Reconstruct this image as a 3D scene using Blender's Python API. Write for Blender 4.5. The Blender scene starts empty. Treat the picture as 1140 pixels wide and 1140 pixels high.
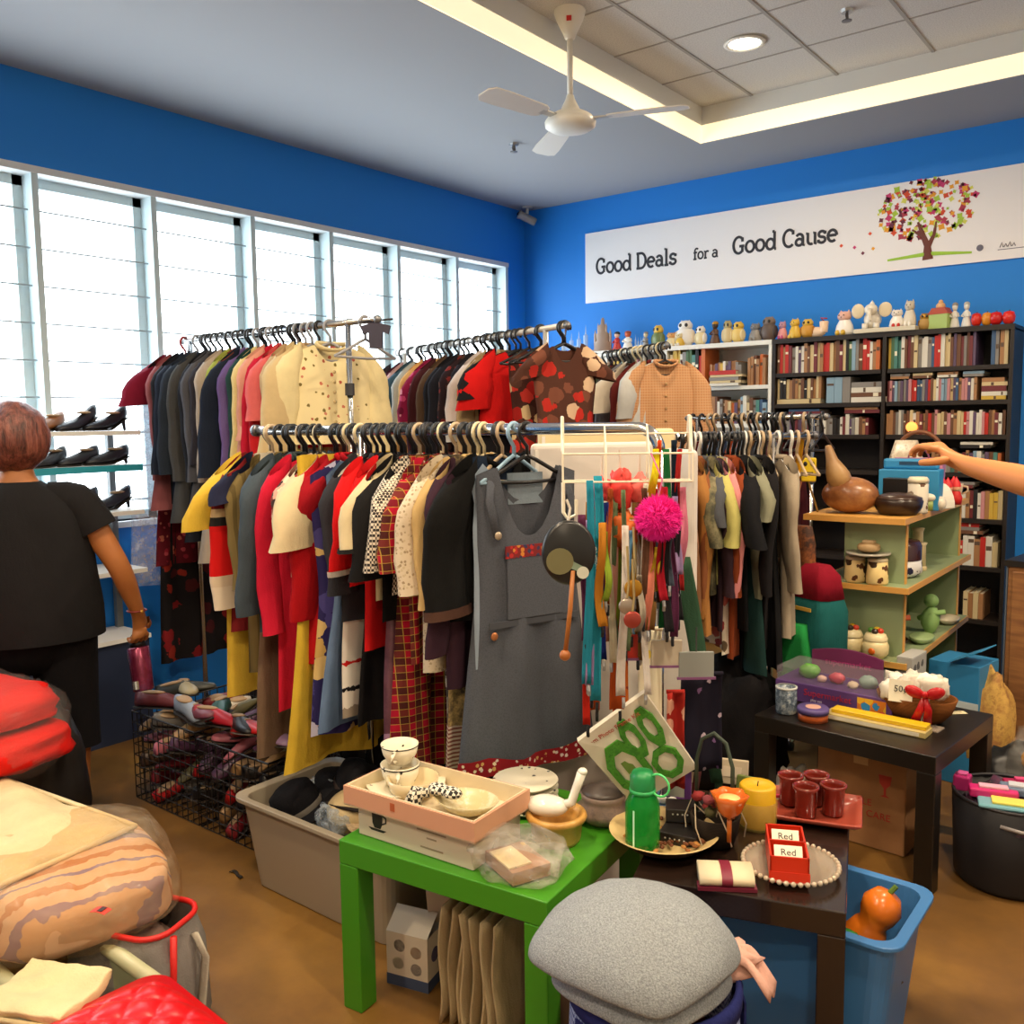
import bpy, math, random
from math import sin, cos, pi, sqrt, radians, atan2
from mathutils import Vector, Matrix, noise
SC = bpy.context.scene
COL = SC.collection
rnd = random.Random(7)
# ------------------------------------------------------------------ camera model
FPX, YAW, PITCH, ROLL, CAMH = 1013.26, -.664983, -.100272, -.0126196, 1.5
_f0 = Vector((sin(YAW), cos(YAW), 0)); _r0 = Vector((cos(YAW), -sin(YAW), 0)); _u0 = Vector((0, 0, 1))
CF = _f0*cos(PITCH) + _u0*sin(PITCH); _u1 = -_f0*sin(PITCH) + _u0*cos(PITCH)
CR = _r0*cos(ROLL) + _u1*sin(ROLL); CU = -_r0*sin(ROLL) + _u1*cos(ROLL)
CP = Vector((0, 0, CAMH))
def _ray(px, py): return CF + CR*((px-570)/FPX) - CU*((py-570)/FPX)
def atz(px, py, z):
    d = _ray(px, py); return CP + d*((z-CAMH)/d.z)
def atx(px, py, x):
    d = _ray(px, py); return CP + d*(x/d.x)
def aty(px, py, y):
    d = _ray(px, py); return CP + d*(y/d.y)
def atd(px, py, dist):
    return CP + _ray(px, py)*dist
# ------------------------------------------------------------------ materials
def lin(h):
    h = h.lstrip('#'); o = []
    for i in (0, 2, 4):
        c = int(h[i:i+2], 16)/255
        o.append(c/12.92 if c <= .04045 else ((c+.055)/1.055)**2.4)
    return (o[0], o[1], o[2], 1)
MATS = {}
class NT:
    def __init__(s, name):
        s.m = bpy.data.materials.new(name); s.m.use_nodes = True
        s.t = s.m.node_tree; s.b = s.t.nodes['Principled BSDF']; s.o = s.t.nodes['Material Output']
    def n(s, typ, **k):
        x = s.t.nodes.new(typ)
        for a, v in k.items(): setattr(x, a, v)
        return x
    def l(s, a, b): s.t.links.new(a, b)
    def co(s, kind='Object', scale=(1, 1, 1), rot=(0, 0, 0)):
        c = s.n('ShaderNodeTexCoord'); m = s.n('ShaderNodeMapping')
        m.inputs['Scale'].default_value = scale; m.inputs['Rotation'].default_value = rot
        s.l(c.outputs[kind], m.inputs[0]); return m.outputs[0]
    def ramp(s, fac, stops, mode='LINEAR'):
        r = s.n('ShaderNodeValToRGB'); r.color_ramp.interpolation = mode; e = r.color_ramp.elements
        while len(e) < len(stops): e.new(.5)
        for i, (p, c) in enumerate(stops):
            e[i].position = p; e[i].color = lin(c) if isinstance(c, str) else c
        s.l(fac, r.inputs[0]); return r.outputs[0]
    def mix(s, fac, a, b):
        x = s.n('ShaderNodeMix', data_type='RGBA')
        for sock, v in ((x.inputs[0], fac), (x.inputs[6], a), (x.inputs[7], b)):
            if isinstance(v, str): sock.default_value = lin(v)
            elif isinstance(v, (int, float)): sock.default_value = v
            else: s.l(v, sock)
        return x.outputs[2]
    def math(s, op, a, b=0):
        x = s.n('ShaderNodeMath', operation=op)
        for sock, v in ((x.inputs[0], a), (x.inputs[1], b)):
            if isinstance(v, (int, float)): sock.default_value = v
            else: s.l(v, sock)
        return x.outputs[0]
    def noise(s, vec, scale, detail=3, rough=.55):
        x = s.n('ShaderNodeTexNoise'); x.inputs['Scale'].default_value = scale
        x.inputs['Detail'].default_value = detail; x.inputs['Roughness'].default_value = rough
        s.l(vec, x.inputs['Vector']); return x.outputs[0]
    def bump(s, h, strength=.3, dist=.01):
        x = s.n('ShaderNodeBump'); x.inputs['Strength'].default_value = strength; x.inputs['Distance'].default_value = dist
        s.l(h, x.inputs['Height']); s.l(x.outputs[0], s.b.inputs['Normal'])
    def base(s, c):
        if isinstance(c, str): s.b.inputs['Base Color'].default_value = lin(c)
        else: s.l(c, s.b.inputs['Base Color'])
    def set(s, **k):
        for a, v in k.items(): s.b.inputs[a].default_value = v
def P(hexc, rough=.55, metal=0, **k):
    """plain material with a faint procedural unevenness"""
    key = ('P', hexc, rough, metal, tuple(sorted(k.items())))
    if key in MATS: return MATS[key]
    n = NT('paint_'+hexc.strip('#')); n.base(hexc); n.set(Roughness=rough, Metallic=metal)
    if k.get('coat'): n.b.inputs['Coat Weight'].default_value = k['coat']
    if k.get('bump'):
        n.bump(n.noise(n.co(), k.get('bscale', 60), 4), k['bump'], k.get('bdist', .01))
    if k.get('var'):
        v = k['var']; h = n.noise(n.co(), k.get('vscale', 8), 4)
        n.base(n.mix(n.ramp(h, [(.3, '#000000'), (.7, '#ffffff')]), hexc, k.get('hex2', v if isinstance(v, str) else hexc)))
    if k.get('spec') is not None: n.b.inputs['Specular IOR Level'].default_value = k['spec']
    MATS[key] = n.m; return n.m
def cloth(hexc, rough=.9, sheen=.1, b=.25):
    key = ('C', hexc, rough)
    if key in MATS: return MATS[key]
    n = NT('fabric_'+hexc.strip('#')); v = n.co()
    h = n.noise(v, 9, 4)
    c = lin(hexc); d = tuple(x*.82 for x in c[:3])+(1,)
    n.l(n.ramp(h, [(.3, d), (.65, c)]), n.b.inputs['Base Color'])
    n.set(Roughness=rough); n.b.inputs['Specular IOR Level'].default_value = .15
    wr = n.noise(n.co(scale=(1, 1, .3)), 16, 3, .6)
    n.bump(n.math('ADD', n.math('MULTIPLY', wr, 6), n.noise(v, 220, 2)), b, .005)
    MATS[key] = n.m; return n.m
def _wave(n, v, axis, scale):
    w = n.n('ShaderNodeTexWave', wave_type='BANDS', bands_direction=axis, wave_profile='SIN')
    w.inputs['Scale'].default_value = scale; n.l(v, w.inputs['Vector']); return w.outputs['Fac']
def plaid(a, b, c, line, s=6):
    key = ('plaid', a, b, c, line, s)
    if key in MATS: return MATS[key]
    n = NT('plaid_fabric'); v = n.co()
    wx, wz = _wave(n, v, 'X', s), _wave(n, v, 'Z', s)
    st = lambda w, t: n.math('GREATER_THAN', w, t)
    col = n.mix(n.math('MULTIPLY', st(wx, .5), .65), a, b)
    col = n.mix(n.math('MULTIPLY', st(wz, .5), .6), col, c)
    w2, w3 = _wave(n, v, 'X', s*2.0), _wave(n, v, 'Z', s*2.0)
    col = n.mix(n.math('MULTIPLY', n.math('MAXIMUM', st(w2, .985), st(w3, .985)), .6), col, line)
    n.base(col); n.set(Roughness=.9); n.b.inputs['Specular IOR Level'].default_value = .1
    MATS[key] = n.m; return n.m
def stripes(a, b, s=12, axis='Z', t=.5, soft=False):
    key = ('str', a, b, s, axis, t)
    if key in MATS: return MATS[key]
    n = NT('striped_fabric'); w = _wave(n, n.co(), axis, s)
    n.base(n.mix(n.math('GREATER_THAN', w, t), a, b)); n.set(Roughness=.9)
    n.b.inputs['Specular IOR Level'].default_value = .1
    MATS[key] = n.m; return n.m
def floral(bg, cols, s=14, t=.42, rough=.85):
    key = ('flo', bg, tuple(cols), s, t)
    if key in MATS: return MATS[key]
    n = NT('printed_fabric'); v = n.co()
    vo = n.n('ShaderNodeTexVoronoi'); vo.inputs['Scale'].default_value = s; n.l(v, vo.inputs['Vector'])
    sep = n.n('ShaderNodeSeparateColor'); n.l(vo.outputs['Color'], sep.inputs[0])
    k = len(cols); fl = n.ramp(sep.outputs[0], [(i/k, c) for i, c in enumerate(cols)], 'CONSTANT')
    wob = n.math('ADD', vo.outputs['Distance'], n.math('MULTIPLY', n.math('SUBTRACT', n.noise(v, s*3, 2), .5), .35))
    col = n.mix(n.math('LESS_THAN', wob, t), bg, fl)
    n.base(col); n.set(Roughness=rough); n.b.inputs['Specular IOR Level'].default_value = .15
    MATS[key] = n.m; return n.m
def checker(a, b, s=60, rough=.9):
    key = ('chk', a, b, s)
    if key in MATS: return MATS[key]
    n = NT('checked_fabric'); ch = n.n('ShaderNodeTexChecker'); ch.inputs['Scale'].default_value = s
    n.l(n.co(rot=(.01, .01, .01)), ch.inputs['Vector']); ch.inputs['Color1'].default_value = lin(a); ch.inputs['Color2'].default_value = lin(b)
    n.base(ch.outputs[0]); n.set(Roughness=rough)
    MATS[key] = n.m; return n.m
def bands(stops, z0, z1, rough=.9, nz=0, ax=2, nscale=60):
    """colour bands along local height, for knitted borders and printed wraps"""
    key = ('bands', tuple(stops), z0, z1, ax)
    if key in MATS: return MATS[key]
    n = NT('banded_fabric'); sep = n.n('ShaderNodeSeparateXYZ'); v = n.co(); n.l(v, sep.inputs[0])
    f = n.math('DIVIDE', n.math('SUBTRACT', sep.outputs[ax], z0), z1-z0)
    if nz: f = n.math('ADD', f, n.math('MULTIPLY', n.math('SUBTRACT', n.noise(v, nscale, 3), .5), nz))
    n.base(n.ramp(f, stops, 'CONSTANT')); n.set(Roughness=rough); n.b.inputs['Specular IOR Level'].default_value = .12
    MATS[key] = n.m; return n.m
def speckle(a, b, c=None, s=40, rough=.8, metal=0):
    key = ('spk', a, b, c, s, rough)
    if key in MATS: return MATS[key]
    n = NT('mottled_surface'); h = n.noise(n.co(), s, 5, .7)
    st = [(.42, a), (.55, b)] + ([(.66, c)] if c else [])
    n.base(n.ramp(h, st)); n.set(Roughness=rough, Metallic=metal)
    MATS[key] = n.m; return n.m
def glassy(hexc, alpha=.25, rough=.05, noise_=0):
    """thin clear film or glass: part see-through, part glossy"""
    key = ('gl', hexc, alpha, rough, noise_)
    if key in MATS: return MATS[key]
    n = NT('clear_film_'+hexc.strip('#')); tr = n.n('ShaderNodeBsdfTransparent')
    c = lin(hexc); tr.inputs[0].default_value = tuple(.55+.45*x for x in c[:3])+(1,)
    n.base(hexc); n.set(Roughness=rough); mx = n.n('ShaderNodeMixShader')
    if noise_:
        h = n.noise(n.co(), noise_, 4, .65)
        n.l(n.ramp(h, [(.35, (alpha*.35,)*3+(1,)), (.75, (min(1, alpha*2.2),)*3+(1,))]), mx.inputs[0]); n.bump(h, .9, .02)
    else: mx.inputs[0].default_value = alpha
    n.l(tr.outputs[0], mx.inputs[1]); n.l(n.b.outputs[0], mx.inputs[2]); n.l(mx.outputs[0], n.o.inputs[0])
    MATS[key] = n.m; return n.m
def tinted(hexc, rough=.05):
    key = ('tint', hexc)
    if key in MATS: return MATS[key]
    n = NT('tinted_plastic'); n.base(hexc); n.set(Roughness=rough); n.b.inputs['Transmission Weight'].default_value = .55
    n.b.inputs['IOR'].default_value = 1.25
    MATS[key] = n.m; return n.m
def glow(hexc, st):
    key = ('glow', hexc, st)
    if key in MATS: return MATS[key]
    n = NT('lamp_glow'); n.base(hexc); n.b.inputs['Emission Color'].default_value = lin(hexc); n.b.inputs['Emission Strength'].default_value = st
    MATS[key] = n.m; return n.m
CHROME = P('#d8d8d8', .18, 1); STEEL = P('#a8a8a8', .35, .9); BLACKP = P('#17171a', .4); WHITEP = P('#e8e6e0', .45)
# ------------------------------------------------------------------ mesh building
class MB:
    def __init__(s): s.v = []; s.f = []; s.mi = []; s.k = 0
    def add(s, vs, fs):
        o = len(s.v); s.v += [tuple(p) for p in vs]
        for f in fs: s.f.append(tuple(i+o for i in f)); s.mi.append(s.k)
        return s
    def box(s, c, d, rz=0, top=1.0, rot=None):
        x, y, z = d[0]/2, d[1]/2, d[2]/2
        vs = [Vector((sx*x*(top if sz > 0 else 1), sy*y*(top if sz > 0 else 1), sz*z)) for sz in (-1, 1) for sy in (-1, 1) for sx in (-1, 1)]
        R = rot if rot is not None else Matrix.Rotation(rz, 3, 'Z')
        c = Vector(c); vs = [R @ p + c for p in vs]
        return s.add(vs, [(0, 2, 3, 1), (4, 5, 7, 6), (0, 1, 5, 4), (2, 6, 7, 3), (0, 4, 6, 2), (1, 3, 7, 5)])
    def span(s, a, b):
        return s.box([(a[i]+b[i])/2 for i in range(3)], [abs(b[i]-a[i]) for i in range(3)])
    def tube(s, pts, r, n=8, cap=True, flat=1.0, closed=False, up=None):
        pts = [Vector(p) for p in pts]; m = len(pts)
        rs = r if isinstance(r, (list, tuple)) else [r]*m
        tan = []
        for i in range(m):
            a = pts[i-1] if (i > 0 or closed) else pts[i]; b = pts[(i+1) % m] if (i < m-1 or closed) else pts[i]
            t = b-a; tan.append(t.normalized() if t.length > 1e-9 else Vector((0, 0, 1)))
        t0 = tan[0]; ref = Vector(up) if up else (Vector((0, 0, 1)) if abs(t0.z) < .9 else Vector((1, 0, 0)))
        u = (ref - t0*ref.dot(t0)).normalized(); vs = []
        for i in range(m):
            t = tan[i]; u = (u - t*u.dot(t))
            u = u.normalized() if u.length > 1e-6 else t.orthogonal().normalized()
            w = t.cross(u)
            for k in range(n):
                a = 2*pi*k/n; vs.append(pts[i] + u*(cos(a)*rs[i]) + w*(sin(a)*rs[i]*flat))
        fs = []
        for i in range(m if closed else m-1):
            j = (i+1) % m
            for k in range(n):
                k2 = (k+1) % n; fs.append((i*n+k, i*n+k2, j*n+k2, j*n+k))
        if cap and not closed: fs += [tuple(reversed(range(n))), tuple(range((m-1)*n, m*n))]
        return s.add(vs, fs)
    def lathe(s, prof, n=24, c=(0, 0, 0), sq=(1, 1), rot=None, wob=None, cap=False):
        c = Vector(c); vs = []
        for (r, z) in prof:
            for k in range(n):
                a = 2*pi*k/n; q = wob(a, z) if wob else 1
                p = Vector((r*cos(a)*sq[0]*q, r*sin(a)*sq[1]*q, z)); vs.append((rot @ p if rot else p)+c)
        fs = []; m = len(prof)
        for i in range(m-1):
            for k in range(n):
                k2 = (k+1) % n; fs.append((i*n+k, i*n+k2, (i+1)*n+k2, (i+1)*n+k))
        if cap and prof[0][0] > 1e-5: fs.append(tuple(reversed(range(n))))
        if cap and prof[-1][0] > 1e-5: fs.append(tuple(range((m-1)*n, m*n)))
        return s.add(vs, fs)
    def cyl(s, c, r, h, n=20, r2=None): return s.lathe([(r, 0), (r if r2 is None else r2, h)], n, c, cap=True)
    def ell(s, c, r, nu=14, nv=9, rot=None, nz=0, seed=0, e=1.0):
        if not isinstance(r, (tuple, list)): r = (r, r, r)
        c = Vector(c); vs = []; pw = lambda x: math.copysign(abs(x)**e, x)
        for j in range(nv+1):
            th = pi*j/nv
            for k in range(nu):
                a = 2*pi*k/nu
                d = Vector((pw(sin(th))*pw(cos(a)), pw(sin(th))*pw(sin(a)), -pw(cos(th))))
                if nz: d *= 1+nz*noise.noise(d*1.9+Vector((seed*3.7, seed, 0)))+nz*.5*noise.noise(d*4.3+Vector((seed, 9, 2)))
                p = Vector((d.x*r[0], d.y*r[1], d.z*r[2])); vs.append((rot @ p if rot else p)+c)
        fs = []
        for j in range(nv):
            for k in range(nu):
                k2 = (k+1) % nu
                fs.append((j*nu+k, j*nu+k2, (j+1)*nu+k2, (j+1)*nu+k))
        return s.add(vs, fs)
    def prism(s, out, z0, z1, M=None):
        n = len(out); vs = [Vector((x, y, z0)) for x, y in out]+[Vector((x, y, z1)) for x, y in out]
        if M is not None: vs = [M @ p for p in vs]
        fs = [tuple(reversed(range(n))), tuple(range(n, 2*n))]+[(i, (i+1) % n, (i+1) % n+n, i+n) for i in range(n)]
        return s.add(vs, fs)
    def loft(s, rings, cap=True):
        n = len(rings[0]); vs = [p for r in rings for p in r]; fs = []
        for i in range(len(rings)-1):
            for k in range(n):
                k2 = (k+1) % n; fs.append((i*n+k, i*n+k2, (i+1)*n+k2, (i+1)*n+k))
        if cap: fs += [tuple(reversed(range(n))), tuple(range((len(rings)-1)*n, len(rings)*n))]
        return s.add(vs, fs)
    def sheet(s, fn, nu, nv, th=0.0):
        """grid surface fn(u,v); th>0 gives it a thickness"""
        g = [[Vector(fn(i/nu, j/nv)) for i in range(nu+1)] for j in range(nv+1)]
        W = nu+1; vs = [p for row in g for p in row]; fs = [(j*W+i, j*W+i+1, (j+1)*W+i+1, (j+1)*W+i) for j in range(nv) for i in range(nu)]
        if th:
            N = len(vs); off = []
            for j in range(nv+1):
                for i in range(nu+1):
                    a = g[j][min(i+1, nu)]-g[j][max(i-1, 0)]; b = g[min(j+1, nv)][i]-g[max(j-1, 0)][i]
                    q = a.cross(b); off.append(g[j][i] - (q.normalized()*th if q.length > 1e-9 else Vector((0, 0, th))))
            vs += off; fs += [tuple(i+N for i in reversed(f)) for f in fs]
            rim = [i for i in range(W)]+[j*W+nu for j in range(1, nv+1)]+[nv*W+i for i in range(nu-1, -1, -1)]+[j*W for j in range(nv-1, 0, -1)]
            for a, b in zip(rim, rim[1:]+rim[:1]): fs.append((b, a, a+N, b+N))
        return s.add(vs, fs)
    def build(s, name, mats, parent=None, smooth=False, bevel=0, loc=None, rot=None, sub=0, seg=2):
        me = bpy.data.meshes.new(name); me.from_pydata(s.v, [], s.f)
        if not isinstance(mats, (list, tuple)): mats = [mats]
        for m in mats: me.materials.append(m)
        if len(mats) > 1: me.polygons.foreach_set('material_index', [min(i, len(mats)-1) for i in s.mi])
        if smooth: me.polygons.foreach_set('use_smooth', [True]*len(me.polygons))
        me.update()
        o = bpy.data.objects.new(name, me); COL.objects.link(o)
        if parent is not None: o.parent = parent
        if loc is not None: o.location = loc
        if rot is not None: o.rotation_euler = rot
        if bevel:
            b = o.modifiers.new('edge', 'BEVEL'); b.width = bevel; b.segments = seg; b.limit_method = 'ANGLE'; b.angle_limit = radians(40)
        if sub:
            q = o.modifiers.new('smooth', 'SUBSURF'); q.levels = sub; q.render_levels = sub
        return o
def tag(o, label, cat, group=None, kind=None):
    o['label'] = label; o['category'] = cat
    if group: o['group'] = group
    if kind: o['kind'] = kind
    return o
def thing(name, label, cat, loc=(0, 0, 0), rz=0, group=None, rot=None):
    o = bpy.data.objects.new(name, None); COL.objects.link(o); o.empty_display_size = .05
    o.location = loc; o.rotation_euler = rot if rot is not None else (0, 0, rz)
    return tag(o, label, cat, group)
def struct(name, mb, m, parent=None, **k):
    o = mb.build(name, m, parent, **k)
    if parent is None: o['kind'] = 'structure'
    return o
def lettering(txt, size, m, parent, loc, rot, name='lettering', align='CENTER', depth=.0006):
    cu = bpy.data.curves.new('t', 'FONT'); cu.body = txt; cu.size = size; cu.extrude = depth; cu.align_x = align; cu.align_y = 'CENTER'; cu.resolution_u = 3
    to = bpy.data.objects.new('t', cu); COL.objects.link(to)
    me = bpy.data.meshes.new_from_object(to.evaluated_get(bpy.context.evaluated_depsgraph_get())); bpy.data.objects.remove(to)
    me.materials.clear(); me.materials.append(m)
    o = bpy.data.objects.new(name, me); COL.objects.link(o); o.parent = parent; o.location = loc; o.rotation_euler = rot
    return o
def copy_tree(o, parent=None):
    c = o.copy(); COL.objects.link(c)
    if parent is not None: c.parent = parent
    for ch in list(o.children): copy_tree(ch, c)
    return c
ORD = 'first second third fourth fifth sixth seventh eighth ninth tenth eleventh twelfth thirteenth fourteenth fifteenth sixteenth seventeenth eighteenth nineteenth twentieth'.split()
def ordn(i):
    if i < 20: return ORD[i]
    t = {2: 'twenty', 3: 'thirty', 4: 'forty', 5: 'fifty', 6: 'sixty'}[(i+1)//10]
    return t+'-'+ORD[(i+1) % 10-1] if (i+1) % 10 else {'thirty': 'thirtieth', 'forty': 'fortieth', 'fifty': 'fiftieth', 'twenty': 'twentieth', 'sixty': 'sixtieth'}[t]
def arc(c, r, a0, a1, n, ax='xz'):
    out = []
    for i in range(n+1):
        a = a0+(a1-a0)*i/n; p = [c[0], c[1], c[2]]
        i0, i1 = 'xyz'.index(ax[0]), 'xyz'.index(ax[1]); p[i0] += r*cos(a); p[i1] += r*sin(a); out.append(tuple(p))
    return out
# ------------------------------------------------------------------ camera
cam = bpy.data.cameras.new('camera'); camo = bpy.data.objects.new('camera', cam); COL.objects.link(camo)
cam.sensor_width = 36; cam.lens = FPX/1140*36; cam.clip_start = .05
camo.matrix_world = Matrix(((CR.x, CU.x, -CF.x, CP.x), (CR.y, CU.y, -CF.y, CP.y), (CR.z, CU.z, -CF.z, CP.z), (0, 0, 0, 1)))
SC.camera = camo
SC.view_settings.view_transform = 'Standard'; SC.view_settings.look = 'None'; SC.view_settings.gamma = 1; SC.view_settings.exposure = 0.42
# ------------------------------------------------------------------ room shell
XL, YB, XR, YF, HC, HT = -4.36, 5.76, 2.4, -2.4, 3.1, 3.3
n = NT('polished_concrete'); v = n.co()
a = n.noise(v, 1.1, 6, .6); b = n.noise(v, 5, 8, .65)
c1 = n.ramp(a, [(.3, '#563c1e'), (.5, '#785426'), (.68, '#946c2e')])
col = n.mix(n.ramp(b, [(.38, '#000000'), (.66, '#8f8f8f')]), c1, '#4a341c')
n.base(col); n.set(Roughness=.42); n.bump(b, .06, .01); FLOORM = n.m
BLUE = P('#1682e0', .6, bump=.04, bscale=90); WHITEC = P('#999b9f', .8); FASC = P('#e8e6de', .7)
struct('floor', MB().span((XL-.2, YF-.1, -.1), (XR+.1, YB+.1, 0)), FLOORM)
WY0, WY1, WZ0, WZ1 = -.3, 5.543, 1.02, 2.665
w = MB().span((XL-.2, YF-.1, 0), (XL, YB, WZ0)).span((XL-.2, YF-.1, WZ1), (XL, YB, HT)).span((XL-.2, YF-.1, WZ0), (XL, WY0, WZ1)).span((XL-.2, WY1, WZ0), (XL, YB, WZ1))
struct('wall_left', w, BLUE)
struct('wall_back', MB().span((XL-.2, YB, 0), (XR+.1, YB+.1, HT)), BLUE)
struct('wall_right', MB().span((XR, YF-.1, 0), (XR+.1, YB, HT)), P('#c9c7c0', .8))
struct('wall_front', MB().span((XL, YF-.1, 0), (XR, YF, HT)), P('#cfccc4', .8))
TX0, TY1, TX1, TY0 = -2.52, 5.05, 2.0, -1.6
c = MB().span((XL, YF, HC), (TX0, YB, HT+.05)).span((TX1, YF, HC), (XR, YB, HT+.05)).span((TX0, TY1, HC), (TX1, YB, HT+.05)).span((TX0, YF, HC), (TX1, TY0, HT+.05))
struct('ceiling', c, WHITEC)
n = NT('ceiling_tile'); sp = n.noise(n.co(), 160, 2)
n.base(n.ramp(sp, [(.35, '#c3beb7'), (.6, '#d6d2cb')])); n.set(Roughness=.9); TILEM = n.m
til = MB().span((TX0, TY0, HT), (TX1, TY1, HT+.04))
struct('ceiling_tiles', til, TILEM)
g = MB(); k = 0
x = -1.723-.476*2+.476
while x < TX1:
    if x > TX0+.03: g.span((x-.008, TY0, HT-.004), (x+.008, TY1, HT))
    x += .476
y = TY1-.49
while y > TY0:
    g.span((TX0, y-.005, HT-.003), (TX1, y+.005, HT)); y -= .49
struct('trim_1', g, P('#a39d95', .7))
fa = MB()
t = .015
fa.span((TX0, TY0, HC+.1), (TX0+t, TY1, HT)).span((TX0, TY1-t, HC+.1), (TX1, TY1, HT)).span((TX1-t, TY0, HC+.1), (TX1, TY1, HT)).span((TX0, TY0, HC+.1), (TX1, TY0+t, HT))
struct('trim_2', fa, P('#dadad6', .7))
cv = MB()  # fascia band made to glow in place of light from a hidden cove
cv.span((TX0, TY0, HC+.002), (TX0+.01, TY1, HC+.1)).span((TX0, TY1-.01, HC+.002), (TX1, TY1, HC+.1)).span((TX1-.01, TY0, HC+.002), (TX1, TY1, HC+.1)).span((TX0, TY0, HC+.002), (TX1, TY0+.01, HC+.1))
o = tag(cv.build('glowing_fascia', glow('#ffeec8', .62)), 'warm glowing fascia band imitating hidden cove light around the recessed tiled ceiling', 'light')
# windows: seven louvred bays in the left wall
FRM = P('#c3d6dc', .5); BAR = P('#8f979a', .4, .5); PANE = glassy('#ffffff', .02, .02)
edges = [-.3, .29, .88, 1.47, 2.061, 2.65, 3.251, 3.82, 4.397, 4.978, 5.543]
struct('trim_3', MB().span((XL-.16, WY0, WZ1-.012), (XL+.012, WY1, WZ1+.02)).span((XL-.16, WY0, WZ0-.03), (XL+.03, WY1, WZ0)), P('#d5d9da', .5))
for i in range(len(edges)-1):
    y0, y1 = edges[i], edges[i+1]
    e = bpy.data.objects.new('window_%d' % (i+1), None); COL.objects.link(e); e.location = (XL, y1, WZ0); e['kind'] = 'structure'
    h = WZ1-.012-WZ0; L = y1-y0
    f = MB().span((-.15, -.03, 0), (.005, 0, h)).span((-.15, -L, 0), (-.09, -L+.018, h)).span((-.15, -.075, 0), (-.09, -.03, h)).span((-.15, -L, h-.045), (-.09, -.03, h)).span((-.15, -L, 0), (-.09, -.03, .04))
    f.build('window_frame', FRM, e)
    bl = MB(); br = MB(); k = 0; z = .1
    while z < h-.06:
        R = Matrix.Rotation(radians(-40), 3, 'Y')
        bl.box((-.125, -L/2-.02, z+.03), (.15, L-.09, .004), rot=R)
        br.tube([(-.05, -L+.005, z), (-.05, -.02, z)], .0042, 6)
        z += .172
    bl.build('louvre_glass', PANE, e); br.build('window_bar', BAR, e)
# daylight
W = bpy.data.worlds.new('sky'); SC.world = W; W.use_nodes = True
bg = W.node_tree.nodes['Background']; bg.inputs[0].default_value = (.86, .95, 1, 1); bg.inputs[1].default_value = 5.2
pl = bpy.data.lights.new('window_portal', 'AREA'); pl.shape = 'RECTANGLE'; pl.size = WZ1-WZ0; pl.size_y = WY1-WY0; pl.cycles.is_portal = True
po = bpy.data.objects.new('window_portal', pl); COL.objects.link(po); po.location = (XL-.22, (WY0+WY1)/2, (WZ0+WZ1)/2)
po.rotation_euler = (0, radians(-90), 0)
# recessed ceiling downlights
def downlight(loc, label, power):
    t = thing('downlight', label, 'light', loc, 0, 'recessed ceiling downlights')
    MB().lathe([(.075, 0), (.095, -.004), (.1, -.008), (.08, -.012), (.072, 0)], 28).build('trim_ring', P('#efeae0', .4), t, True)
    MB().lathe([(.0, -.006), (.074, -.006), (.074, -.003), (0, -.003)], 28).build('lamp_disc', glow('#fff0c8', 14), t)
    l = bpy.data.lights.new('lamp', 'AREA'); l.shape = 'DISK'; l.size = .16; l.energy = power; l.color = (1, .80, .56); l.spread = radians(168)
    lo = bpy.data.objects.new('lamp', l); COL.objects.link(lo); lo.parent = t; lo.location = (0, 0, -.02)
p = atz(829, 47, HT)
downlight((p.x, p.y, HT), 'bright warm recessed downlight in the tiled ceiling above the banner', 13)
FILL_LAMPS = [(-2.25, 1.7), (-1.6, .6), (.1, 1.1), (-.3, 2.9), (1.3, 3.6), (-1.9, -.9), (.9, -.9)]  # unseen fill lamps added to brighten the room and the left wall
for i, (x, y) in enumerate(FILL_LAMPS):
    downlight((x, y, HT), 'warm fill downlight added out of view over the %s' % ['front rack', 'green table', 'aisle', 'black tables', 'right aisle', 'bag heap', 'entrance'][i], [16, 26, 30, 32, 46, 26, 30][i])
# ceiling fan
FH = Vector((-2.385, 3.5, HT)); IV = P('#e9e4d6', .4)
fan = thing('ceiling_fan', 'white three-bladed ceiling fan on a long rod under the tiled ceiling', 'fan', FH)
MB().lathe([(.0, -.125), (.022, -.12), (.03, -.1), (.06, -.04), (.07, -.01), (.07, 0)], 24).build('canopy', IV, fan, True)
MB().box((.03, -.05, -.055), (.022, .003, .022), rz=radians(30)).build('badge', P('#c8201c', .4), fan)
MB().tube([(0, 0, -.11), (0, 0, -.4)], .013, 12).build('rod', IV, fan, True)
MB().lathe([(0.016, -.36), (.02, -.375), (.045, -.425), (.085, -.445), (.1, -.455), (.115, -.475), (.113, -.495), (.09, -.51), (.04, -.517), (0, -.518)], 28).build('motor', IV, fan, True)
for i, an in enumerate((20, 140, 262)):
    R = Matrix.Rotation(radians(an), 3, 'Z'); Rt = R @ Matrix.Rotation(radians(9), 3, 'X')
    MB().box(R @ Vector((.14, 0, -.468)), (.1, .035, .006), rot=Rt).build('blade_arm', P('#b9b4aa', .4, .4), fan)
    b = MB(); up = [(.17, -.035), (.2, -.05), (.42, -.06), (.5, -.058), (.525, -.03), (.525, .03), (.5, .058), (.42, .06), (.2, .05), (.17, .035)]
    b.prism(up, -.003, .003, Matrix.Translation((0, 0, -.468)) @ Rt.to_4x4()); b.build('blade', P('#d5cfc6', .5), fan)
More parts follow.
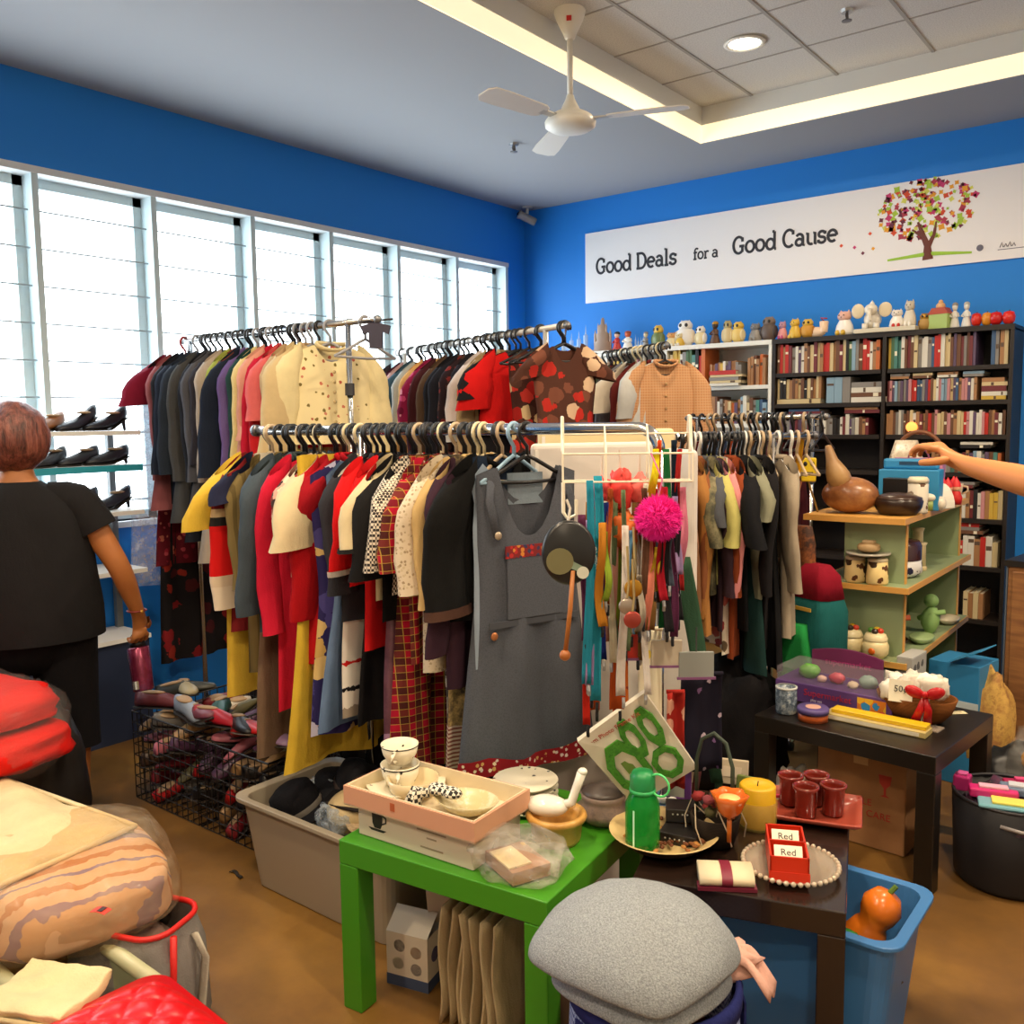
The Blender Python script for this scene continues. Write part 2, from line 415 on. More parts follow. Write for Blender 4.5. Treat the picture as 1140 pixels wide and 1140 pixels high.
for (px, py, z, lab) in [(943, 17, HT, 'small metal sprinkler head in the tiled ceiling beyond the downlight'), (572, 166, HC, 'small metal sprinkler head in the plain ceiling by the room corner')]:
    p = atz(px, py-6, z)
    s = thing('sprinkler', lab, 'sprinkler', p, 0, 'ceiling sprinklers')
    MB().lathe([(.0, -.012), (.025, -.012), (.03, 0)], 16).build('escutcheon', STEEL, s)
    MB().tube([(0, 0, -.01), (0, 0, -.04)], .006, 8).tube([(0, .012, -.014), (0, .014, -.03), (0, 0, -.045)], .003, 6).tube([(0, -.012, -.014), (0, -.014, -.03), (0, 0, -.045)], .003, 6).lathe([(0, -.05), (.022, -.048), (.022, -.045), (0, -.045)], 14).build('head', P('#777270', .4, .7), s)
cc = thing('security_camera', 'small grey bullet security camera in the corner below the ceiling', 'camera', (XL+.12, YB-.12, HC))
MB().cyl((0, 0, -.012), .04, .012, 16).tube([(0, 0, -.01), (0, 0, -.05)], .012, 8).build('mount', P('#b9b9b4', .4), cc)
Rc = Matrix.Rotation(radians(-45), 4, 'Z') @ Matrix.Rotation(radians(65), 4, 'X')
m = MB().lathe([(.0, -.07), (.026, -.07), (.03, -.06), (.03, .05), (.034, .06), (.034, .075), (.026, .075), (.022, .06), (0, .06)], 18, rot=Rc.to_3x3(), c=(0, 0, -.085)); m.build('body', P('#9a9a98', .4, .4), cc, True)
dv = Rc.to_3x3() @ Vector((0, 0, .066)); MB().ell(dv+Vector((0, 0, -.085)), .02, 12, 8).build('lens', BLACKP, cc, True)
# ------------------------------------------------------------------ banner
BX0, BX1, BZ0, BZ1 = -3.79, -.62, 2.354, 2.857
bn = thing('banner', 'long white banner with slogan lettering and a colourful tree on the blue wall', 'banner', (BX0, YB, BZ0))
MB().span((0, -.012, 0), (BX1-BX0, -.001, BZ1-BZ0)).build('panel', P('#f2eff0', .6), bn)
INK = P('#2b2a33', .6)
def G(ch):
    """slab-serif stroke glyphs on a unit x-height (cap height 1.45); returns strokes, advance"""
    A = lambda cx, cy, rx, ry, a0, a1, n=12: [(cx+rx*cos(radians(a0+(a1-a0)*i/n)), cy+ry*sin(radians(a0+(a1-a0)*i/n))) for i in range(n+1)]
    if ch == 'G': return [A(.55, .72, .5, .72, 48, 312, 18), [(.9, 1.0), (.9, 1.36)], [(.62, .62), (1.08, .62)], [(.9, .62), (.9, .08)]], 1.2
    if ch == 'C': return [A(.55, .72, .5, .72, 48, 312, 18), [(.9, 1.0), (.9, 1.36)]], 1.1
    if ch == 'D': return [[(0, 0), (.55, 0)], [(0, 1.42), (.5, 1.42)], [(.16, 0), (.16, 1.42)], A(.5, .71, .5, .71, 90, -90, 14)], 1.18
    if ch == 'o': return [A(.42, .48, .38, .48, 0, 360, 18)], .95
    if ch == 'd': return [A(.42, .45, .36, .45, 0, 360, 16), [(.8, 0), (.8, 1.5)], [(.6, 1.5), (.8, 1.5)], [(.8, 0), (.95, 0)]], 1.06
    if ch == 'e': return [[(.06, .5), (.76, .5)], A(.42, .47, .37, .47, 0, 310, 16)], .93
    if ch == 'a': return [A(.36, .28, .3, .28, 0, 360, 14), A(.38, .6, .3, .36, 150, 0, 8)+[(.68, .0), (.85, 0)]], .95
    if ch == 'l': return [[(.0, 1.5), (.2, 1.5), (.2, 0)], [(0, 0), (.42, 0)]], .55
    if ch == 's': return [[(.62, .7), (.62, .95)], A(.35, .72, .27, .24, 30, 270, 10)+A(.35, .24, .29, .24, 90, -150, 10), [(.06, .02), (.06, .28)]], .82
    if ch == 'f': return [A(.5, 1.15, .27, .3, 40, 180, 8)+[(.23, 0)], [(.0, 0), (.48, 0)], [(.02, .9), (.55, .9)]], .68
    if ch == 'r': return [[(0, .92), (.2, .92), (.2, 0)], [(0, 0), (.42, 0)], A(.5, .6, .3, .32, 180, 50, 7)], .74
    if ch == 'u': return [[(0, .92), (.16, .92), (.16, .35)]+A(.44, .32, .28, .32, 180, 300, 8), [(.62, .92), (.78, .92), (.78, 0), (.92, 0)]], 1.02
    return [], .5
def write(txt, x, z, s, name):
    mb = MB()
    for ch in txt:
        st, adv = G(ch)
        for path in st: mb.tube([(x+px*s, -.0135, z+pz*s) for px, pz in path], .135*s, 6, flat=1, up=(0, 1, 0))
        x += adv*s
    # squash the pen strokes into the print
    mb.v = [(a, -.0135+(b+.0135)*.25, c) for a, b, c in mb.v]
    mb.build(name, INK, bn); return x
def bpx(px, py):
    p = aty(px, py, YB-.012); return p.x-BX0, p.z-BZ0
for txt, px, py, px2, nm in [('Good Deals', 664, 305, 754, 'good_deals_lettering'), ('for a', 772, 289, 800, 'for_a_lettering'), ('Good Cause', 816, 283, 933, 'good_cause_lettering')]:
    x0, z0 = bpx(px, py); x1, _ = bpx(px2, py); tot = sum(G(ch)[1] for ch in txt)
    write(txt, x0, z0, (x1-x0)/tot, nm)
tx, tz = bpx(1033, 285)
tr = MB().tube([(tx, -.0135, tz-.02), (tx-.005, -.0135, tz+.06), (tx-.03, -.0135, tz+.12), (tx-.06, -.0135, tz+.2)], [.03, .018, .014, .006], 6).tube([(tx, -.0135, tz+.05), (tx+.03, -.0135, tz+.12), (tx+.04, -.0135, tz+.19)], [.014, .01, .005], 6).tube([(tx-.02, -.0135, tz+.1), (tx-.09, -.0135, tz+.16)], [.01, .005], 6)
tr.v = [(a, -.0135+(b+.0135)*.12, c) for a, b, c in tr.v]; tr.build('tree_trunk', P('#6b2f22', .6), bn)
lf = MB(); rr = random.Random(3); LC = ['#d8471f', '#c83070', '#a8c83a', '#e8a020', '#6a1f3a', '#d8d860', '#b03048']
for i in range(240):
    a = rr.uniform(0, 2*pi); q = sqrt(rr.random()); cx = tx-.02+.27*q*cos(a); cz = tz+.27+.17*q*sin(a); lf.k = rr.randrange(len(LC))
    r = rr.uniform(.007, .019); a0 = rr.uniform(0, pi)
    lf.prism([(cx+r*cos(a0+j*pi/4)*(1.25 if j % 2 else .75), cz+r*sin(a0+j*pi/4)*(1.25 if j % 2 else .75)) for j in range(8)], .0125, .0138-.0004*(i % 3), Matrix(((1, 0, 0, 0), (0, 0, -1, 0), (0, 1, 0, 0), (0, 0, 0, 1))))
for dx, dz in [(-.42, .1), (-.37, .06), (-.33, .17), (-.31, .08), (-.5, .12)]:
    lf.k = rr.randrange(len(LC)); lf.box((tx+dx, -.013, tz+dz), (.016, .002, .016), rot=Matrix.Rotation(.7, 3, 'Y'))
lf.build('tree_leaves', [P(c, .6) for c in LC], bn)
x0, z0 = bpx(988, 290); x1, z1 = bpx(1082, 281)
gm = MB(); gm.tube([(x0, -.0135, z0), ((x0+x1)/2, -.0135, z0+.012), (x1, -.0135, z1)], [.006, .012, .006], 6, flat=1)
gm.v = [(a, -.0135+(b+.0135)*.12, c) for a, b, c in gm.v]; gm.build('grass_strip', P('#9cc83c', .6), bn)
GI = P('#6d6a78', .6); lg = MB(); x0, z0 = bpx(1091, 276)
lg.lathe([(.0, .0), (.018, 0), (.018, .002), (0, .002)], 14, c=(x0, -.0125, z0), rot=Matrix.Rotation(radians(90), 3, 'X'))
for i in range(4): lg.tube([(x0+.1+.02*i, -.013, z0-.01), (x0+.11+.02*i, -.013, z0+.016*(1-(i % 2)*.5)), (x0+.117+.02*i, -.013, z0-.01)], .0025, 4)
lg.box((x0+.18, -.0125, z0-.022), (.18, .001, .004)).box((x0+.36, -.0125, z0+.02), (.16, .001, .012)).box((x0+.36, -.0125, z0-.01), (.16, .001, .005))
lg.build('small_logos', GI, bn)
# ------------------------------------------------------------------ bookcases on the back wall
BY = 5.46
def bz(px, py): return aty(px, py, BY).z
def bxp(px, py): return aty(px, py, BY).x
DARK = P('#1d1714', .45, var=1, hex2='#2a211c'); WSH = P('#e3e2da', .5)
def bookcase(name, label, cols, zs, mat, depth=.28, back=True, top=1.975, group=None):
    x0, x1 = cols[0], cols[-1]; t = .02
    e = thing(name, label, 'bookcase', (x0, BY, 0))
    for i, x in enumerate(cols):
        MB().span((x-x0-(0 if i == 0 else t/2 if i < len(cols)-1 else t), 0, 0), (x-x0+(t if i == 0 else t/2 if i < len(cols)-1 else 0), depth, top-t)).build('side_panel' if i in (0, len(cols)-1) else 'divider', mat, e)
    MB().span((0, -.004, top-t-.008), (x1-x0, depth, top)).build('top_board', mat, e)
    MB().span((t, depth-.008, .0), (x1-x0-t, depth, top-t)).build('back_panel', mat, e)
    for z in zs:
        for a, b in zip(cols[:-1], cols[1:]):
            MB().span((a-x0+t*.9, .004, z-.024), (b-x0-t*.9, depth-.01, z)).build('shelf', mat, e)
    return e
ZR = [bz(1050, 408)-.0, bz(1050, 446), bz(1050, 484), bz(1050, 526), bz(1050, 576), bz(1050, 628), bz(1050, 686), .12]
xa, xm, xb = bxp(860, 380), bxp(985, 372), bxp(1130, 362)
bookcase('bookcase', 'tall black two-bay bookcase packed with books against the blue wall', [xa, xm, xb], ZR, DARK)
xw0, xw1 = bxp(617, 393), bxp(741, 388)
ZW = [bz(800, 430), bz(800, 472), 1.15, .8, .45, .12]
bookcase('bookcase', 'white bookcase left of the black bookcase with books and ornaments on top', [xw0, xw0+.44, xw1, xa-.004], ZW, WSH)
BCOL = [('red', '#b8281f'), ('white', '#d8d4c8'), ('cream', '#cdb98c'), ('brown', '#6b4630'), ('black', '#201d1e'), ('blue', '#3a587c'), ('pale blue', '#86a4b8'), ('green', '#4a6b48'), ('grey', '#84807c'), ('tan', '#a3764e'), ('orange', '#c86a34'), ('purple', '#5d4a66'), ('yellow', '#c8a640'), ('maroon', '#6e2a30'), ('teal', '#4a8078'), ('pink', '#c08488')]
BD = dict(BCOL)
PAGE = P('#d9cfb8', .8)
rb = random.Random(11)
def book_mesh(w, h, d, hexc):
    m = MB(); m.k = 0
    m.span((0, 0, 0), (w, .004, h)).span((0, .004, 0), (.0025, d, h)).span((w-.0025, .004, 0), (w, d, h))
    m.k = 1; m.span((.0025, .004, .004), (w-.0025, d-.004, h-.004))
    if rb.random() < .45:
        q = rb.uniform(.35, .8); m.k = 2; m.span((.002, -.0006, h*q), (w-.002, 0, h*(q+rb.uniform(.05, .16))))
    return m
def put_book(x, y, z, w, h, d, col, label, group, lean=0, flat=False, kind='book'):
    hexc = BD[col]
    m = book_mesh(w, h, d, hexc)
    lab = P('#e8e0c8' if col in ('black', 'brown', 'maroon', 'blue', 'purple', 'green', 'red', 'teal') else '#5a4638', .6)
    nm = kind
    o = m.build(nm, [P(hexc, .5), PAGE, lab])
    o.location = (x, y, z)
    if flat: o.rotation_euler = (0, radians(90), 0); o.location = (x, y, z+w)
    elif lean: o.rotation_euler = (0, radians(lean), 0)
    tag(o, label, 'book' if kind == 'book' else 'disc case', group)
    return o
def row(x0, x1, z, hmin, hmax, wmin, wmax, where, group, cols=None, kind='book', mx=99, rev=False, lean_at=()):
    x = x0+.004; i = 0
    ks = cols or [c for c, _ in BCOL]
    while x < x1-wmin and i < mx:
        w = rb.uniform(wmin, wmax)
        if x+w > x1-.002: break
        c = ks[i] if (cols and len(cols) > 12) and i < len(ks) else rb.choice(ks); h = rb.uniform(hmin, hmax)
        word = 'book' if kind == 'book' else 'disc case'
        put_book(x, BY+rb.uniform(.015, .03), z+.001, w, h, min(.21, BY+.26-BY-.03), c, '%s-spined %s, %s from the left %s' % (c, word, ordn(i), where), group, kind=kind)
        x += w+.0008; i += 1
    return x, i
def stack(x, z, sizes, where, group, y=BY+.02):
    zz = z+.001
    for i, (t, wd, c) in enumerate(sizes):
        pos = 'bottom' if i == 0 else ('top' if i == len(sizes)-1 else 'middle' if len(sizes) == 3 else ordn(i)+' from bottom')
        put_book(x, y, zz, t, wd, .2, c, '%s flat book, %s of the pile %s' % (c, pos, where), group, flat=True); zz += t+.0006
# black bookcase, right bay
R0, R1 = xm+.012, xb-.022
g = 'books on the top shelf of the black bookcase'
seq = ['yellow', 'green', 'teal', 'teal', 'white', 'brown', 'maroon', 'brown', 'cream', 'grey', 'white', 'white', 'grey', 'blue', 'red', 'red', 'white', 'cream', 'cream', 'brown', 'purple', 'brown', 'maroon', 'grey', 'brown', 'maroon', 'purple', 'brown']
row(R0, R1-.15, ZR[0], .155, .19, .012, .021, 'on the right bay top shelf', g, seq, mx=27)
for i, (c, w_, h_) in enumerate([('blue', .02, .2), ('grey', .016, .19), ('tan', .02, .2), ('cream', .018, .19)]):
    put_book(R1-.09+i*.021, BY+.02, ZR[0]+.001, w_, h_, .2, c, '%s-spined tall book at the far right end of the top shelf' % c, g)
g = 'disc cases on the black bookcase'
row(R0, R1-.14, ZR[1], .115, .125, .0125, .015, 'on the right bay second shelf', g, ['grey', 'white', 'cream', 'brown', 'maroon', 'purple', 'pink', 'blue', 'tan', 'pale blue', 'red'], 'disc_case', mx=36)
stack(R1-.13, ZR[1], [(.02, .12, 'yellow'), (.022, .125, 'white'), (.03, .12, 'maroon'), (.02, .125, 'cream'), (.022, .11, 'tan')], 'right of second-shelf discs', 'flat book piles')
row(R0, R1, ZR[2], .115, .14, .012, .018, 'on the right bay third shelf', g, ['maroon', 'cream', 'grey', 'brown', 'purple', 'pink', 'white', 'tan', 'brown', 'red'], 'disc_case', mx=40)
for q, (xx, c1, c2) in enumerate([(R0+.02, 'tan', 'grey'), (R0+.14, 'brown', 'cream'), (R0+.27, 'white', 'tan'), (R0+.4, 'grey', 'pale blue')]):
    stack(xx, ZR[1]+.127, [(.014, .1, c1), (.014, .105, c2)], 'over the %s second-shelf discs' % ('left end', 'left middle', 'centre', 'right middle')[q], 'flat book piles')
row(R0+.25, R1, ZR[3], .1, .13, .014, .022, 'on the right bay fourth shelf', 'books on the lower shelves', None, mx=18)
stack(R0+.40, ZR[3]+.135, [(.018, .15, 'black'), (.015, .16, 'white')], 'above the fourth shelf books', 'flat book piles')
g = 'books on the lower shelves'
row(R0+.3, R1, ZR[4], .13, .16, .016, .024, 'on the right bay fifth shelf', g, ['pink', 'maroon', 'cream', 'tan', 'black', 'cream', 'brown', 'yellow', 'white'], mx=15)
stack(R0+.33, ZR[4]+.165, [(.018, .14, 'maroon'), (.016, .15, 'grey')], 'above the fifth shelf books', 'flat book piles')
row(R0+.28, R1, ZR[5], .13, .17, .022, .032, 'on the right bay sixth shelf', g, ['cream', 'tan', 'white', 'red', 'red', 'cream', 'tan', 'white'], mx=12)
stack(R0+.38, ZR[5]+.175, [(.02, .15, 'brown'), (.018, .13, 'grey'), (.02, .13, 'red')], 'above the sixth shelf books', 'flat book piles')
row(R0+.44, R0+.56, ZR[6], .14, .15, .022, .028, 'on the right bay bottom shelf', g, ['cream', 'tan', 'brown'], mx=4)
# black bookcase, left bay
L0, L1 = xa+.022, xm-.012; ZL = [bz(920, 412), bz(920, 450), bz(920, 490)]
g = 'books on the top shelf of the left bay'
seq = ['brown', 'red', 'tan', 'red', 'maroon', 'grey', 'white', 'purple', 'white', 'tan', 'brown', 'cream', 'maroon', 'cream', 'tan', 'red', 'red', 'cream', 'tan', 'brown', 'maroon', 'cream', 'black', 'green', 'pale blue', 'grey', 'brown', 'red', 'red', 'white', 'tan', 'orange']
row(L0, L1, ZR[0], .145, .185, .014, .022, 'on the left bay top shelf', g, seq, mx=32)
row(L0, L0+.29, ZR[1]+.03, .11, .135, .014, .02, 'on the left bay second shelf', 'books on the left bay second shelf', ['brown', 'tan', 'cream', 'black', 'cream', 'tan'], mx=15)
stack(L0+.005, ZR[1], [(.028, .27, 'cream')], 'under left bay second-shelf books', 'flat book piles')
for i, c in enumerate(['pale blue', 'pale blue', 'grey']):
    put_book(L0+.31+i*.047, BY+.02, ZR[1]+.001, .045, .15, .2, c, '%s thick book, %s after the cream left bay books' % (c, ordn(i)), 'books on the left bay second shelf')
stack(L0+.455, ZR[1], [(.03, .2, 'white'), (.025, .19, 'brown'), (.03, .18, 'white'), (.03, .19, 'grey')], 'at the left bay second-shelf right', 'flat book piles')
row(L0, L1, ZR[2], .09, .12, .014, .022, 'on the left bay third shelf', 'disc cases on the left bay third shelf', ['black', 'brown', 'purple', 'maroon', 'grey', 'white', 'tan'], 'disc_case', mx=30)
stack(L0+.08, ZR[2]+.125, [(.014, .2, 'maroon'), (.014, .19, 'blue')], 'on left bay third-shelf discs', 'flat book piles')
stack(L0+.42, ZR[2]+.125, [(.02, .2, 'maroon'), (.014, .19, 'tan')], 'at the left bay third-shelf right', 'flat book piles')
# white bookcase
V0, V1 = xw1+.012, xa-.03
g = 'books in the white bookcase'
seq = ['cream', 'yellow', 'yellow', 'white', 'grey', 'green', 'green', 'teal', 'black', 'red', 'orange', 'grey', 'white']
row(xw1+.02, xw1+.3, ZW[0], .2, .26, .018, .028, 'on the white upper shelf', g, seq[:13], mx=13)
row(xw1+.31, V1-.12, ZW[0]+.0, .13, .16, .014, .02, 'at the white upper shelf back', g, ['white', 'yellow', 'purple', 'grey', 'black', 'tan'], mx=12)
row(V1-.14, V1, ZW[0], .15, .19, .016, .022, 'at the white upper shelf right', g, ['cream', 'orange', 'tan', 'brown', 'green'], mx=8)
for i, (t_, wd, c) in enumerate([(.016, .2, 'white'), (.016, .21, 'cream'), (.02, .2, 'grey'), (.014, .22, 'cream'), (.026, .18, 'red')]):
    put_book(xw1+.33+.005*(i % 2), BY+.002-.03, ZW[0]+.001+[0, .017, .034, .055, .07][i], t_, wd, .12, c, '%s flat book, %s from bottom in the white bookcase pile' % (c, ordn(i)), 'flat book piles', flat=True)
row(xw1+.02, V1, ZW[1], .13, .18, .014, .026, 'on the white lower shelf', 'books on the white lower shelf', ['blue', 'white', 'teal', 'pale blue', 'grey', 'brown', 'white', 'green', 'tan', 'cream', 'purple', 'orange'], mx=34)
row(xw0+.46, xw1-.02, ZW[0], .15, .2, .02, .03, 'in the white middle bay', 'books in the white middle bay', None, mx=14)
# glowing orange lamp among the discs
p = aty(1014, 478, BY-.005)
lm = thing('table_lamp', 'small round glowing orange lamp on the black bookcase third shelf', 'lamp', (p.x, BY-.002+.012, ZR[2]+.001))
MB().lathe([(.02, 0), (.024, .006), (.012, .02)], 14).build('base', P('#3a2418', .5), lm, True)
MB().ell((0, 0, .042), (.032, .012, .03), 16, 10).build('lamp_shade', glow('#ff9a48', 1.4), lm, True)
# ------------------------------------------------------------------ ornaments along the bookcase tops
TOPZ = 1.975
def fig(kind, px, wpx, hpx, mats, label, name='figurine', yo=.07, zoff=0):
    p = aty(px, 380, BY+yo); sc = (p-CP).length
    dist = (p-CP).dot(CF); w = wpx*dist/FPX*1.05; h = hpx*dist/FPX*1.05
    if not isinstance(mats, list): mats = [mats]
    A, B = mats[0], mats[-1]; Cc = mats[1] if len(mats) > 2 else B
    o = thing(name, label, 'ornament', (p.x, p.y, TOPZ+zoff), radians(rb.uniform(-25, 5)), 'ornaments along the bookcase tops')
    q = w/2; d = min(q, .06)
    dk = P('#2a2320', .4)
    if kind == 'owl':
        MB().lathe([(.0, 0), (.62*q, 0), (.95*q, .18*h), (q, .4*h), (.85*q, .6*h), (.72*q, .66*h)], 16, sq=(1, .8)).build('body', A, o, True)
        hd = MB().ell((0, 0, .78*h), (.8*q, .66*q, .22*h), 16, 9); hd.lathe([(.25*q, .9*h), (0, 1.02*h)], 8, (-.42*q, 0, 0)).lathe([(.25*q, .9*h), (0, 1.02*h)], 8, (.42*q, 0, 0)); hd.build('head', Cc, o, True)
        ey = MB()
        for s in (-1, 1): ey.ell((s*.32*q, -.55*q, .8*h), (.2*q, .15*q, .075*h), 10, 6)
        ey.build('eyes', dk, o, True)
        for s in (-1, 1): MB().ell((s*.9*q, -.05*q, .36*h), (.18*q, .5*q, .26*h), 10, 6).build('wing', B, o, True)
    elif kind == 'cat':
        MB().lathe([(.0, 0), (.8*q, 0), (.95*q, .12*h), (.8*q, .4*h), (.5*q, .62*h)], 16, sq=(1, .8)).build('body', A, o, True)
        hd = MB().ell((0, -.05*q, .74*h), (.68*q, .6*q, .2*h), 16, 9)
        for s in (-1, 1): hd.lathe([(.24*q, .85*h), (0, 1.0*h)], 8, (s*.42*q, 0, 0))
        hd.build('head', Cc, o, True)
        pw = MB().ell((-.3*q, -.7*q, .1*h), (.22*q, .3*q, .12*h), 8, 6).ell((.3*q, -.7*q, .1*h), (.22*q, .3*q, .12*h), 8, 6); pw.build('paw', B, o, True)
        f = MB()
        for s in (-1, 1): f.ell((s*.25*q, -.6*q, .78*h), (.07*q, .07*q, .03*h), 6, 5)
        f.ell((0, -.65*q, .7*h), (.07*q, .06*q, .02*h), 6, 5); f.build('face', dk, o, True)
    elif kind == 'elephant':
        MB().ell((0, .02, .36*h), (.48*q, .4*q, .34*h), 16, 10).box((-.3*q, -.2*q, .1*h), (.28*q, .3*q, .22*h)).box((.3*q, -.2*q, .1*h), (.28*q, .3*q, .22*h)).build('body', A, o, True)
        MB().ell((0, -.25*q, .68*h), (.36*q, .3*q, .2*h), 14, 8).tube([(0, -.5*q, .66*h), (0, -.68*q, .5*h), (.02*q, -.66*q, .34*h), (.1*q, -.7*q, .26*h)], [.14*q, .12*q, .1*q, .07*q], 10).lathe([(.12*q, .86*h), (.14*q, .9*h), (0, 1.02*h)], 10).build('head', A, o, True)
        for s in (-1, 1): MB().ell((s*.72*q, -.12*q, .66*h), (.36*q, .07*q, .26*h), 14, 8).build('ear', B, o, True)
    elif kind == 'tower':
        MB().lathe([(q, 0), (q, .05*h), (.8*q, .08*h), (.85*q, .25*h), (.6*q, .32*h), (.66*q, .5*h), (.4*q, .58*h), (.44*q, .75*h), (.2*q, .8*h), (.15*q, .95*h), (0, 1.0*h)], 12, sq=(1, .7)).build('body', A, o, True)
        b = MB()
        for s in (-1, 1): b.lathe([(.12*q, .0), (.12*q, .5*h), (0, .66*h)], 8, (s*.75*q, 0, 0)).lathe([(.08*q, .5*h), (.08*q, .72*h), (0, .85*h)], 8, (s*.4*q, -.1*q, 0))
        b.build('spire', B, o, True)
    elif kind == 'spires':
        m = MB()
        for i, (xx, hh) in enumerate([(-.8, .95), (-.25, .75), (.3, .8), (.8, 1.0)]): m.lathe([(.16*q, 0), (.14*q, hh*h*.6), (.05*q, hh*h*.65), (0, hh*h)], 8, (xx*q, 0, 0))
        m.box((0, 0, .2*h), (1.6*q, .2*q, .12*h)); m.build('body', A, o)
        MB().box((0, 0, .01), (2*q, .7*q, .02)).build('base', B, o)
    elif kind == 'person':
        MB().lathe([(.0, 0), (.9*q, 0), (.85*q, .1*h), (.5*q, .45*h), (.6*q, .58*h), (.25*q, .68*h)], 14, sq=(1, .8)).build('body', A, o, True)
        MB().ell((0, 0, .82*h), (.48*q, .45*q, .16*h), 12, 8).build('head', Cc, o, True)
        MB().ell((0, .05*q, .9*h), (.52*q, .48*q, .11*h), 12, 7).build('hair', B, o, True)
        for s in (-1, 1): MB().tube([(s*.5*q, 0, .58*h), (s*.75*q, -.3*q, .45*h), (s*.25*q, -.6*q, .42*h)], .13*q, 7).build('arm', A, o, True)
    elif kind == 'shoe':
        MB().ell((-.1*q, 0, .28*h), (.85*q, .35*q, .28*h), 14, 8).lathe([(.3*q, .25*h), (.36*q, .8*h), (.3*q, .82*h)], 12, (.55*q, 0, 0)).build('body', A, o, True)
        MB().tube([(.6*q, 0, .8*h), (.3*q, -.1*q, 1.0*h), (.8*q, 0, .95*h)], .06*q, 6).build('frill', B, o, True)
    elif kind == 'house':
        MB().box((0, 0, .28*h), (1.8*q, 1.0*q, .56*h)).build('body', A, o)
        r = MB().prism([(-q, .52*h), (q, .52*h), (.6*q, .74*h), (-.6*q, .74*h)], -.55*q, .55*q, Matrix(((1, 0, 0, 0), (0, 0, 1, 0), (0, 1, 0, 0), (0, 0, 0, 1)))); r.build('roof', Cc, o)
        MB().ell((0, 0, .8*h), (.45*q, .4*q, .14*h), 12, 8).ell((0, 0, .95*h), (.22*q, .22*q, .08*h), 10, 6).build('figure', B, o, True)
    elif kind == 'apples':
        for i, s in enumerate((-.5, .5)):
            MB().lathe([(.0, .06*h), (.2*q, .0), (.46*q, .2*h), (.54*q, .55*h), (.42*q, .88*h), (.18*q, .96*h), (0, .82*h)], 16, (s*q, 0, 0)).build('apple', mats[i % len(mats)], o, True)
            MB().tube([(s*q, 0, .82*h), (s*q+.05*q, 0, 1.05*h)], .04*q, 6).build('stem', P('#4a3320'), o)
    elif kind == 'antlers':
        MB().tube([(.0, 0, 0), (0, 0, .3*h)], .3*q, 8).ell((0, 0, .35*h), (.5*q, .3*q, .12*h), 12, 8).build('body', A, o, True)
        m = MB()
        for s in (-1, 1): m.tube([(s*.2*q, 0, .42*h), (s*.7*q, 0, .6*h), (s*.6*q, 0, .95*h)], .1*q, 6).tube([(s*.7*q, 0, .6*h), (s*1.0*q, 0, .8*h)], .08*q, 6)
        m.build('antler', B, o, True)
    return o
cr, wt, br_, gy, ye, gr = P('#e0cfa0', .35), P('#ece8e0', .3), P('#5c3a20', .4), P('#8a8580', .4), P('#d8b040', .4), P('#6a7a48', .4)
gold, rd, bl_, pk = P('#b8862c', .35, .4), P('#c03028', .4), P('#a8c8e0', .2), P('#d89090', .4)
clr = glassy('#d4e8f8', .45, .05)
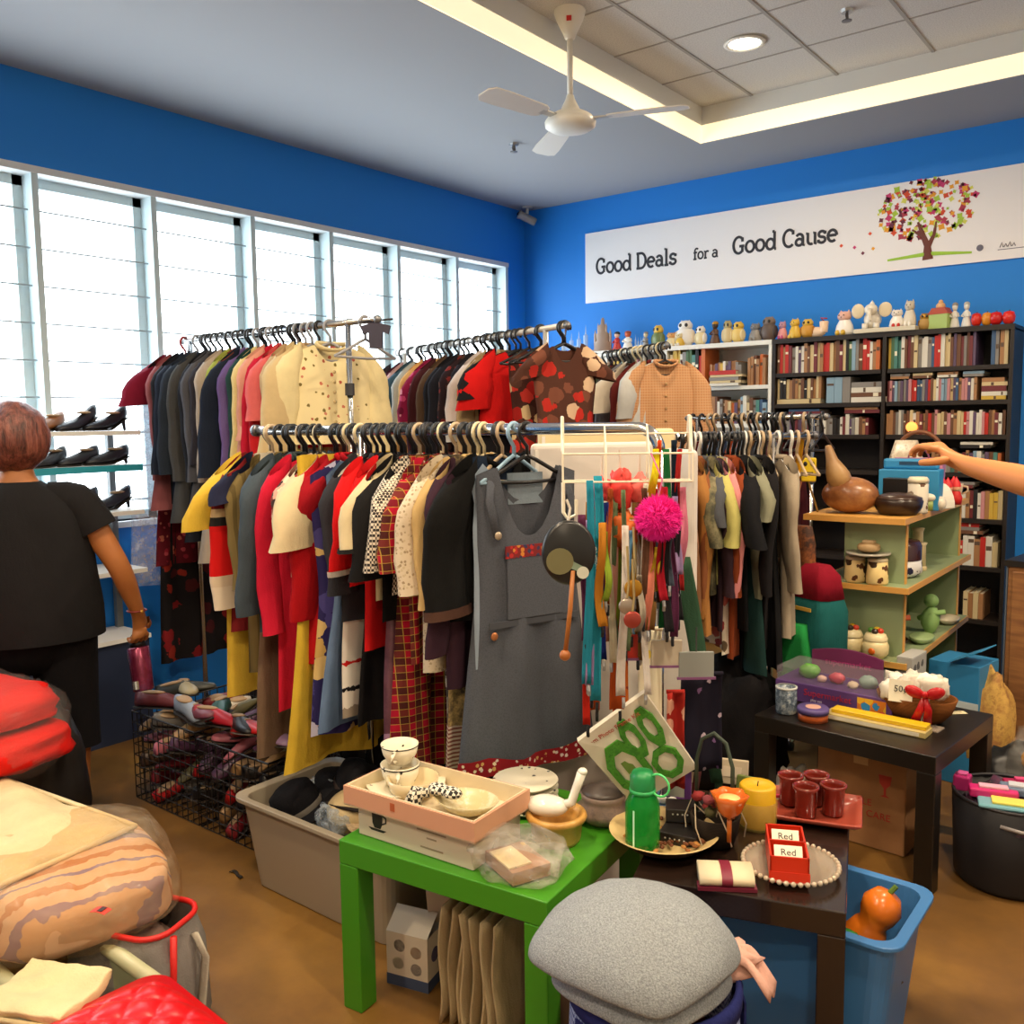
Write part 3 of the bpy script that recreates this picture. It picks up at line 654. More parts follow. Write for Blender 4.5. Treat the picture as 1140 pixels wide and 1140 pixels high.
figs = [('antlers', 627, 14, 34, [br_, br_], 'brown antlered carved head standing at the left end of the white shelf'),
 ('spires', 640, 34, 30, [clr, bl_], 'clear glass castle ornament with pointed spires on the white shelf'),
 ('tower', 671, 24, 36, [P('#a58f80', .4), P('#b8a494', .4)], 'brownish stepped pagoda tower ornament on the white shelf'),
 ('person', 687, 13, 20, [rd, P('#e0b8a0'), P('#1e1a1c')], 'small doll ornament in red with black hair beside the pagoda tower'),
 ('person', 699, 14, 20, [wt, P('#c86038'), P('#a04a28')], 'white ornament with an orange brown head right of the red doll'),
 ('spires', 712, 12, 18, [clr, bl_], 'little clear glass ornament among the white shelf figurines'),
 ('person', 719, 10, 18, [gy, P('#d8c8a0'), gy], 'small grey figurine beside the clear glass ornament'),
 ('owl', 733, 15, 24, [gr, ye, gr], 'green and yellow ceramic owl left of the cream ones'),
 ('cat', 748, 16, 16, [cr, P('#d8a060'), wt], 'small cream cat ornament with tan head'),
 ('owl', 763, 20, 27, [wt, wt, P('#e8d8c0')], 'tall white round owl ornament with dark top'),
 ('cat', 757, 12, 14, [ye, cr, wt], 'little pale yellow ornament in front of the tall white owl'),
 ('owl', 780, 14, 20, [cr, wt, wt], 'plain creamy white owl jar near the white bookcase middle'),
 ('person', 796, 14, 24, [br_, P('#3c2c20'), gold], 'dark brown carved figure right of the creamy owl jar'),
 ('owl', 810, 12, 24, [P('#cdb88a'), P('#a89a6a'), cr], 'tall beige ornament beside the dark brown carved figure'),
 ('owl', 822, 16, 22, [P('#d8b868'), ye, cr], 'golden patterned owl at the right end of the white bookcase'),
 ('cat', 841, 16, 20, [gy, P('#75767a'), gy], 'grey stone cat at the left end of the black bookcase'),
 ('owl', 856, 18, 25, [P('#5a4a42'), P('#7a6a60'), P('#3a3032')], 'dark grey brown owl with a black tip on the black bookcase'),
 ('cat', 871, 12, 20, [pk, P('#b88aa0'), P('#c04a80')], 'pinkish ornament right of the dark grey owl'),
 ('cat', 885, 16, 22, [ye, ye, P('#e0c058')], 'yellow cat ornament left of the yellow disc'),
 ('owl', 899, 15, 20, [P('#c89030'), ye, P('#a87020')], 'amber yellow round ornament behind the cream shoe'),
 ('shoe', 910, 26, 20, [P('#e8c8a8', .3), rd], 'cream ceramic shoe ornament with red trim'),
 ('cat', 940, 22, 27, [wt, P('#e0b0a0'), ye], 'white and pink seated figurine left of the elephant'),
 ('elephant', 970, 38, 30, [P('#e4dccc', .3), P('#e0d0b0', .3)], 'large white ceramic elephant with spread ears on a slab'),
 ('cat', 998, 17, 20, [wt, P('#e8e0d8'), rd], 'white seated animal figurine with red bib beside the elephant'),
 ('cat', 1012, 15, 29, [P('#d8d0c0', .35), P('#c8c0b0', .35), wt], 'tall off-white bear figurine at the slab right end'),
 ('owl', 1029, 13, 18, [P('#b08a48'), gold, br_], 'little golden brown owl left of the house ornament'),
 ('house', 1046, 22, 30, [P('#a8c070'), P('#b04a30'), P('#d8a878')], 'green cottage ornament with red roof and a figure on top'),
 ('person', 1062, 12, 27, [P('#d8d4cc', .3), P('#e4ddd2', .3), gy], 'white porcelain figure, left one of the pale pair'),
 ('person', 1075, 12, 27, [P('#dcdcd8', .3), P('#e0dcd2', .3), P('#b4b4b0', .3)], 'white porcelain figure, right one of the pale pair'),
 ('apples', 1092, 20, 15, [P('#d02818', .3), P('#d88a28', .3)], 'red and orange apple ornaments side by side on the bookcase'),
 ('apples', 1115, 24, 15, [P('#c82020', .25), P('#d83028', .25)], 'pair of shiny red apples at the right end of the bookcase')]
for i, (k, px, wp, hp, ms, lab) in enumerate(figs):
    inslab = lab.find('elephant with') > 0 or 'beside the elephant' in lab or 'slab right' in lab
    fig(k, px, wp, hp, ms, lab, 'apple_ornament' if k == 'apples' else 'figurine', .07 if i not in (10,) else .03, zoff=.025 if inslab else 0)
x0, x1 = bxp(951, 370), bxp(1020, 366)
tag(MB().span((x0, BY-.02, TOPZ), (x1, BY+.16, TOPZ+.025)).build('plinth', P('#cfc8b4', .6), bevel=.003), 'pale flat slab under the elephant figurine on the bookcase', 'stand')
# ------------------------------------------------------------------ clothes racks
def rack(name, label, a, b, h, posts, mat=CHROME, r=.0135, loop=False, foot=.42):
    """rail from a to b (x, y) at height h"""
    a = Vector((a[0], a[1], 0)); b = Vector((b[0], b[1], 0)); d = b-a; L = d.length; rz = atan2(d.y, d.x)
    e = thing(name, label, 'clothes rack', a, rz)
    if loop in ('left', 'right'):
        R_ = .06; xe = posts[0] if loop == 'left' else posts[1]; sg = 1 if loop == 'left' else -1
        pts = [(xe, 0, h-R_)]+[(xe+sg*(R_-R_*cos(t*pi/12)), 0, h-R_+R_*sin(t*pi/12)) for t in range(1, 7)]+[(L if loop == 'left' else 0, 0, h)]
        MB().tube(pts, r, 12).build('rail', mat, e, True); xf = L if loop == 'left' else 0
        MB().lathe([(0, -.012), (r*1.25, -.01), (r*1.25, .01), (0, .012)], 12, (xf, 0, h), rot=Matrix.Rotation(radians(90), 3, 'Y')).build('end_cap', P('#6a6a70', .3, .6), e, True)
    elif loop:
        R_ = .055
        pts = [(posts[0], 0, h-R_)]+[(posts[0]+R_-R_*cos(t*pi/12), 0, h-R_+R_*sin(t*pi/12)) for t in range(1, 7)]+[(posts[1]-R_+R_*sin(t*pi/12), 0, h-R_+R_*cos(t*pi/12)) for t in range(0, 7)]
        MB().tube(pts, r, 12).build('rail', mat, e, True)
    else:
        MB().tube([(0, 0, h), (L, 0, h)], r, 12).build('rail', mat, e, True)
        for x in (0, L): MB().ell((x, 0, h), (.02, r*1.25, r*1.25), 10, 8).build('end_cap', P('#8a8a8c', .3, .6), e, True)
    for x in posts:
        MB().tube([(x, 0, .05), (x, 0, h-(.05 if loop and x == (posts[0] if loop == 'left' else posts[1]) else 0))], r*.92, 12).build('post', mat, e, True)
        f = MB().tube([(x, -foot/2, .045), (x, foot/2, .045)], r, 10)
        f = f.build('foot', mat, e, True)
        for s in (-1, 1):
            MB().lathe([(0, -.02), (.018, -.018), (.022, 0), (.018, .018), (0, .02)], 12, (x, s*foot/2, .024), rot=Matrix.Rotation(radians(90), 3, 'Y')).build('caster', BLACKP, f, True)
        MB().lathe([(r*1.5, 0), (r*1.5, .05)], 12, (x, 0, h-.3)).build('collar', P('#3a3a3e', .4), e, True)
    MB().tube([(posts[0], 0, .12), (posts[1], 0, .12)], r*.7, 10).build('brace', mat, e, True)
    return e, a, d.normalized(), rz
def hanger_parts(col, wide=.15, kind='plastic'):
    t = .0054 if kind == 'plastic' else .0028
    hk = MB(); pts = [(0, 0, -.058), (0, 0, -.04)]+[(.0+.021*cos(radians(a)), 0, .0025+.021*sin(radians(a))) for a in range(-70, 215, 24)]
    hk.tube([(0, 0, -.075), (0, 0, -.05), (.014, 0, -.034)]+[(.0+.027*cos(radians(a)), 0, -.0085+.027*sin(radians(a))) for a in range(-50, 205, 25)], t, 7, flat=1.25)
    bd = MB().tube([(-wide, 0, -.148), (-wide*.6, 0, -.12), (-.03, 0, -.088), (0, 0, -.075), (.03, 0, -.088), (wide*.6, 0, -.12), (wide, 0, -.148)], t*1.2, 7, flat=.8)
    bd.tube([(-wide, 0, -.148), (0, 0, -.153), (wide, 0, -.148)], t, 6)
    return hk, bd
HPROTO = {}
def hanger(loc, rz, hexc, label, group, twist=0, kind='plastic'):
    key = (hexc, kind)
    if key not in HPROTO:
        t = thing('clothes_hanger', label, 'hanger', loc, rz, group)
        hk, bd = hanger_parts(hexc, kind=kind); m = P(hexc, .35) if kind == 'plastic' else CHROME
        hk.build('hook', m, t, True); bd.build('shoulder_bar', m, t, True)
        HPROTO[key] = t
    else:
        t = copy_tree(HPROTO[key]); t['label'] = label; t['group'] = group; t.location = loc
    t.rotation_euler = (0, 0, rz+twist)
    return t
def garment_body(w, zb, flare=1.0, th=.022, waist=1.0, neck=.36, scoop=(.07, .02), folds=.014, seed=0, slope=.05, z0=-.072, nu=16, nv=16, strap=0, hem_curve=0):
    """front and back sheets joined at the sides, open at neck and hem; x across the shoulders, z down from the hook"""
    rs = random.Random(seed); ph = [rs.uniform(0, 6.3) for _ in range(4)]; kf = [rs.uniform(3, 5), rs.uniform(6, 9)]
    def ztop(u, front):
        au = abs(u)
        if au < neck: return z0-slope*.3-(scoop[0] if front else scoop[1])*(1-(au/neck)**2.4)
        return z0-slope*.3-slope*(au-neck)/(1-neck)
    m = MB(); rows = []
    for j in range(nv+1):
        v = j/nv; ring = []
        prof = 1+(waist-1)*math.exp(-((v-.45)/.22)**2)+(flare-1)*max(0, (v-.3)/.7)**1.2
        arm = 1-.1*math.exp(-((v-.13)/.09)**2)*strap
        tt = th*(.35+.65*min(1, v*4))*(1+.5*v*(flare-1))
        for k in range(2*nu):
            front = k < nu
            u = -1+2*k/nu if front else 1-2*(k-nu)/nu
            zt = ztop(u, front); zz = zt+(zb-hem_curve*(1-u*u)-zt)*v
            amp = folds*(.15+.85*v); f = amp*(sin(kf[0]*u*1.6+ph[0]+v*.9)+.55*sin(kf[1]*u*1.6+ph[1]-v))
            y = (1 if front else -1)*tt*max(0, 1-u*u)**.5+f
            x = u*w*prof*arm*(1+.012*sin(7*v+ph[2]))
            ring.append((x, y, zz))
        rows.append(ring)
    return m.loft(rows, cap=False)
def sleeve(side, w, L, r0=.075, r1=.06, out=.13, seed=0, z0=-.137, fl=.42, cuff0=None):
    rs = random.Random(seed); m = MB(); rings = []; n = 12; S = max(5, int(L/.05))
    a, b = (0, 1) if cuff0 is None else cuff0
    for j in range(S+1):
        q = a+(b-a)*j/S
        ang = 1.25*math.exp(-q*L*11)+.05
        cx = side*(w*.86+out*L*.55*(q**.75)+.03*min(1, q*L*9)); cz = z0+.03-L*q*.97; cy = .012*sin(q*5+seed)
        r = r0+(r1-r0)*q**.6+.004*sin(q*17+seed)
        if q*L < .05: r *= .75+.25*q*L/.05
        ring = []
        for k in range(n):
            t = 2*pi*k/n; dx = cos(t)*r; ring.append((cx+dx*cos(ang*.5), cy+sin(t)*r*fl, cz-side*dx*sin(ang*.5)))
        rings.append(ring)
    return m.loft(rings, cap=False)
def garment(loc, rz, sp, seed):
    """sp: dict(name,label,cat,group,mat,w,len,...)"""
    t = thing(sp['n'], sp['label'], sp.get('cat', 'clothing'), loc, rz+radians(sp.get('tw', 0)), sp['group'])
    w = sp.get('w', .2); zb = -sp['len']
    gb = garment_body(w, zb, sp.get('flare', 1.05), sp.get('th', .022), sp.get('waist', .97), sp.get('neck', .36), sp.get('scoop', (.07, .02)), sp.get('folds', .013), seed, sp.get('slope', .05), strap=sp.get('strap', 0), hem_curve=sp.get('hc', 0))
    bo = gb.build('bodice' if sp['n'] in ('dress', 'pinafore_dress') else 'body', sp['mat'], t, True)
    sm = sp.get('smat', sp['mat'])
    if sp.get('sl'):
        for s in (1, -1):
            sl = sleeve(s, w, sp['sl'], sp.get('sr0', .07), sp.get('sr1', .055), sp.get('out', .14), seed+s); so = sl.build('sleeve', sm, t, True)
            if sp.get('cuff'):
                sleeve(s, w, sp['sl'], sp.get('sr0', .07)*1.04, sp.get('sr1', .055)*1.1, sp.get('out', .14), seed+s, cuff0=(1-sp.get('cl', .08), 1.005)).build('cuff', sp['cuff'], so, True)
    if sp.get('hem'):
        hb = garment_body(w*1.004, zb-.002, sp.get('flare', 1.05), sp.get('th', .022)*1.15, sp.get('waist', .97), sp.get('neck', .36), (.07, .02), sp.get('folds', .013), seed, sp.get('slope', .05), hem_curve=sp.get('hc', 0))
        n2 = 32; keep = int(16*(1-sp.get('hh', .08)))
        hb.v = hb.v[keep*n2:]; hb.f = [f for f in hb.f if min(f) >= keep*n2]; hb.f = [tuple(i-keep*n2 for i in f) for f in hb.f]; hb.mi = hb.mi[:len(hb.f)]
        hb.build('hem_band', sp['hem'], bo, True)
    if sp.get('collar'):
        c = MB(); nk = w*sp.get('neck', .36)
        c.tube([(nk*cos(a), .012+.02*sin(a)-(.03 if sin(a) > .4 else 0)*0, -.08-.03*max(0, sin(a))) for a in [2*pi*i/14 for i in range(14)]], .011, 6, closed=True, flat=.5)
        c.build('collar', sp['collar'], t, True)
    if sp.get('buttons'):
        b = MB(); k = 6
        for i in range(k): b.ell((.004, sp.get('th', .022)+.008, -.2-i*(sp['len']-.25)/k), (.008, .004, .008), 8, 5)
        b.build('button_row', sp['buttons'], bo, True)
    return t
SKIRT = dict(neck=.99, slope=.0, scoop=(.0, .0), waist=1)
# ------------------------------------------------------------------ racks and hanging clothes
def proj(p):
    q = Vector(p)-CP; f = q.dot(CF); return 570+FPX*q.dot(CR)/f, 570-FPX*q.dot(CU)/f
class Rail:
    def __init__(s, a, b, h, nm): s.a = Vector((a[0], a[1], 0)); d = Vector((b[0], b[1], 0))-s.a; s.L = d.length; s.d = d.normalized(); s.h = h; s.nm = nm; s.rz = atan2(s.d.y, s.d.x)-pi/2; s.X = Vector((s.d.y, -s.d.x, 0))
    def pos(s, t): return s.a+s.d*t+Vector((0, 0, s.h))
    def t_for(s, px, off=.2, drop=.15):
        lo, hi = -.3, s.L+.3
        for _ in range(40):
            m = (lo+hi)/2
            if proj(s.pos(m)+s.X*off-Vector((0, 0, drop)))[0] < px: lo = m
            else: hi = m
        return (lo+hi)/2
    def drop_for(s, t, py, off=.15):
        p = s.pos(t)+s.X*off; lo, hi = .1, 1.6
        for _ in range(40):
            m = (lo+hi)/2
            if proj(p-Vector((0, 0, m)))[1] < py: lo = m
            else: hi = m
        return (lo+hi)/2
KINDS = dict(
 tee=dict(n='shirt', sl=.2, sr0=.085, sr1=.085, out=.22), shirt=dict(n='shirt', sl=.5, sr1=.05, collar=1), polo=dict(n='shirt', sl=.22, sr0=.085, sr1=.085, out=.2, collar=1), blouse=dict(n='blouse', sl=.3, sr0=.08, sr1=.085, out=.18), knit=dict(n='sweater', sl=.5, sr1=.045),
 jacket=dict(n='jacket', sl=.55, w=.215, th=.028, sr0=.08, sr1=.06, collar=1), coat=dict(n='coat', sl=.58, w=.215, th=.03, sr0=.075, sr1=.06, collar=1, flare=1.4, out=.02), cardigan=dict(n='cardigan', sl=.55, th=.024, sr1=.045),
 dress=dict(n='dress', sl=0, w=.18, flare=1.35, neck=.55, scoop=(.1, .05), folds=.016, waist=.88), sdress=dict(n='dress', sl=.2, w=.19, flare=1.35, sr0=.08, sr1=.08, folds=.016, waist=.88), tank=dict(n='tank_top', sl=0, w=.16, neck=.55, scoop=(.12, .08), strap=1),
 skirt=dict(n='skirt', cat='clothing', sl=0, w=.155, flare=1.45, neck=.97, slope=.004, scoop=(.004, .002), folds=.02, th=.02, waist=1), trousers=dict(n='trousers', sl=0, w=.1, flare=.85, neck=.97, slope=.004, scoop=(.004, .002), th=.022, waist=1))
SEED = [0]
def hang(rail, items, group, hcol='#18181b', hgroup=None, tw0=0, extra=0, tmax=None):
    rr = random.Random(len(items)*7+3)
    for i, it in enumerate(items):
        px, hem, kind, label, mat = it[:5]; ex = it[5] if len(it) > 5 else {}
        sp = dict(KINDS[kind]); sp.update(ex); sp['mat'] = cloth(mat) if isinstance(mat, str) else mat
        if sp.get('collar') == 1: sp['collar'] = sp['mat']
        for k in ('smat', 'cuff', 'hem', 'buttons', 'collar'):
            if isinstance(sp.get(k), str): sp[k] = cloth(sp[k])
        w = sp.get('w', .2); tw = sp.pop('tw', rr.uniform(-7, 3)+tw0)
        t = rail.t_for(px, w); t = max(.02, min(rail.L-.015, t)); sp['len'] = rail.drop_for(t, hem, w*.75) if hem > 20 else hem
        sp['label'] = label; sp['group'] = group; sp['tw'] = tw; SEED[0] += 1
        loc = rail.pos(t)+Vector((0, 0, 0))
        g = garment(loc, rail.rz, sp, SEED[0])
        hc = ex.get('hang', rr.choice(hcol) if isinstance(hcol, (list, tuple)) else hcol)
        if hc: hanger(loc, rail.rz, hc, '%s hanger, %s from the left on %s' % ({'#18181b': 'black plastic', '#d8c8a0': 'beige plastic', '#e4e0d8': 'white plastic', '#7a8a3a': 'olive plastic', '#8fb0c8': 'pale blue plastic', '#a01c20': 'dark red plastic', '#b8a080': 'tan wooden', '#9a9a9e': 'metal wire'}.get(hc, 'plastic'), ordn(i), rail.nm), hgroup or 'hangers on '+rail.nm, radians(tw))
    for i in range(extra):
        t = (tmax or rail.L)*(i+.5+rr.uniform(-.3, .3))/extra
        hc = rr.choice(hcol) if isinstance(hcol, (list, tuple)) else hcol
        hanger(rail.pos(t), rail.rz, hc, 'slim hanger pressed between clothes, %s from the left on %s' % (ordn(i), rail.nm), hgroup or 'hangers on '+rail.nm, radians(rr.uniform(-8, 8)))
# rack A by the windows
RA = Rail((-4.1, 2.6), (-2.715, 2.6), 1.912, 'the rack by the windows')
rack('clothes_rack', 'chrome clothes rack parallel to the banner wall beside the left windows', RA.a, RA.pos(RA.L), RA.h, (.06, 1.21))
gA = 'clothes on the rack by the windows'
FLM = floral('#5c1420', ['#8a2030', '#a8404a', '#6a1824', '#b06050'], 30, .34)
FLD = floral('#1e1a1c', ['#7a1c20', '#4a1a1c', '#8a2a20'], 11, .4)
CRF = floral('#e6d6a6', ['#b05a48', '#c88068', '#7a6a38', '#c07058'], 30, .22)
hang(RA, [
 (140, 735, 'sdress', 'long dark floral dress under clear plastic at the left end of the window rack', FLD, dict(flare=1.2)),
 (152, 628, 'sdress', 'wine red brocade dress in clear plastic cover at the left end of the window rack', FLM, dict(sl=.22, out=.9, smat='#7a1830', hang='#a01c20', flare=1.2)),
 (176, 566, 'coat', 'dusty pink long coat beside the plastic-covered wine dress', '#94565a', dict(collar='#94565a')),
 (184, 560, 'jacket', 'black jacket right of the dusty pink coat', '#1d1d22'), (190, 560, 'jacket', 'navy jacket, second after the dusty pink coat', '#232a3a'),
 (196, 555, 'jacket', 'dark slate jacket, third after the dusty pink coat', '#2c3440'),
 (203, 580, 'coat', 'charcoal grey long coat with slanting front by the dark jackets', '#4a4a4a'), (212, 600, 'coat', 'near-black long coat between the two grey coats', '#22242c'),
 (220, 585, 'coat', 'mid grey long coat, fifth coat from the pink one', '#54545a'), (229, 600, 'knit', 'charcoal sweater with striped neck before the pale trench', '#34323a'),
 (234, 624, 'coat', 'pale silver beige long trench coat on the window rack', '#b0a090'), (240, 590, 'shirt', 'lime green shirt peeking beside the pale trench coat', '#9aa24a'),
 (246, 560, 'shirt', 'rust brown shirt between the lime shirt and dark quilted sleeve', '#7a4030'),
 (252, 545, 'jacket', 'dark blue black quilted jacket with elbow bent forward', '#1e2636', dict(out=.3)), (260, 520, 'knit', 'lavender purple knit beside the dark quilted jacket', '#6e5a90'),
 (268, 510, 'knit', 'deep teal green sweater right of the lavender knit', '#24403e'), (274, 520, 'knit', 'pale yellow sweater behind the red coat by the windows', '#dcc88c'),
 (281, 490, 'coat', 'salmon peach coat before the crimson ones on the window rack', '#d89a84'), (287, 497, 'cardigan', 'crimson cardigan on the window rack', '#c01e38'),
 (293, 500, 'cardigan', 'bright red cardigan on the window rack', '#c8242c'), (299, 480, 'blouse', 'coral pink ruffled blouse on the window rack', '#d86868'),
 (306, 490, 'shirt', 'tan shirt left of the cream blouse', '#c0a078'), (314, 490, 'blouse', 'plain light tan jacket beside the cream cardigan', '#d0b88a', dict(sl=.5)),
 (326, 495, 'cardigan', 'cream embroidered cardigan with small red flowers at the rack right end', CRF, dict(tw=-16, smat='#e8d8a6', collar=cloth('#e8d8a8'), buttons='#d0b888', w=.2, th=.03, sr1=.06, sl=.5, out=.08)),
], gA, ['#18181b', '#18181b', '#18181b', '#9a9a9e'], extra=5)
# clear garment covers on the two dresses at the left end
cvr = thing('garment_cover', 'clear crinkled plastic cover over the wine red dress', 'cover', RA.pos(RA.t_for(152, .2)), RA.rz)
b = garment_body(.25, -1.2, 1.12, .075, 1, .2, (.01, .01), .014, 77, .09)
b.build('film', glassy('#f0f2f8', .2, .12, 26), cvr, True)
# tiny dark tee-shaped sign at the end of rack A
p = RA.pos(RA.L-.01); st = thing('hanging_ornament', 'small dark tee-shaped ornament hanging at the window rack end', 'ornament', p, radians(35))
q = proj(p); out = [(-.02, 0), (.02, 0), (.06, -.012), (.05, -.045), (.028, -.035), (.026, -.1), (-.026, -.1), (-.028, -.035), (-.05, -.045), (-.06, -.012)]
MB().prism(out, -.012, .012, Matrix(((1, 0, 0, 0), (0, 0, 1, 0), (0, 1, 0, -.015), (0, 0, 0, 1)))).build('body', P('#3c3848', .7), st)
MB().tube([(0, 0, .014), (0, 0, -.018)], .0015, 5).tube([(-.07, 0, -.01), (.07, 0, -.0)], .004, 6).build('cord', P('#2a2628', .7), st)
# rack B, middle
RB = Rail((-3.84, 3.83), (-2.233, 3.242), 1.9, 'the middle rack'); gB = 'clothes on the middle rack'
rack('clothes_rack', 'tall white-posted clothes rack with a red tee behind the window rack', RB.a, RB.pos(RB.L), RB.h, (.1, 1.55), P('#d9d6cf', .35, .3))
RFL = floral('#4a2a24', ['#c83a30', '#dcc090', '#d8b088', '#a82420', '#5a3a30'], 16, .5)
hang(RB, [
 (422, 560, 'knit', 'dark grey knit at the left end of the middle rack', '#3a3840'), (432, 560, 'shirt', 'plum shirt near the left end of the middle rack', '#4e2438'),
 (437, 560, 'knit', 'pale pink knit near the left end of the middle rack', '#d0aaa8'), (444, 560, 'polo', 'slate teal polo on the middle rack', '#3c5664'),
 (451, 560, 'shirt', 'white grey lace shirt on the middle rack', '#b8bab4'), (459, 560, 'shirt', 'apricot cream shirt on the middle rack', '#d8a868'),
 (465, 560, 'blouse', 'magenta printed blouse on the middle rack', floral('#8a1c44', ['#c84a78', '#6a1434', '#d890a0'], 22, .4)), (472, 560, 'shirt', 'maroon brown shirt on the middle rack', '#4a2226'),
 (480, 560, 'jacket', 'olive brown jacket on the middle rack', '#5c4838'), (490, 560, 'jacket', 'black blazer, left one of the two on the middle rack', '#1c1c22'),
 (497, 560, 'jacket', 'black blazer, right one of the two on the middle rack', '#202028'), (505, 560, 'shirt', 'dark paisley red shirt on the middle rack', floral('#2a1c20', ['#7a2a28', '#4a3028'], 24, .4)),
 (511, 560, 'knit', 'black top with white cuff on the middle rack', '#24222a', dict(cuff='#d8d8d8', sl=.4)), (519, 560, 'blouse', 'white pink satin blouse on the middle rack', '#d8ccc8'),
 (526, 560, 'shirt', 'tan shirt behind the red tee on the middle rack', '#b8a078'), (533, 560, 'tee', 'black tee behind the bright red tee on the middle rack', '#201e22'),
 (538, 484, 'tee', 'bright red tee on the middle rack before the floral dress', '#d81c1c', dict(tw=-12, sl=.25)),
 (570, 560, 'dress', 'red and cream floral dress on the middle rack by the white post', RFL, dict(w=.15, tw=-12, flare=1.1, neck=.4)),
 (600, 560, 'sdress', 'brown red flower-print dress at the right end of the middle rack', floral('#54342a', ['#b83028', '#d8b898', '#7a4a3a'], 14, .48), dict(tw=-10, flare=1.1, w=.15, sl=.12)),
], gB, '#18181b', extra=14)
# rack C, before the white bookcase
RC = Rail((-3.28, 4.86), (-2.33, 4.30), 1.88, 'the rear rack'); gC = 'clothes on the rear rack'
rack('clothes_rack', 'small cream-posted clothes rack in front of the white bookcase', RC.a, RC.pos(RC.L), RC.h, (.08, .88), P('#d8d2c0', .35, .3))
hang(RC, [
 (641, 520, 'shirt', 'bright red frilled shirt at the left end of the rear rack', '#c82418'), (646, 520, 'shirt', 'tan shirt near the left of the rear rack', '#b89868'), (651, 520, 'shirt', 'crimson shirt near the left of the rear rack', '#9a2430'),
 (656, 520, 'knit', 'grey purple knit on the rear rack', '#6a5a6c'), (661, 520, 'shirt', 'navy blue shirt on the rear rack', '#26304e'), (667, 520, 'shirt', 'dark green shirt on the rear rack', '#3a4434'),
 (672, 520, 'shirt', 'dark brown shirt on the rear rack', '#42302a'), (678, 520, 'knit', 'light grey knit on the rear rack', '#8a8890'), (684, 520, 'blouse', 'cream blouse with flared sleeve on the rear rack', '#d8ccb8', dict(out=.8, sl=.25)),
 (696, 520, 'shirt', 'dark red shirt right of the cream blouse on the rear rack', '#6a2622'), (702, 520, 'shirt', 'white shirt on the rear rack', '#d8d8d4', dict(w=.19, sl=.28, out=.2)),
 (709, 520, 'shirt', 'mustard tan shirt on the rear rack', '#c4a468', dict(w=.14)), (718, 520, 'shirt', 'peach checked shirt at the right end of the rear rack', plaid('#dca878', '#c8885c', '#e0b890', '#b87048', 22), dict(tw=-12, w=.18, buttons='#c8a070')),
], gC, ['#18181b', '#18181b', '#d8c8a0'], extra=6)
# rack E, right, and the full rack just behind it
RE = Rail((-1.76, 3.2), (-1.30, 3.6), 1.425, 'the right rack'); gE = 'clothes on the right rack'
rack('clothes_rack', 'low chrome clothes rack crammed with clothes behind the white panels', (-1.81, 3.156), (-1.29, 3.609), 1.425, (0.0, .52), CHROME, .014, loop='left')
hang(RE, [
 (752, 700, 'shirt', 'orange red shirt at the left end of the right rack', '#c8421c'), (758, 700, 'blouse', 'mustard yellow blouse near the left end of the right rack', '#c8a028'),
 (765, 690, 'jacket', 'brown suede jacket near the left of the right rack', '#80583a'), (772, 690, 'shirt', 'peach tan shirt on the right rack', '#c89470'), (780, 700, 'coat', 'camel brown long coat on the right rack', '#a8743e'),
 (787, 690, 'shirt', 'copper brown shirt on the right rack', '#8a5434'), (793, 605, 'polo', 'slate grey polo on the right rack', '#56585e'), (798, 660, 'blouse', 'camouflage printed top on the right rack', speckle('#3a3a2c', '#6a6448', '#8a8060', 14)),
 (805, 700, 'knit', 'dark plum knit on the right rack', '#42303a'), (811, 650, 'blouse', 'pale yellow green blouse on the right rack', '#c4bc70'), (817, 655, 'knit', 'soft pink knit with ribbed hem on the right rack', '#dc8e8e', dict(w=.2, th=.03)),
 (813, 722, 'skirt', 'white and red flower-print skirt below the pink knit', floral('#c8b8a4', ['#8a3030', '#e8e0d0', '#b05850', '#5a4a38'], 20, .5)),
 (827, 730, 'shirt', 'orange brown long tunic on the right rack', '#8a4022'), (833, 700, 'tee', 'black tee on the right rack right of the pink knit', '#17171a', dict(sl=.3, out=.6)), (832, 765, 'trousers', 'black long trousers on the right rack reaching lowest', '#121214', dict(w=.13)),
 (845, 745, 'dress', 'dark teal green dress on the right rack', '#1c3634'), (848, 665, 'tee', 'grey sage tee on the right rack', '#8a8a74'), (855, 640, 'tank', 'cream camisole on the right rack', '#d8cca4', dict(w=.15)),
 (862, 720, 'shirt', 'black piped shirt on the right rack', '#1c1a1c'), (868, 740, 'dress', 'black long dress behind the beige coat on the right rack', '#141416'), (880, 705, 'coat', 'beige grey long coat at the right end of the right rack', '#a49682', dict(w=.15, sl=.5, out=.05)),
], gE, ['#18181b', '#18181b', '#b8a080', '#e4e0d8', '#18181b'], extra=16)
RF = Rail((-2.1, 4.1), (-1.42, 4.1), 1.5, 'the far right rack')
rack('clothes_rack', 'clothes rack full of dark hangers right behind the low right rack', RF.a, RF.pos(RF.L), RF.h, (.05, .62), CHROME, .012)
hang(RF, [(775+10*i, 700, k, '%s %s, %s from the left on the far right rack' % (cn, kn, ordn(i)), c) for i, (k, kn, cn, c) in enumerate([
 ('shirt', 'shirt', 'dark red', '#5a1c20'), ('shirt', 'shirt', 'brown', '#6a4630'), ('jacket', 'jacket', 'black', '#18181a'), ('shirt', 'shirt', 'navy', '#202a40'), ('knit', 'sweater', 'rust', '#8a3c20'), ('shirt', 'shirt', 'dark grey', '#38383c'), ('shirt', 'shirt', 'tan', '#a07850'), ('jacket', 'jacket', 'charcoal', '#2a2a2e'), ('shirt', 'shirt', 'maroon', '#481a20')])],
 'clothes on the far right rack', ['#18181b', '#18181b', '#b8a080'], extra=16)
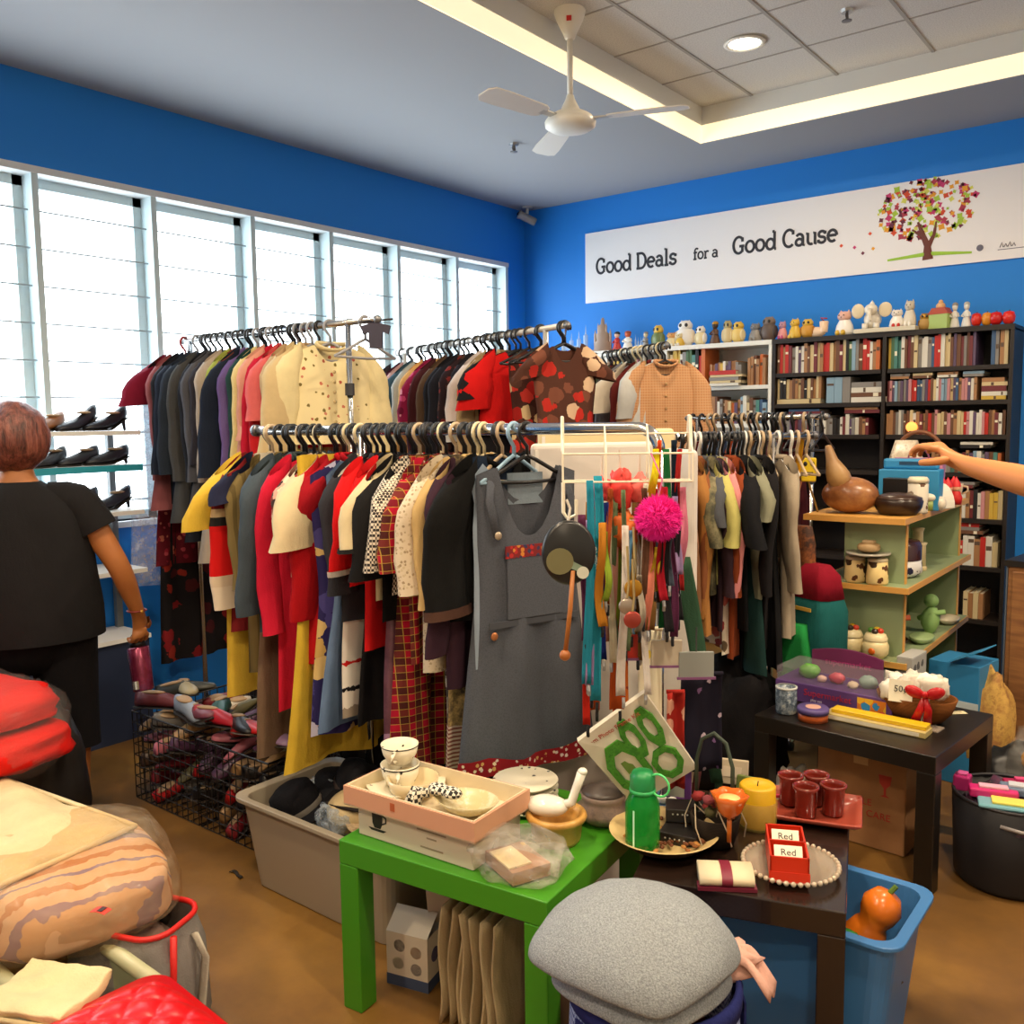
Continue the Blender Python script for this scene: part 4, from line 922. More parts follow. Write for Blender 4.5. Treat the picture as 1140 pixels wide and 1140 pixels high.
# rack D, the front rack
RD = Rail((-2.67, 2.004), (-1.36, 2.106), 1.475, 'the front rack'); gD = 'clothes on the front rack'
rack('clothes_rack', 'chrome front clothes rack with the denim pinafore dress at its right end', (-2.72, 2.0), (-1.17, 2.121), 1.475, (0.5, 1.555), CHROME, .0165, loop='right')
PLD = plaid('#b01c34', '#2c3626', '#1e1c1c', '#c8b04a', 7)
NORD = bands([(0, '#e0d0b8'), (.22, '#d8c4a8'), (.3, '#d01c1c'), (.62, '#c81c1c'), (.66, '#2a2a2a'), (.72, '#c8b088'), (.78, '#6a1c20'), (1, '#7a2024')], -.62, -.15)
PUR = floral('#302a5c', ['#d8b878', '#d0a860', '#c8c4dc', '#4a4480'], 11, .42)
ZIG = bands([(0, '#9a8c7c'), (.1, '#e0d8cc'), (.2, '#1c1a1c'), (.225, '#e4ddd2'), (.36, '#c82424'), (.385, '#e4ddd2'), (.72, '#8a8278'), (.74, '#e4ddd2'), (1, '#e4ddd2')], -.92, -.4, nz=.06)
HND = checker('#d8ccb8', '#2c2624', 130); LACE = floral('#d4c4aa', ['#b09c80', '#c8b698', '#a08c70'], 95, .38)
ANI = speckle('#3a2e22', '#8a7448', '#b89a60', 22)
hang(RD, [
 (229, 772, 'tee', 'yellow long tee at the left end of the front rack', '#d8b440', dict(sl=.22, out=.55, flare=1.1)),
 (240, 700, 'knit', 'Nordic-patterned red and cream sweater sleeve left of the navy tee', '#7a2024', dict(smat=NORD, sl=.5, sr0=.08, sr1=.06, out=.05)),
 (258, 640, 'tee', 'navy tee with red hem beside the yellow tee', '#20233a', dict(sl=.12, hem='#b01c24', hh=.05, w=.215)),
 (272, 745, 'shirt', 'striped olive green shirt right of the navy tee', stripes('#5e5030', '#766640', 9, 'X', .3), dict(sl=.42, out=.06)),
 (280, 838, 'dress', 'taupe brown satin long dress hanging below the olive shirt', '#7c6450', dict(w=.19, flare=1.15)),
 (284, 838, 'trousers', 'off-white long trousers behind the crimson cardigan', '#cfc4b0', dict(w=.12)),
 (283, 700, 'jacket', 'faded blue denim jacket right of the olive shirt', '#46525c', dict(sl=.5, buttons='#8a7a60')),
 (294, 660, 'jacket', 'dark grey green jacket with wide shoulder', '#363e3e', dict(w=.19, sl=.25, out=.04)),
 (303, 787, 'cardigan', 'crimson pink long cardigan on the front rack', '#d0203c', dict(sl=.56, w=.215, th=.03, out=.05)),
 (326, 640, 'blouse', 'cream and rose flower-print blouse beside the crimson cardigan', floral('#c89a88', ['#7a3028', '#e0c8a8', '#3a2a28', '#d07068'], 24, .45), dict(sl=.15)),
 (334, 600, 'blouse', 'cream plush short-sleeved top with pointed sleeve', '#dccaa2', dict(sl=.26, out=.3, sr1=.1)),
 (340, 735, 'coat', 'red coat right of the cream plush top', '#b4141c', dict(w=.2, sl=.5, out=.03, flare=1.1)),
 (349, 742, 'coat', 'dark red coat with tan lining edge', '#a01420', dict(w=.185, sl=.2, out=.03, flare=1.05, hem=cloth('#c8a070'), hh=.04)),
 (334, 846, 'skirt', 'yellow flared skirt hanging low under the red coats', '#d4b03a', dict(w=.22, flare=1.5, folds=.03)),
 (349, 815, 'dress', 'purple dress printed with cream flowers', PUR, dict(w=.215, flare=1.1, neck=.4)),
 (364, 803, 'dress', 'plain dusty blue shift dress right of the purple floral dress', '#5e7494', dict(w=.19, flare=1.45)),
 (381, 690, 'jacket', 'charcoal denim jacket above the lace tiered top', '#34343a', dict(sl=.4, out=.03, w=.19)),
 (374, 795, 'dress', 'white tiered top with red and black zigzag trim', ZIG, dict(w=.19, flare=1.05)),
 (388, 650, 'cardigan', 'bright scarlet cardigan with white cuff stripe', '#d4161a', dict(sl=.33, w=.215, out=.2, cuff=cloth('#c8c0b8'), cl=.05)),
 (402, 800, 'dress', 'black long dress behind the cream tee', '#161416', dict(w=.15)),
 (399, 720, 'cardigan', 'second scarlet cardigan with wide open front', '#c8181c', dict(sl=.2)),
 (414, 665, 'tee', 'cream tee with black piping and bell sleeve', '#d6c49c', dict(sl=.24, out=.25, sr1=.1, cuff='#1c1a1a', cl=.05)),
 (420, 828, 'dress', 'mauve satin dress with pale pink hem below the black tee', speckle('#5a3440', '#6e4450', '#6a3c4a', 6, .35), dict(w=.17, flare=1.1, hem=cloth('#b88aa4'), hh=.05)),
 (428, 690, 'tee', 'black tee with half sleeves left of the plaid shirt', '#1a191a', dict(sl=.33, out=.22)),
 (441, 660, 'blouse', 'black and cream houndstooth blouse', HND, dict(sl=.3)),
 (447, 862, 'skirt', 'red tartan plaid skirt hanging down to the plates', PLD, dict(w=.14, flare=1.5)),
 (450, 735, 'shirt', 'red tartan plaid shirt with short sleeves', PLD, dict(sl=.3, out=.2, sr1=.075)),
 (472, 745, 'blouse', 'white crochet lace blouse right of the plaid shirt', LACE, dict(sl=.36, out=.08)),
 (482, 700, 'shirt', 'beige yellow shirt beside the lace blouse', '#c8a870', dict(sl=.4)),
 (490, 845, 'trousers', 'zigzag grey print leggings under the plum cardigan', floral('#8a8480', ['#4a4644', '#c0b8b0', '#3a3432'], 26, .5), dict(w=.12)),
 (492, 762, 'cardigan', 'dark plum cardigan left of the black velvet jacket', '#3a2430', dict(sl=.54)),
 (504, 868, 'skirt', 'gold and brown animal-print skirt with tiered hem', ANI, dict(w=.13, flare=1.3, hem=stripes('#b8a898', '#7a4a44', 26), hh=.14)),
 (503, 838, 'trousers', 'wine dark narrow trousers between the print skirts', '#2c1a22', dict(w=.07)),
 (510, 690, 'jacket', 'black velvet jacket with brown edged short sleeve', '#141414', dict(sl=.42, sr0=.09, sr1=.085, out=.1, cuff='#4a3228', cl=.06, w=.2)),
 (521, 740, 'tank', 'pale grey blue top under the black jacket', '#8a98a8', dict(w=.17)),
 (527, 885, 'trousers', 'dark navy trousers next to the denim pinafore', '#1e2a3c', dict(w=.13)),
], gD, ['#18181b', '#18181b', '#18181b', '#18181b', '#18181b', '#d8c8a0', '#18181b', '#b8a080'], extra=20, tmax=RD.t_for(520, .19))
# the denim pinafore dress facing right
t = RD.t_for(545, .19); t = min(t, RD.L-.03)
DEN = speckle('#41454e', '#4c505a', '#474b55', 260, .9)
loc = RD.pos(t); dz = -RD.drop_for(t, 868, .15); tw = radians(-24)
pd = thing('pinafore_dress', 'grey denim pinafore dress with red embroidered hem at the right end of the front rack', 'dress', loc, RD.rz+tw, gD)
kw = dict(flare=1.5, th=.03, waist=1.0, neck=.62, scoop=(.2, .1), folds=.014, seed=500, slope=.02, z0=-.1)
b = garment_body(.17, dz, **kw); b.build('bodice', DEN, pd, True)
hb = garment_body(.1715, dz-.002, **dict(kw, th=.0325)); k2 = 15*32; hb.v = hb.v[k2:]; hb.f = [tuple(i-k2 for i in f) for f in hb.f if min(f) >= k2]; hb.mi = hb.mi[:len(hb.f)]
hb.build('hem_band', floral('#8a1c24', ['#e0d0b0', '#c8a060', '#d8c8c0'], 60, .33), pd, True)
bz_ = -.36
def onfront(x, z, y=.036): return (x, y, z)
MB().box((0, .037, -.345), (.2, .006, .035)).build('embroidered_band', floral('#7a2a2c', ['#c8803a', '#3a3a58', '#b03030'], 70, .45), pd)
MB().box((.0, .036, -.44), (.19, .006, .2)).build('pocket', DEN, pd, bevel=.004)
MB().box((0, .034, -.55), (.31, .006, .018)).build('waist_seam', P('#3e4149', .9), pd)
for s in (-1, 1):
    MB().ell(onfront(s*.125, -.295, .04), (.012, .005, .012), 12, 6).build('button', P('#c8b8a0', .3, .6), pd, True)
MB().ell(onfront(.14, -.58, .036), (.012, .005, .012), 12, 6).build('button', P('#b8764a', .3, .6), pd, True)
for s in (-1, 1): MB().tube([(s*.125, .036, -.3), (s*.14, .02, -.2), (s*.12, 0, -.13)], .014, 8, flat=.3).build('strap', DEN, pd, True)
hanger(loc, RD.rz, '#18181b', 'black plastic hanger holding the denim pinafore dress on the front rack', 'hangers on the front rack', tw)
MB_ = MB().box((0, -.012, -.17), (.12, .004, .09)); o = MB_.build('denim_shirt', cloth('#7a8894'), None); o.location = loc; o.rotation_euler = (0, 0, RD.rz+tw)
tag(o, 'pale denim cloth showing in the neckline of the pinafore dress', 'clothing', gD)
hanger(RD.pos(t-.045), RD.rz, '#8fb0c8', 'pale blue plastic hanger left of the pinafore dress hanger', 'hangers on the front rack', radians(-5))
# ------------------------------------------------------------------ tables
def side_table(name, label, loc, rz, sx, sy, h, t, leg, m):
    e = thing(name, label, 'table', loc, rz)
    MB().span((0, 0, h-t), (sx, sy, h)).build('tabletop', m, e, bevel=.003)
    for x in (0, sx-leg):
        for y in (0, sy-leg): MB().span((x, y, 0), (x+leg, y+leg, h-t)).build('leg', m, e, bevel=.003)
    return e
TZ = .45
GT = side_table('side_table', 'bright green square side table in the foreground', (-1.718, 1.462, 0), radians(6.5), .605, .56, TZ, .062, .06, P('#3f8a1c', .38))
T1r = radians(17); T1 = side_table('side_table', 'near black side table with candle, cups and red boxes', (-1.026, 1.741, 0), T1r, .463, .55, TZ, .058, .058, P('#241812', .25, coat=.3))
T2 = side_table('side_table', 'black side table further back holding the toy box and gift basket', (-1.27, 3.0, 0), radians(-6), .62, .56, TZ, .058, .058, P('#191410', .35))
def on(px, py, z=TZ+.001): return atz(px, py, z)
CREAM = P('#e6dcc0', .3); BLK = P('#1a1a1a', .5)
# cup-print carton and pink tray on the green table
rzg = radians(4)
c = thing('carton', 'white cardboard carton printed with a black cup on the green table', 'box', (-1.70, 1.515, TZ+.001), rzg)
MB().span((0, 0, 0), (.365, .2, .078)).build('body', P('#c9bca6', .7), c, bevel=.002)
cu = MB().prism([(-.018, .03), (.018, .03), (.016, -.0), (.010, -.012), (-.010, -.012), (-.016, 0)], 0, .001, Matrix(((1, 0, 0, .065), (0, 0, -1, 0), (0, 1, 0, .042), (0, 0, 0, 1))))
cu.prism([(-.03, -.014), (.03, -.014), (.02, -.02), (-.02, -.02)], 0, .001, Matrix(((1, 0, 0, .065), (0, 0, -1, 0), (0, 1, 0, .042), (0, 0, 0, 1))))
cu.tube([(.082, -.0005, .066), (.094, -.0005, .062), (.094, -.0005, .05), (.082, -.0005, .044)], .0022, 5); cu.build('printed_cup', BLK, c)
pr_ = MB()
for i, (x, z, l) in enumerate([(.24, .062, .09), (.24, .045, .03), (.24, .02, .07)]): pr_.box((x, -.0004, z), (l, .0008, .004))
pr_.build('printed_lines', P('#94846c', .7), c)
tr = thing('tray_box', 'open cream-lined pink cardboard tray on top of the cup carton', 'box', (-1.728, 1.492, TZ+.08), rzg)
PKC, INN = P('#cc9878', .65), P('#e2d2b0', .6)
MB().span((0, 0, 0), (.415, .235, .004)).build('bottom', INN, tr)
for a, b in [((0, 0, 0), (.415, .006, .05)), ((0, .229, 0), (.415, .235, .05)), ((0, .006, 0), (.006, .229, .05)), ((.409, .006, 0), (.415, .229, .05))]: MB().span(a, b).build('side_wall', PKC, tr)
MB().span((.006, .0062, .004), (.409, .009, .0515)).span((.006, .226, .004), (.409, .2288, .0515)).span((.0062, .006, .004), (.009, .229, .0515)).span((.406, .006, .004), (.4088, .229, .0515)).build('lining', INN, tr)
MB().box((.165, -.0006, .03), (.014, .001, .02)).build('clasp_tab', P('#b05a30', .6), tr)
def inT(x, y, z): 
    v = Vector((x*cos(rzg)-y*sin(rzg), x*sin(rzg)+y*cos(rzg), 0)); return Vector((-1.728+v.x, 1.492+v.y, TZ+.085+z))
sh = thing('shell_dish', 'cream scallop shell dish lying in the pink tray', 'dish', inT(.31, .11, 0), radians(10))
MB().lathe([(0, .004), (.03, .004), (.06, .018), (.085, .042), (.082, .042), (.056, .02), (.028, .008), (0, .008)], 32, sq=(1, .75), wob=lambda a, z: 1+.05*sin(16*a)*min(1, z/.03)).build('bowl', speckle('#d8ccac', '#c8b888', s=30, rough=.3), sh, True)
bw = thing('glass_bowl', 'small clear amber bowl in the left of the pink tray', 'bowl', inT(.13, .12, 0))
MB().lathe([(0, .003), (.04, .003), (.06, .025), (.068, .055), (.064, .055), (.055, .026), (.036, .008), (0, .008)], 24).build('bowl', P('#d8c49c', .2, coat=.5), bw, True)
gb = thing('gingham_bow', 'black and white gingham fabric bow draped over the tray edge', 'bow', inT(.225, .07, .05))
GM = checker('#e8e0cc', '#2a2826', 110)
for i, (p0, p1, p2) in enumerate([((0, 0, 0), (-.04, -.005, -.005), (-.055, -.02, -.045)), ((0, 0, 0), (-.02, -.02, .0), (-.015, -.04, -.05))]):
    MB().tube([p0, p1, p2], [.012, .018, .017], 8, flat=.35).build('tail', GM, gb, True)
for s in (-1, 1): MB().ell((.035+.02*s, .02, .008), (.032, .022, .014), 12, 8).build('loop', GM, gb, True)
MB().ell((.012, .01, .006), (.014, .014, .013), 10, 7).build('knot', GM, gb, True)
pp = atz(452, 872, .55); pp.z = TZ+.001; DOT = floral('#e4dcc4', ['#26221e', '#26221e', '#4a4440'], 34, .16, .3)
for i in range(4):
    pl_ = thing('dinner_plate', 'cream plate with dark floral rim, %s of the stack behind the pink tray' % ['bottom', 'second from bottom', 'third from bottom', 'top'][i], 'plate', pp+Vector((0, 0, .028*i)), 0, 'plates stacked behind the pink tray')
    MB().lathe([(0, 0), (.06, 0), (.068, .006), (.105, .02), (.104, .023), (.066, .010), (0, .006)], 36).build('plate', DOT, pl_, True)
def cup(name, label, loc, r, h, m, rz=0, cat='cup', handle=True, group=None, band=None):
    t = thing(name, label, cat, loc, rz, group)
    MB().lathe([(0, 0), (r*.62, 0), (r*.66, .004), (r*.9, h*.5), (r, h), (r*.93, h), (r*.83, h*.5), (r*.55, .008), (0, .008)], 24).build('bowl', m, t, True)
    if handle: MB().tube([(r*.9, 0, h*.85), (r*1.45, 0, h*.8), (r*1.5, 0, h*.5), (r*.85, 0, h*.3)], .005, 8).build('handle', m, t, True)
    if band: MB().lathe([(r*1.004, h*.9), (r*1.012, h*.93), (r*1.008, h*.96)], 24).build('rim_band', band, t, True)
    return t
cup('cup', 'cream cup with dark dotted band on the plate stack', pp+Vector((-.01, -.01, .095)), .052, .06, DOT, radians(-50), band=BLK)
cup('cup', 'second cream cup nested upside on the first cup', pp+Vector((-.012, -.008, .158)), .05, .05, DOT, radians(-60), band=BLK)
sc = thing('dinner_plate', 'striped cream plate with dark rim right of the plaid skirt', 'plate', Vector((-1.455, 1.90, TZ+.001)), 0)
for i in range(5): MB().lathe([(0, .016*i), (.07, .016*i), (.09, .016*i+.012), (.088, .016*i+.015), (0, .016*i+.006)], 28).build('bowl', DOT, sc, True)
# wooden bowl with white spoon
p = Vector((-1.275, 1.79, TZ+.001)); wb = thing('wooden_bowl', 'honey coloured turned bowl with thick rim on the green table', 'bowl', p)
MB().lathe([(0, 0), (.058, 0), (.062, .01), (.066, .05), (.074, .055), (.078, .064), (.074, .072), (.064, .072), (.06, .05), (.052, .012), (0, .012)], 32).build('bowl', speckle('#b88640', '#c8984c', '#d0a45c', 12, .35), wb, True)
sp_ = thing('ceramic_ladle', 'white ceramic ladle with curved handle lying in the wooden bowl', 'spoon', p+Vector((-.01, 0, .056)), radians(25))
MB().ell((-.015, 0, .028), (.056, .036, .026), 18, 10).build('bowl', P('#e8e2d4', .2), sp_, True)
MB().tube([(.02, 0, .03), (.048, .0, .042), (.06, .01, .08), (.072, .012, .115)], [.014, .012, .011, .012], 10).ell((.074, .012, .118), (.013, .013, .010), 10, 7).build('handle', P('#e8e2d4', .2), sp_, True)
pt = thing('stoneware_pot', 'squat grey mauve stoneware pot behind the wooden bowl', 'pot', Vector((-1.24, 1.955, TZ+.001)))
MB().lathe([(0, 0), (.05, 0), (.072, .02), (.074, .035), (.055, .052), (.058, .062), (.06, .075), (.054, .077), (.05, .062), (.046, .04), (0, .03)], 30).build('body', speckle('#7c6a60', '#8a7468', '#6a5a54', 18, .4), pt, True)
MB().lathe([(.0, .1), (.02, .098), (.045, .085), (.058, .078), (.05, .07), (0, .07)], 24).build('lid', P('#4a403a', .4), pt, True)
# bag of boxed cards
def film_bag(name, label, loc, rad, m, seed, nz=.18, cat='bag', e=.8, flat_bottom=True, rz=0):
    t = thing(name, label, cat, loc, rz); b = MB().ell((0, 0, 0), rad, 30, 18, nz=nz, seed=seed, e=e)
    if flat_bottom: b.v = [(x, y, max(z, -rad[2]*.75)+rad[2]*.75) for x, y, z in b.v]
    b.build('film', m, t, True); return t
FILM = glassy('#f2eee6', .16, .1, 18)
bg_ = film_bag('clear_bag', 'clear plastic bag with packed cards at the corner of the green table', Vector((-1.25, 1.605, TZ+.001)), (.115, .085, .055), FILM, 5, .2, rz=radians(15))
cp = thing('card_pack', 'pack of cream and brown cards inside the clear bag on the green table', 'card pack', Vector((-1.255, 1.605, TZ+.004)), radians(-22))
MB().box((0, 0, .016), (.13, .1, .03)).build('stack', P('#a87c5c', .5), cp)
MB().box((0, -.02, .034), (.095, .06, .004)).build('top_card', P('#e8d6ac', .4), cp); MB().box((-.045, .042, .033), (.014, .008, .002)).build('price_tag', P('#e8c020', .5), cp)
bc_ = MB().sheet(lambda u, v: (-.1+.2*u, .02+.1*v-.03*u, .055*sin(pi*v)*(.7+.3*u)+.006*sin(9*u)+.004), 12, 10, .001); bc_.build('bag_flap', FILM, bg_, True)
# under the green table
mk = thing('milk_carton_box', 'small white printed box with slanted top under the green table', 'box', Vector((-1.70, 1.60, 0)), radians(14))
x, y, h = .125, .12, .15
b = MB(); b.add([(0, 0, 0), (x, 0, 0), (x, y, 0), (0, y, 0), (0, 0, h), (x, 0, h), (x, y, h), (0, y, h)], [(0, 3, 2, 1), (0, 1, 5, 4), (1, 2, 6, 5), (2, 3, 7, 6), (3, 0, 4, 7)]); b.add([(0, 0, h), (x, 0, h), (x, .06, h+.045), (0, .06, h+.045)], [(0, 1, 2, 3)]).add([(0, .06, h+.045), (x, .06, h+.045), (x, y, h), (0, y, h)], [(0, 1, 2, 3)])
b.build('body', P('#cfc3ae', .6), mk); MB().box((x/2, y/2, .016), (x+.002, y+.002, .03)).build('blue_base', P('#3e4c68', .6), mk)
MB().box((x+.02, .07, h+.06), (.1, .004, .11), rot=Matrix.Rotation(radians(20), 3, 'Z') @ Matrix.Rotation(radians(18), 3, 'X')).build('raised_flap', P('#b9b0a4', .6), mk)
pd_ = MB()
for (a_, z_, c_) in [(.04, .115, 0), (.09, .105, 1), (.035, .065, 2), (.09, .058, 3)]:
    pd_.k = c_; pd_.lathe([(0, -.0008), (.017, -.0008), (.017, .0), (0, .0)], 14, (a_, 0, z_), rot=Matrix.Rotation(radians(90), 3, 'X'))
for (a_, z_, c_) in [(.04, .09, 3), (.085, .1, 1)]:
    pd_.k = c_; pd_.lathe([(0, 0), (.02, 0), (.02, .0008), (0, .0008)], 14, (x, a_, z_), rot=Matrix.Rotation(radians(90), 3, 'Y'))
pd_.build('printed_dots', [P('#6a6460', .6), P('#c07a3a', .6), P('#b8b894', .6), P('#5a5470', .6)], mk)
for i in range(8):
    o = MB().sheet(lambda u, v, i=i: (.006*sin(7*v+i)+.016*v*(i % 3)*.5-.004*i*v, .26*u, .31*v+.005*sin(3*u+i)), 6, 10, .006).build('canvas_panel', cloth(['#b8a47e', '#ae9a74', '#bca880'][i % 3]), None, True)
    o.location = (-1.47+.026*i, 1.56+.004*(i % 3), .002); o.rotation_euler = (0, radians(2), radians(8))
    tag(o, 'cream canvas panel standing under the green table, %s from the left' % ordn(i), 'canvas', 'cream canvas panels under the green table')
wk = thing('wicker_basket', 'dark woven basket on the floor under the green table', 'basket', Vector((-1.56, 1.93, 0)))
WIC = stripes('#4a3a28', '#332618', 60, 'Z', .5)
MB().lathe([(0, .004), (.13, .004), (.15, .12), (.152, .22), (.142, .22), (.14, .12), (.12, .012), (0, .012)], 30).build('body', WIC, wk, True)
MB().tube(arc((0, 0, .22), .148, 0, 2*pi, 28, 'xy')[:-1], .009, 8, closed=True).build('rim', P('#3a2c1c', .7), wk, True)
# ------------------------------------------------------------------ black table, near
def t1(x, y, z=TZ+.001): return Vector((-1.026+x*cos(T1r)-y*sin(T1r), 1.741+x*sin(T1r)+y*cos(T1r), z))
pl_ = thing('serving_bowl', 'large shallow cream bowl with dark outside beneath the green bottle', 'bowl', Vector((-1.045, 1.925, TZ+.001)))
b = MB().lathe([(0, .0), (.06, 0), (.1, .012), (.135, .04)], 36); b.k = 1; b.lathe([(.135, .04), (.13, .041), (.098, .018), (.06, .007), (0, .007)], 36)
b.build('bowl', [P('#3a2418', .4), P('#cdb27c', .35)], pl_, True)
pq = MB(); rp = random.Random(5)
for i in range(60):
    a = rp.uniform(0, 2*pi); r = rp.uniform(.02, .1); pq.k = i % 3; pq.ell((r*cos(a), r*sin(a), .014+.12*r), (.009, .006, .004), 6, 4, rot=Matrix.Rotation(a, 3, 'Z'))
o = pq.build('potpourri', [P('#8a5428', .8), P('#b0783a', .8), P('#6a3a1c', .8)], None, True); o.location = pl_.location; tag(o, 'brown potpourri chips scattered in the cream bowl', 'potpourri', kind='stuff')
GRN = glassy('#10a83c', .42, .06)
p = Vector((-1.068, 1.86, TZ+.014)); gbt = thing('water_bottle', 'translucent green plastic water bottle with screw cap in the cream bowl', 'bottle', p)
MB().lathe([(0, 0), (.034, 0), (.041, .006), (.042, .03), (.042, .1), (.04, .115), (.03, .135), (.027, .142), (.024, .142), (.036, .112), (.038, .03), (.03, .006), (0, .006)], 28).build('body', GRN, gbt, True)
MB().lathe([(0, .148), (.03, .148), (.0305, .15), (.0305, .178), (.024, .19), (.01, .194), (0, .194)], 26).build('cap', P('#1f8a4a', .4), gbt, True)
MB().lathe([(.027, .138), (.032, .139), (.032, .148), (.027, .148)], 24).build('collar', P('#38b060', .4), gbt, True)
MB().tube(arc((.045, 0, .165), .027, -2.4, 2.4, 14, 'xz'), .003, 6).build('strap', P('#58d078', .4), gbt, True)
MB().box((.0, -.0422, .06), (.004, .001, .09), rz=0).build('scale_mark', P('#d8f0d8', .5), gbt)
# foam frame pack leaning behind
BLp, TLp, TRp, BRp = atd(705, 897, 2.38), atd(643, 826, 2.30), atd(718, 771, 2.28), atd(776, 855, 2.34)
BLp.z = max(BLp.z, TZ+.003)
fp = thing('craft_frame_pack', 'white craft pack of green foam photo frames leaning behind the green bottle', 'craft pack', BLp)
def qf(u, v, e=0):
    a = BLp.lerp(BRp, u).lerp(TLp.lerp(TRp, u), v); nn = (BRp-BLp).cross(TLp-BLp).normalized(); return a+nn*e-BLp
b = MB().loft([[qf(0, 0, 0), qf(1, 0, 0), qf(1, 1, 0), qf(0, 1, 0)], [qf(0, 0, -.016), qf(1, 0, -.016), qf(1, 1, -.016), qf(0, 1, -.016)]]); b.build('backing_card', P('#dcd4c0', .5), fp)
FG = speckle('#3a7a24', '#4f962c', '#2f6a1c', 60, .9)
def ring(u, v, ru, rv, k=.62, m=FG, nm='foam_frame'):
    n_ = 8; mb = MB(); vs = []
    for s, e in ((1, .002), (1, .009), (k, .009), (k, .002)):
        for i in range(n_): a = pi/8+i*pi/4; vs.append(qf(u+ru*s*cos(a), v+rv*s*sin(a), e))
    mb.add(vs, [(j*n_+i, j*n_+(i+1) % n_, ((j+1) % 4)*n_+(i+1) % n_, ((j+1) % 4)*n_+i) for j in range(4) for i in range(n_)]); mb.build(nm, m, fp)
ring(.3, .42, .25, .38); ring(.56, .68, .12, .26, .5); ring(.82, .68, .12, .26, .5); ring(.74, .25, .2, .2)
mb = MB(); mb.add([qf(.24, .36, .004), qf(.36, .36, .004), qf(.36, .52, .004), qf(.24, .52, .004)], [(0, 1, 2, 3)]); mb.build('printed_leaf', P('#6a8a3c', .6), fp)
nn = (BRp-BLp).cross(TLp-BLp).normalized(); ux = (BRp-BLp).normalized(); uy = nn.cross(ux)
rot_ = Matrix((ux, uy, nn)).transposed().to_euler()
lettering('Foam Photo Frame Kit', .018, P('#b04030', .6), fp, qf(.42, .9, .008), rot_)
# purple photo frame with blue and white trinket
pf = thing('photo_frame', 'purple photo frame with pale picture right of the green bottle', 'frame', on(745, 893), radians(20))
F_ = P('#6a3a80', .5)
for a, b in [((-.06, -.006, 0), (-.042, .006, .1)), ((.042, -.006, 0), (.06, .006, .1)), ((-.042, -.006, 0), (.042, .006, .018)), ((-.042, -.006, .078), (.042, .006, .1))]: MB().span(a, b).build('frame_side', F_, pf, bevel=.002)
MB().span((-.042, -.001, .018), (.042, .003, .078)).build('picture', P('#c8c8b4', .5), pf)
b = MB()
for i in range(7): b.ell((-.045+.015*i, -.007, .09), (.004, .002, .004), 6, 4)
b.build('bead_row', P('#d8b040', .4), pf)
bx_ = thing('trinket_box', 'small slate blue box with a white bow in front of the purple frame', 'box', on(748, 906), radians(15))
MB().box((0, 0, .014), (.1, .05, .028)).build('body', P('#4a6a8c', .5), bx_, bevel=.002)
for s in (-1, 1): MB().ell((s*.014-.01, -.01, .04), (.015, .008, .012), 10, 7).build('bow_loop', P('#e8e4dc', .5), bx_, True)
for i, (px, py, rz) in enumerate([(762, 925, .5), (758, 938, .2)]):
    k = thing('jewellery_box', 'black box with rows of silver studs, %s one beside the cream bowl' % ('upper' if i == 0 else 'lower'), 'box', on(px, py)+Vector((0, 0, .036*(1-i))), rz, 'black studded boxes')
    MB().box((0, 0, .017), (.095, .07, .034)).build('body', P('#1e1a1a', .4), k, bevel=.002)
    b = MB()
    for j in range(5): b.ell((-.03+.012*j, -.0355, .022), (.0025, .0015, .0025), 6, 4)
    b.build('stud', P('#d8d8d0', .3, .6), k)
# dark wicker flower basket with tall handle
p = on(796, 938); fb = thing('flower_basket', 'dark wicker basket with tall arched handle and dried flowers', 'basket', p)
MB().lathe([(0, .003), (.045, .003), (.055, .03), (.062, .075), (.056, .075), (.05, .03), (0, .01)], 26).build('body', stripes('#1c1714', '#2e2620', 90, 'Z', .5), fb, True)
MB().tube([(-.05, 0, .07), (-.052, 0, .2), (-.04, .005, .255), (-.01, .01, .275), (.022, .01, .255), (.042, .005, .2), (.045, 0, .07)], .005, 8).build('handle', P('#2e3a2c', .6), fb, True)
rp = random.Random(9); FLC = ['#8a2020', '#6a1a20', '#b06a28', '#4a4420', '#7a3038', '#3a2c20']
for i in range(16):
    a = rp.uniform(0, 2*pi); r = rp.uniform(0, .05); MB().ell((r*cos(a), r*sin(a), .08+rp.uniform(0, .05)), (.016, .016, .012), 9, 6, nz=.5, seed=i).build('dried_flower', P(FLC[i % 6], .8), fb, True)
tw_ = MB()
for i in range(6):
    a = i*1.05; tw_.tube([(.03*cos(a), .03*sin(a), .08), (.06*cos(a), .06*sin(a), .11), (.075*cos(a+.3), .075*sin(a+.3), .06), (.07*cos(a+.5), .07*sin(a+.5), .02)], .0018, 5)
tw_.build('twig', P('#b8a890', .6), fb)
p = on(812, 905, .56); cd = thing('candle_holder', 'orange glass tulip candle holder standing in the flower basket', 'candle holder', Vector((p.x, p.y, .548)))
MB().lathe([(0, 0), (.012, 0), (.03, .02), (.037, .045), (.042, .06), (.038, .06), (.032, .042), (.024, .02), (0, .008)], 24, wob=lambda a, z: 1+.12*sin(6*a)*max(0, (z-.03)/.03)).build('tulip_cup', P('#d0641c', .15, coat=.6), cd, True)
MB().lathe([(0, .03), (.024, .03), (.025, .05), (0, .05)], 18).build('tealight', P('#e8c880', .5), cd, True)
MB().tube([(0, 0, .0), (0, 0, -.06)], .006, 8).build('stem', P('#c86a20', .3), cd, True)
p = Vector((-.905, 2.165, TZ+.001)); yc = thing('pillar_candle', 'fat yellow pillar candle in a glass jar left of the red cups', 'candle', p)
MB().lathe([(0, .004), (.044, .004), (.046, .01), (.046, .105), (.042, .11), (.03, .106), (0, .104)], 28).build('wax', P('#d8a818', .4), yc, True)
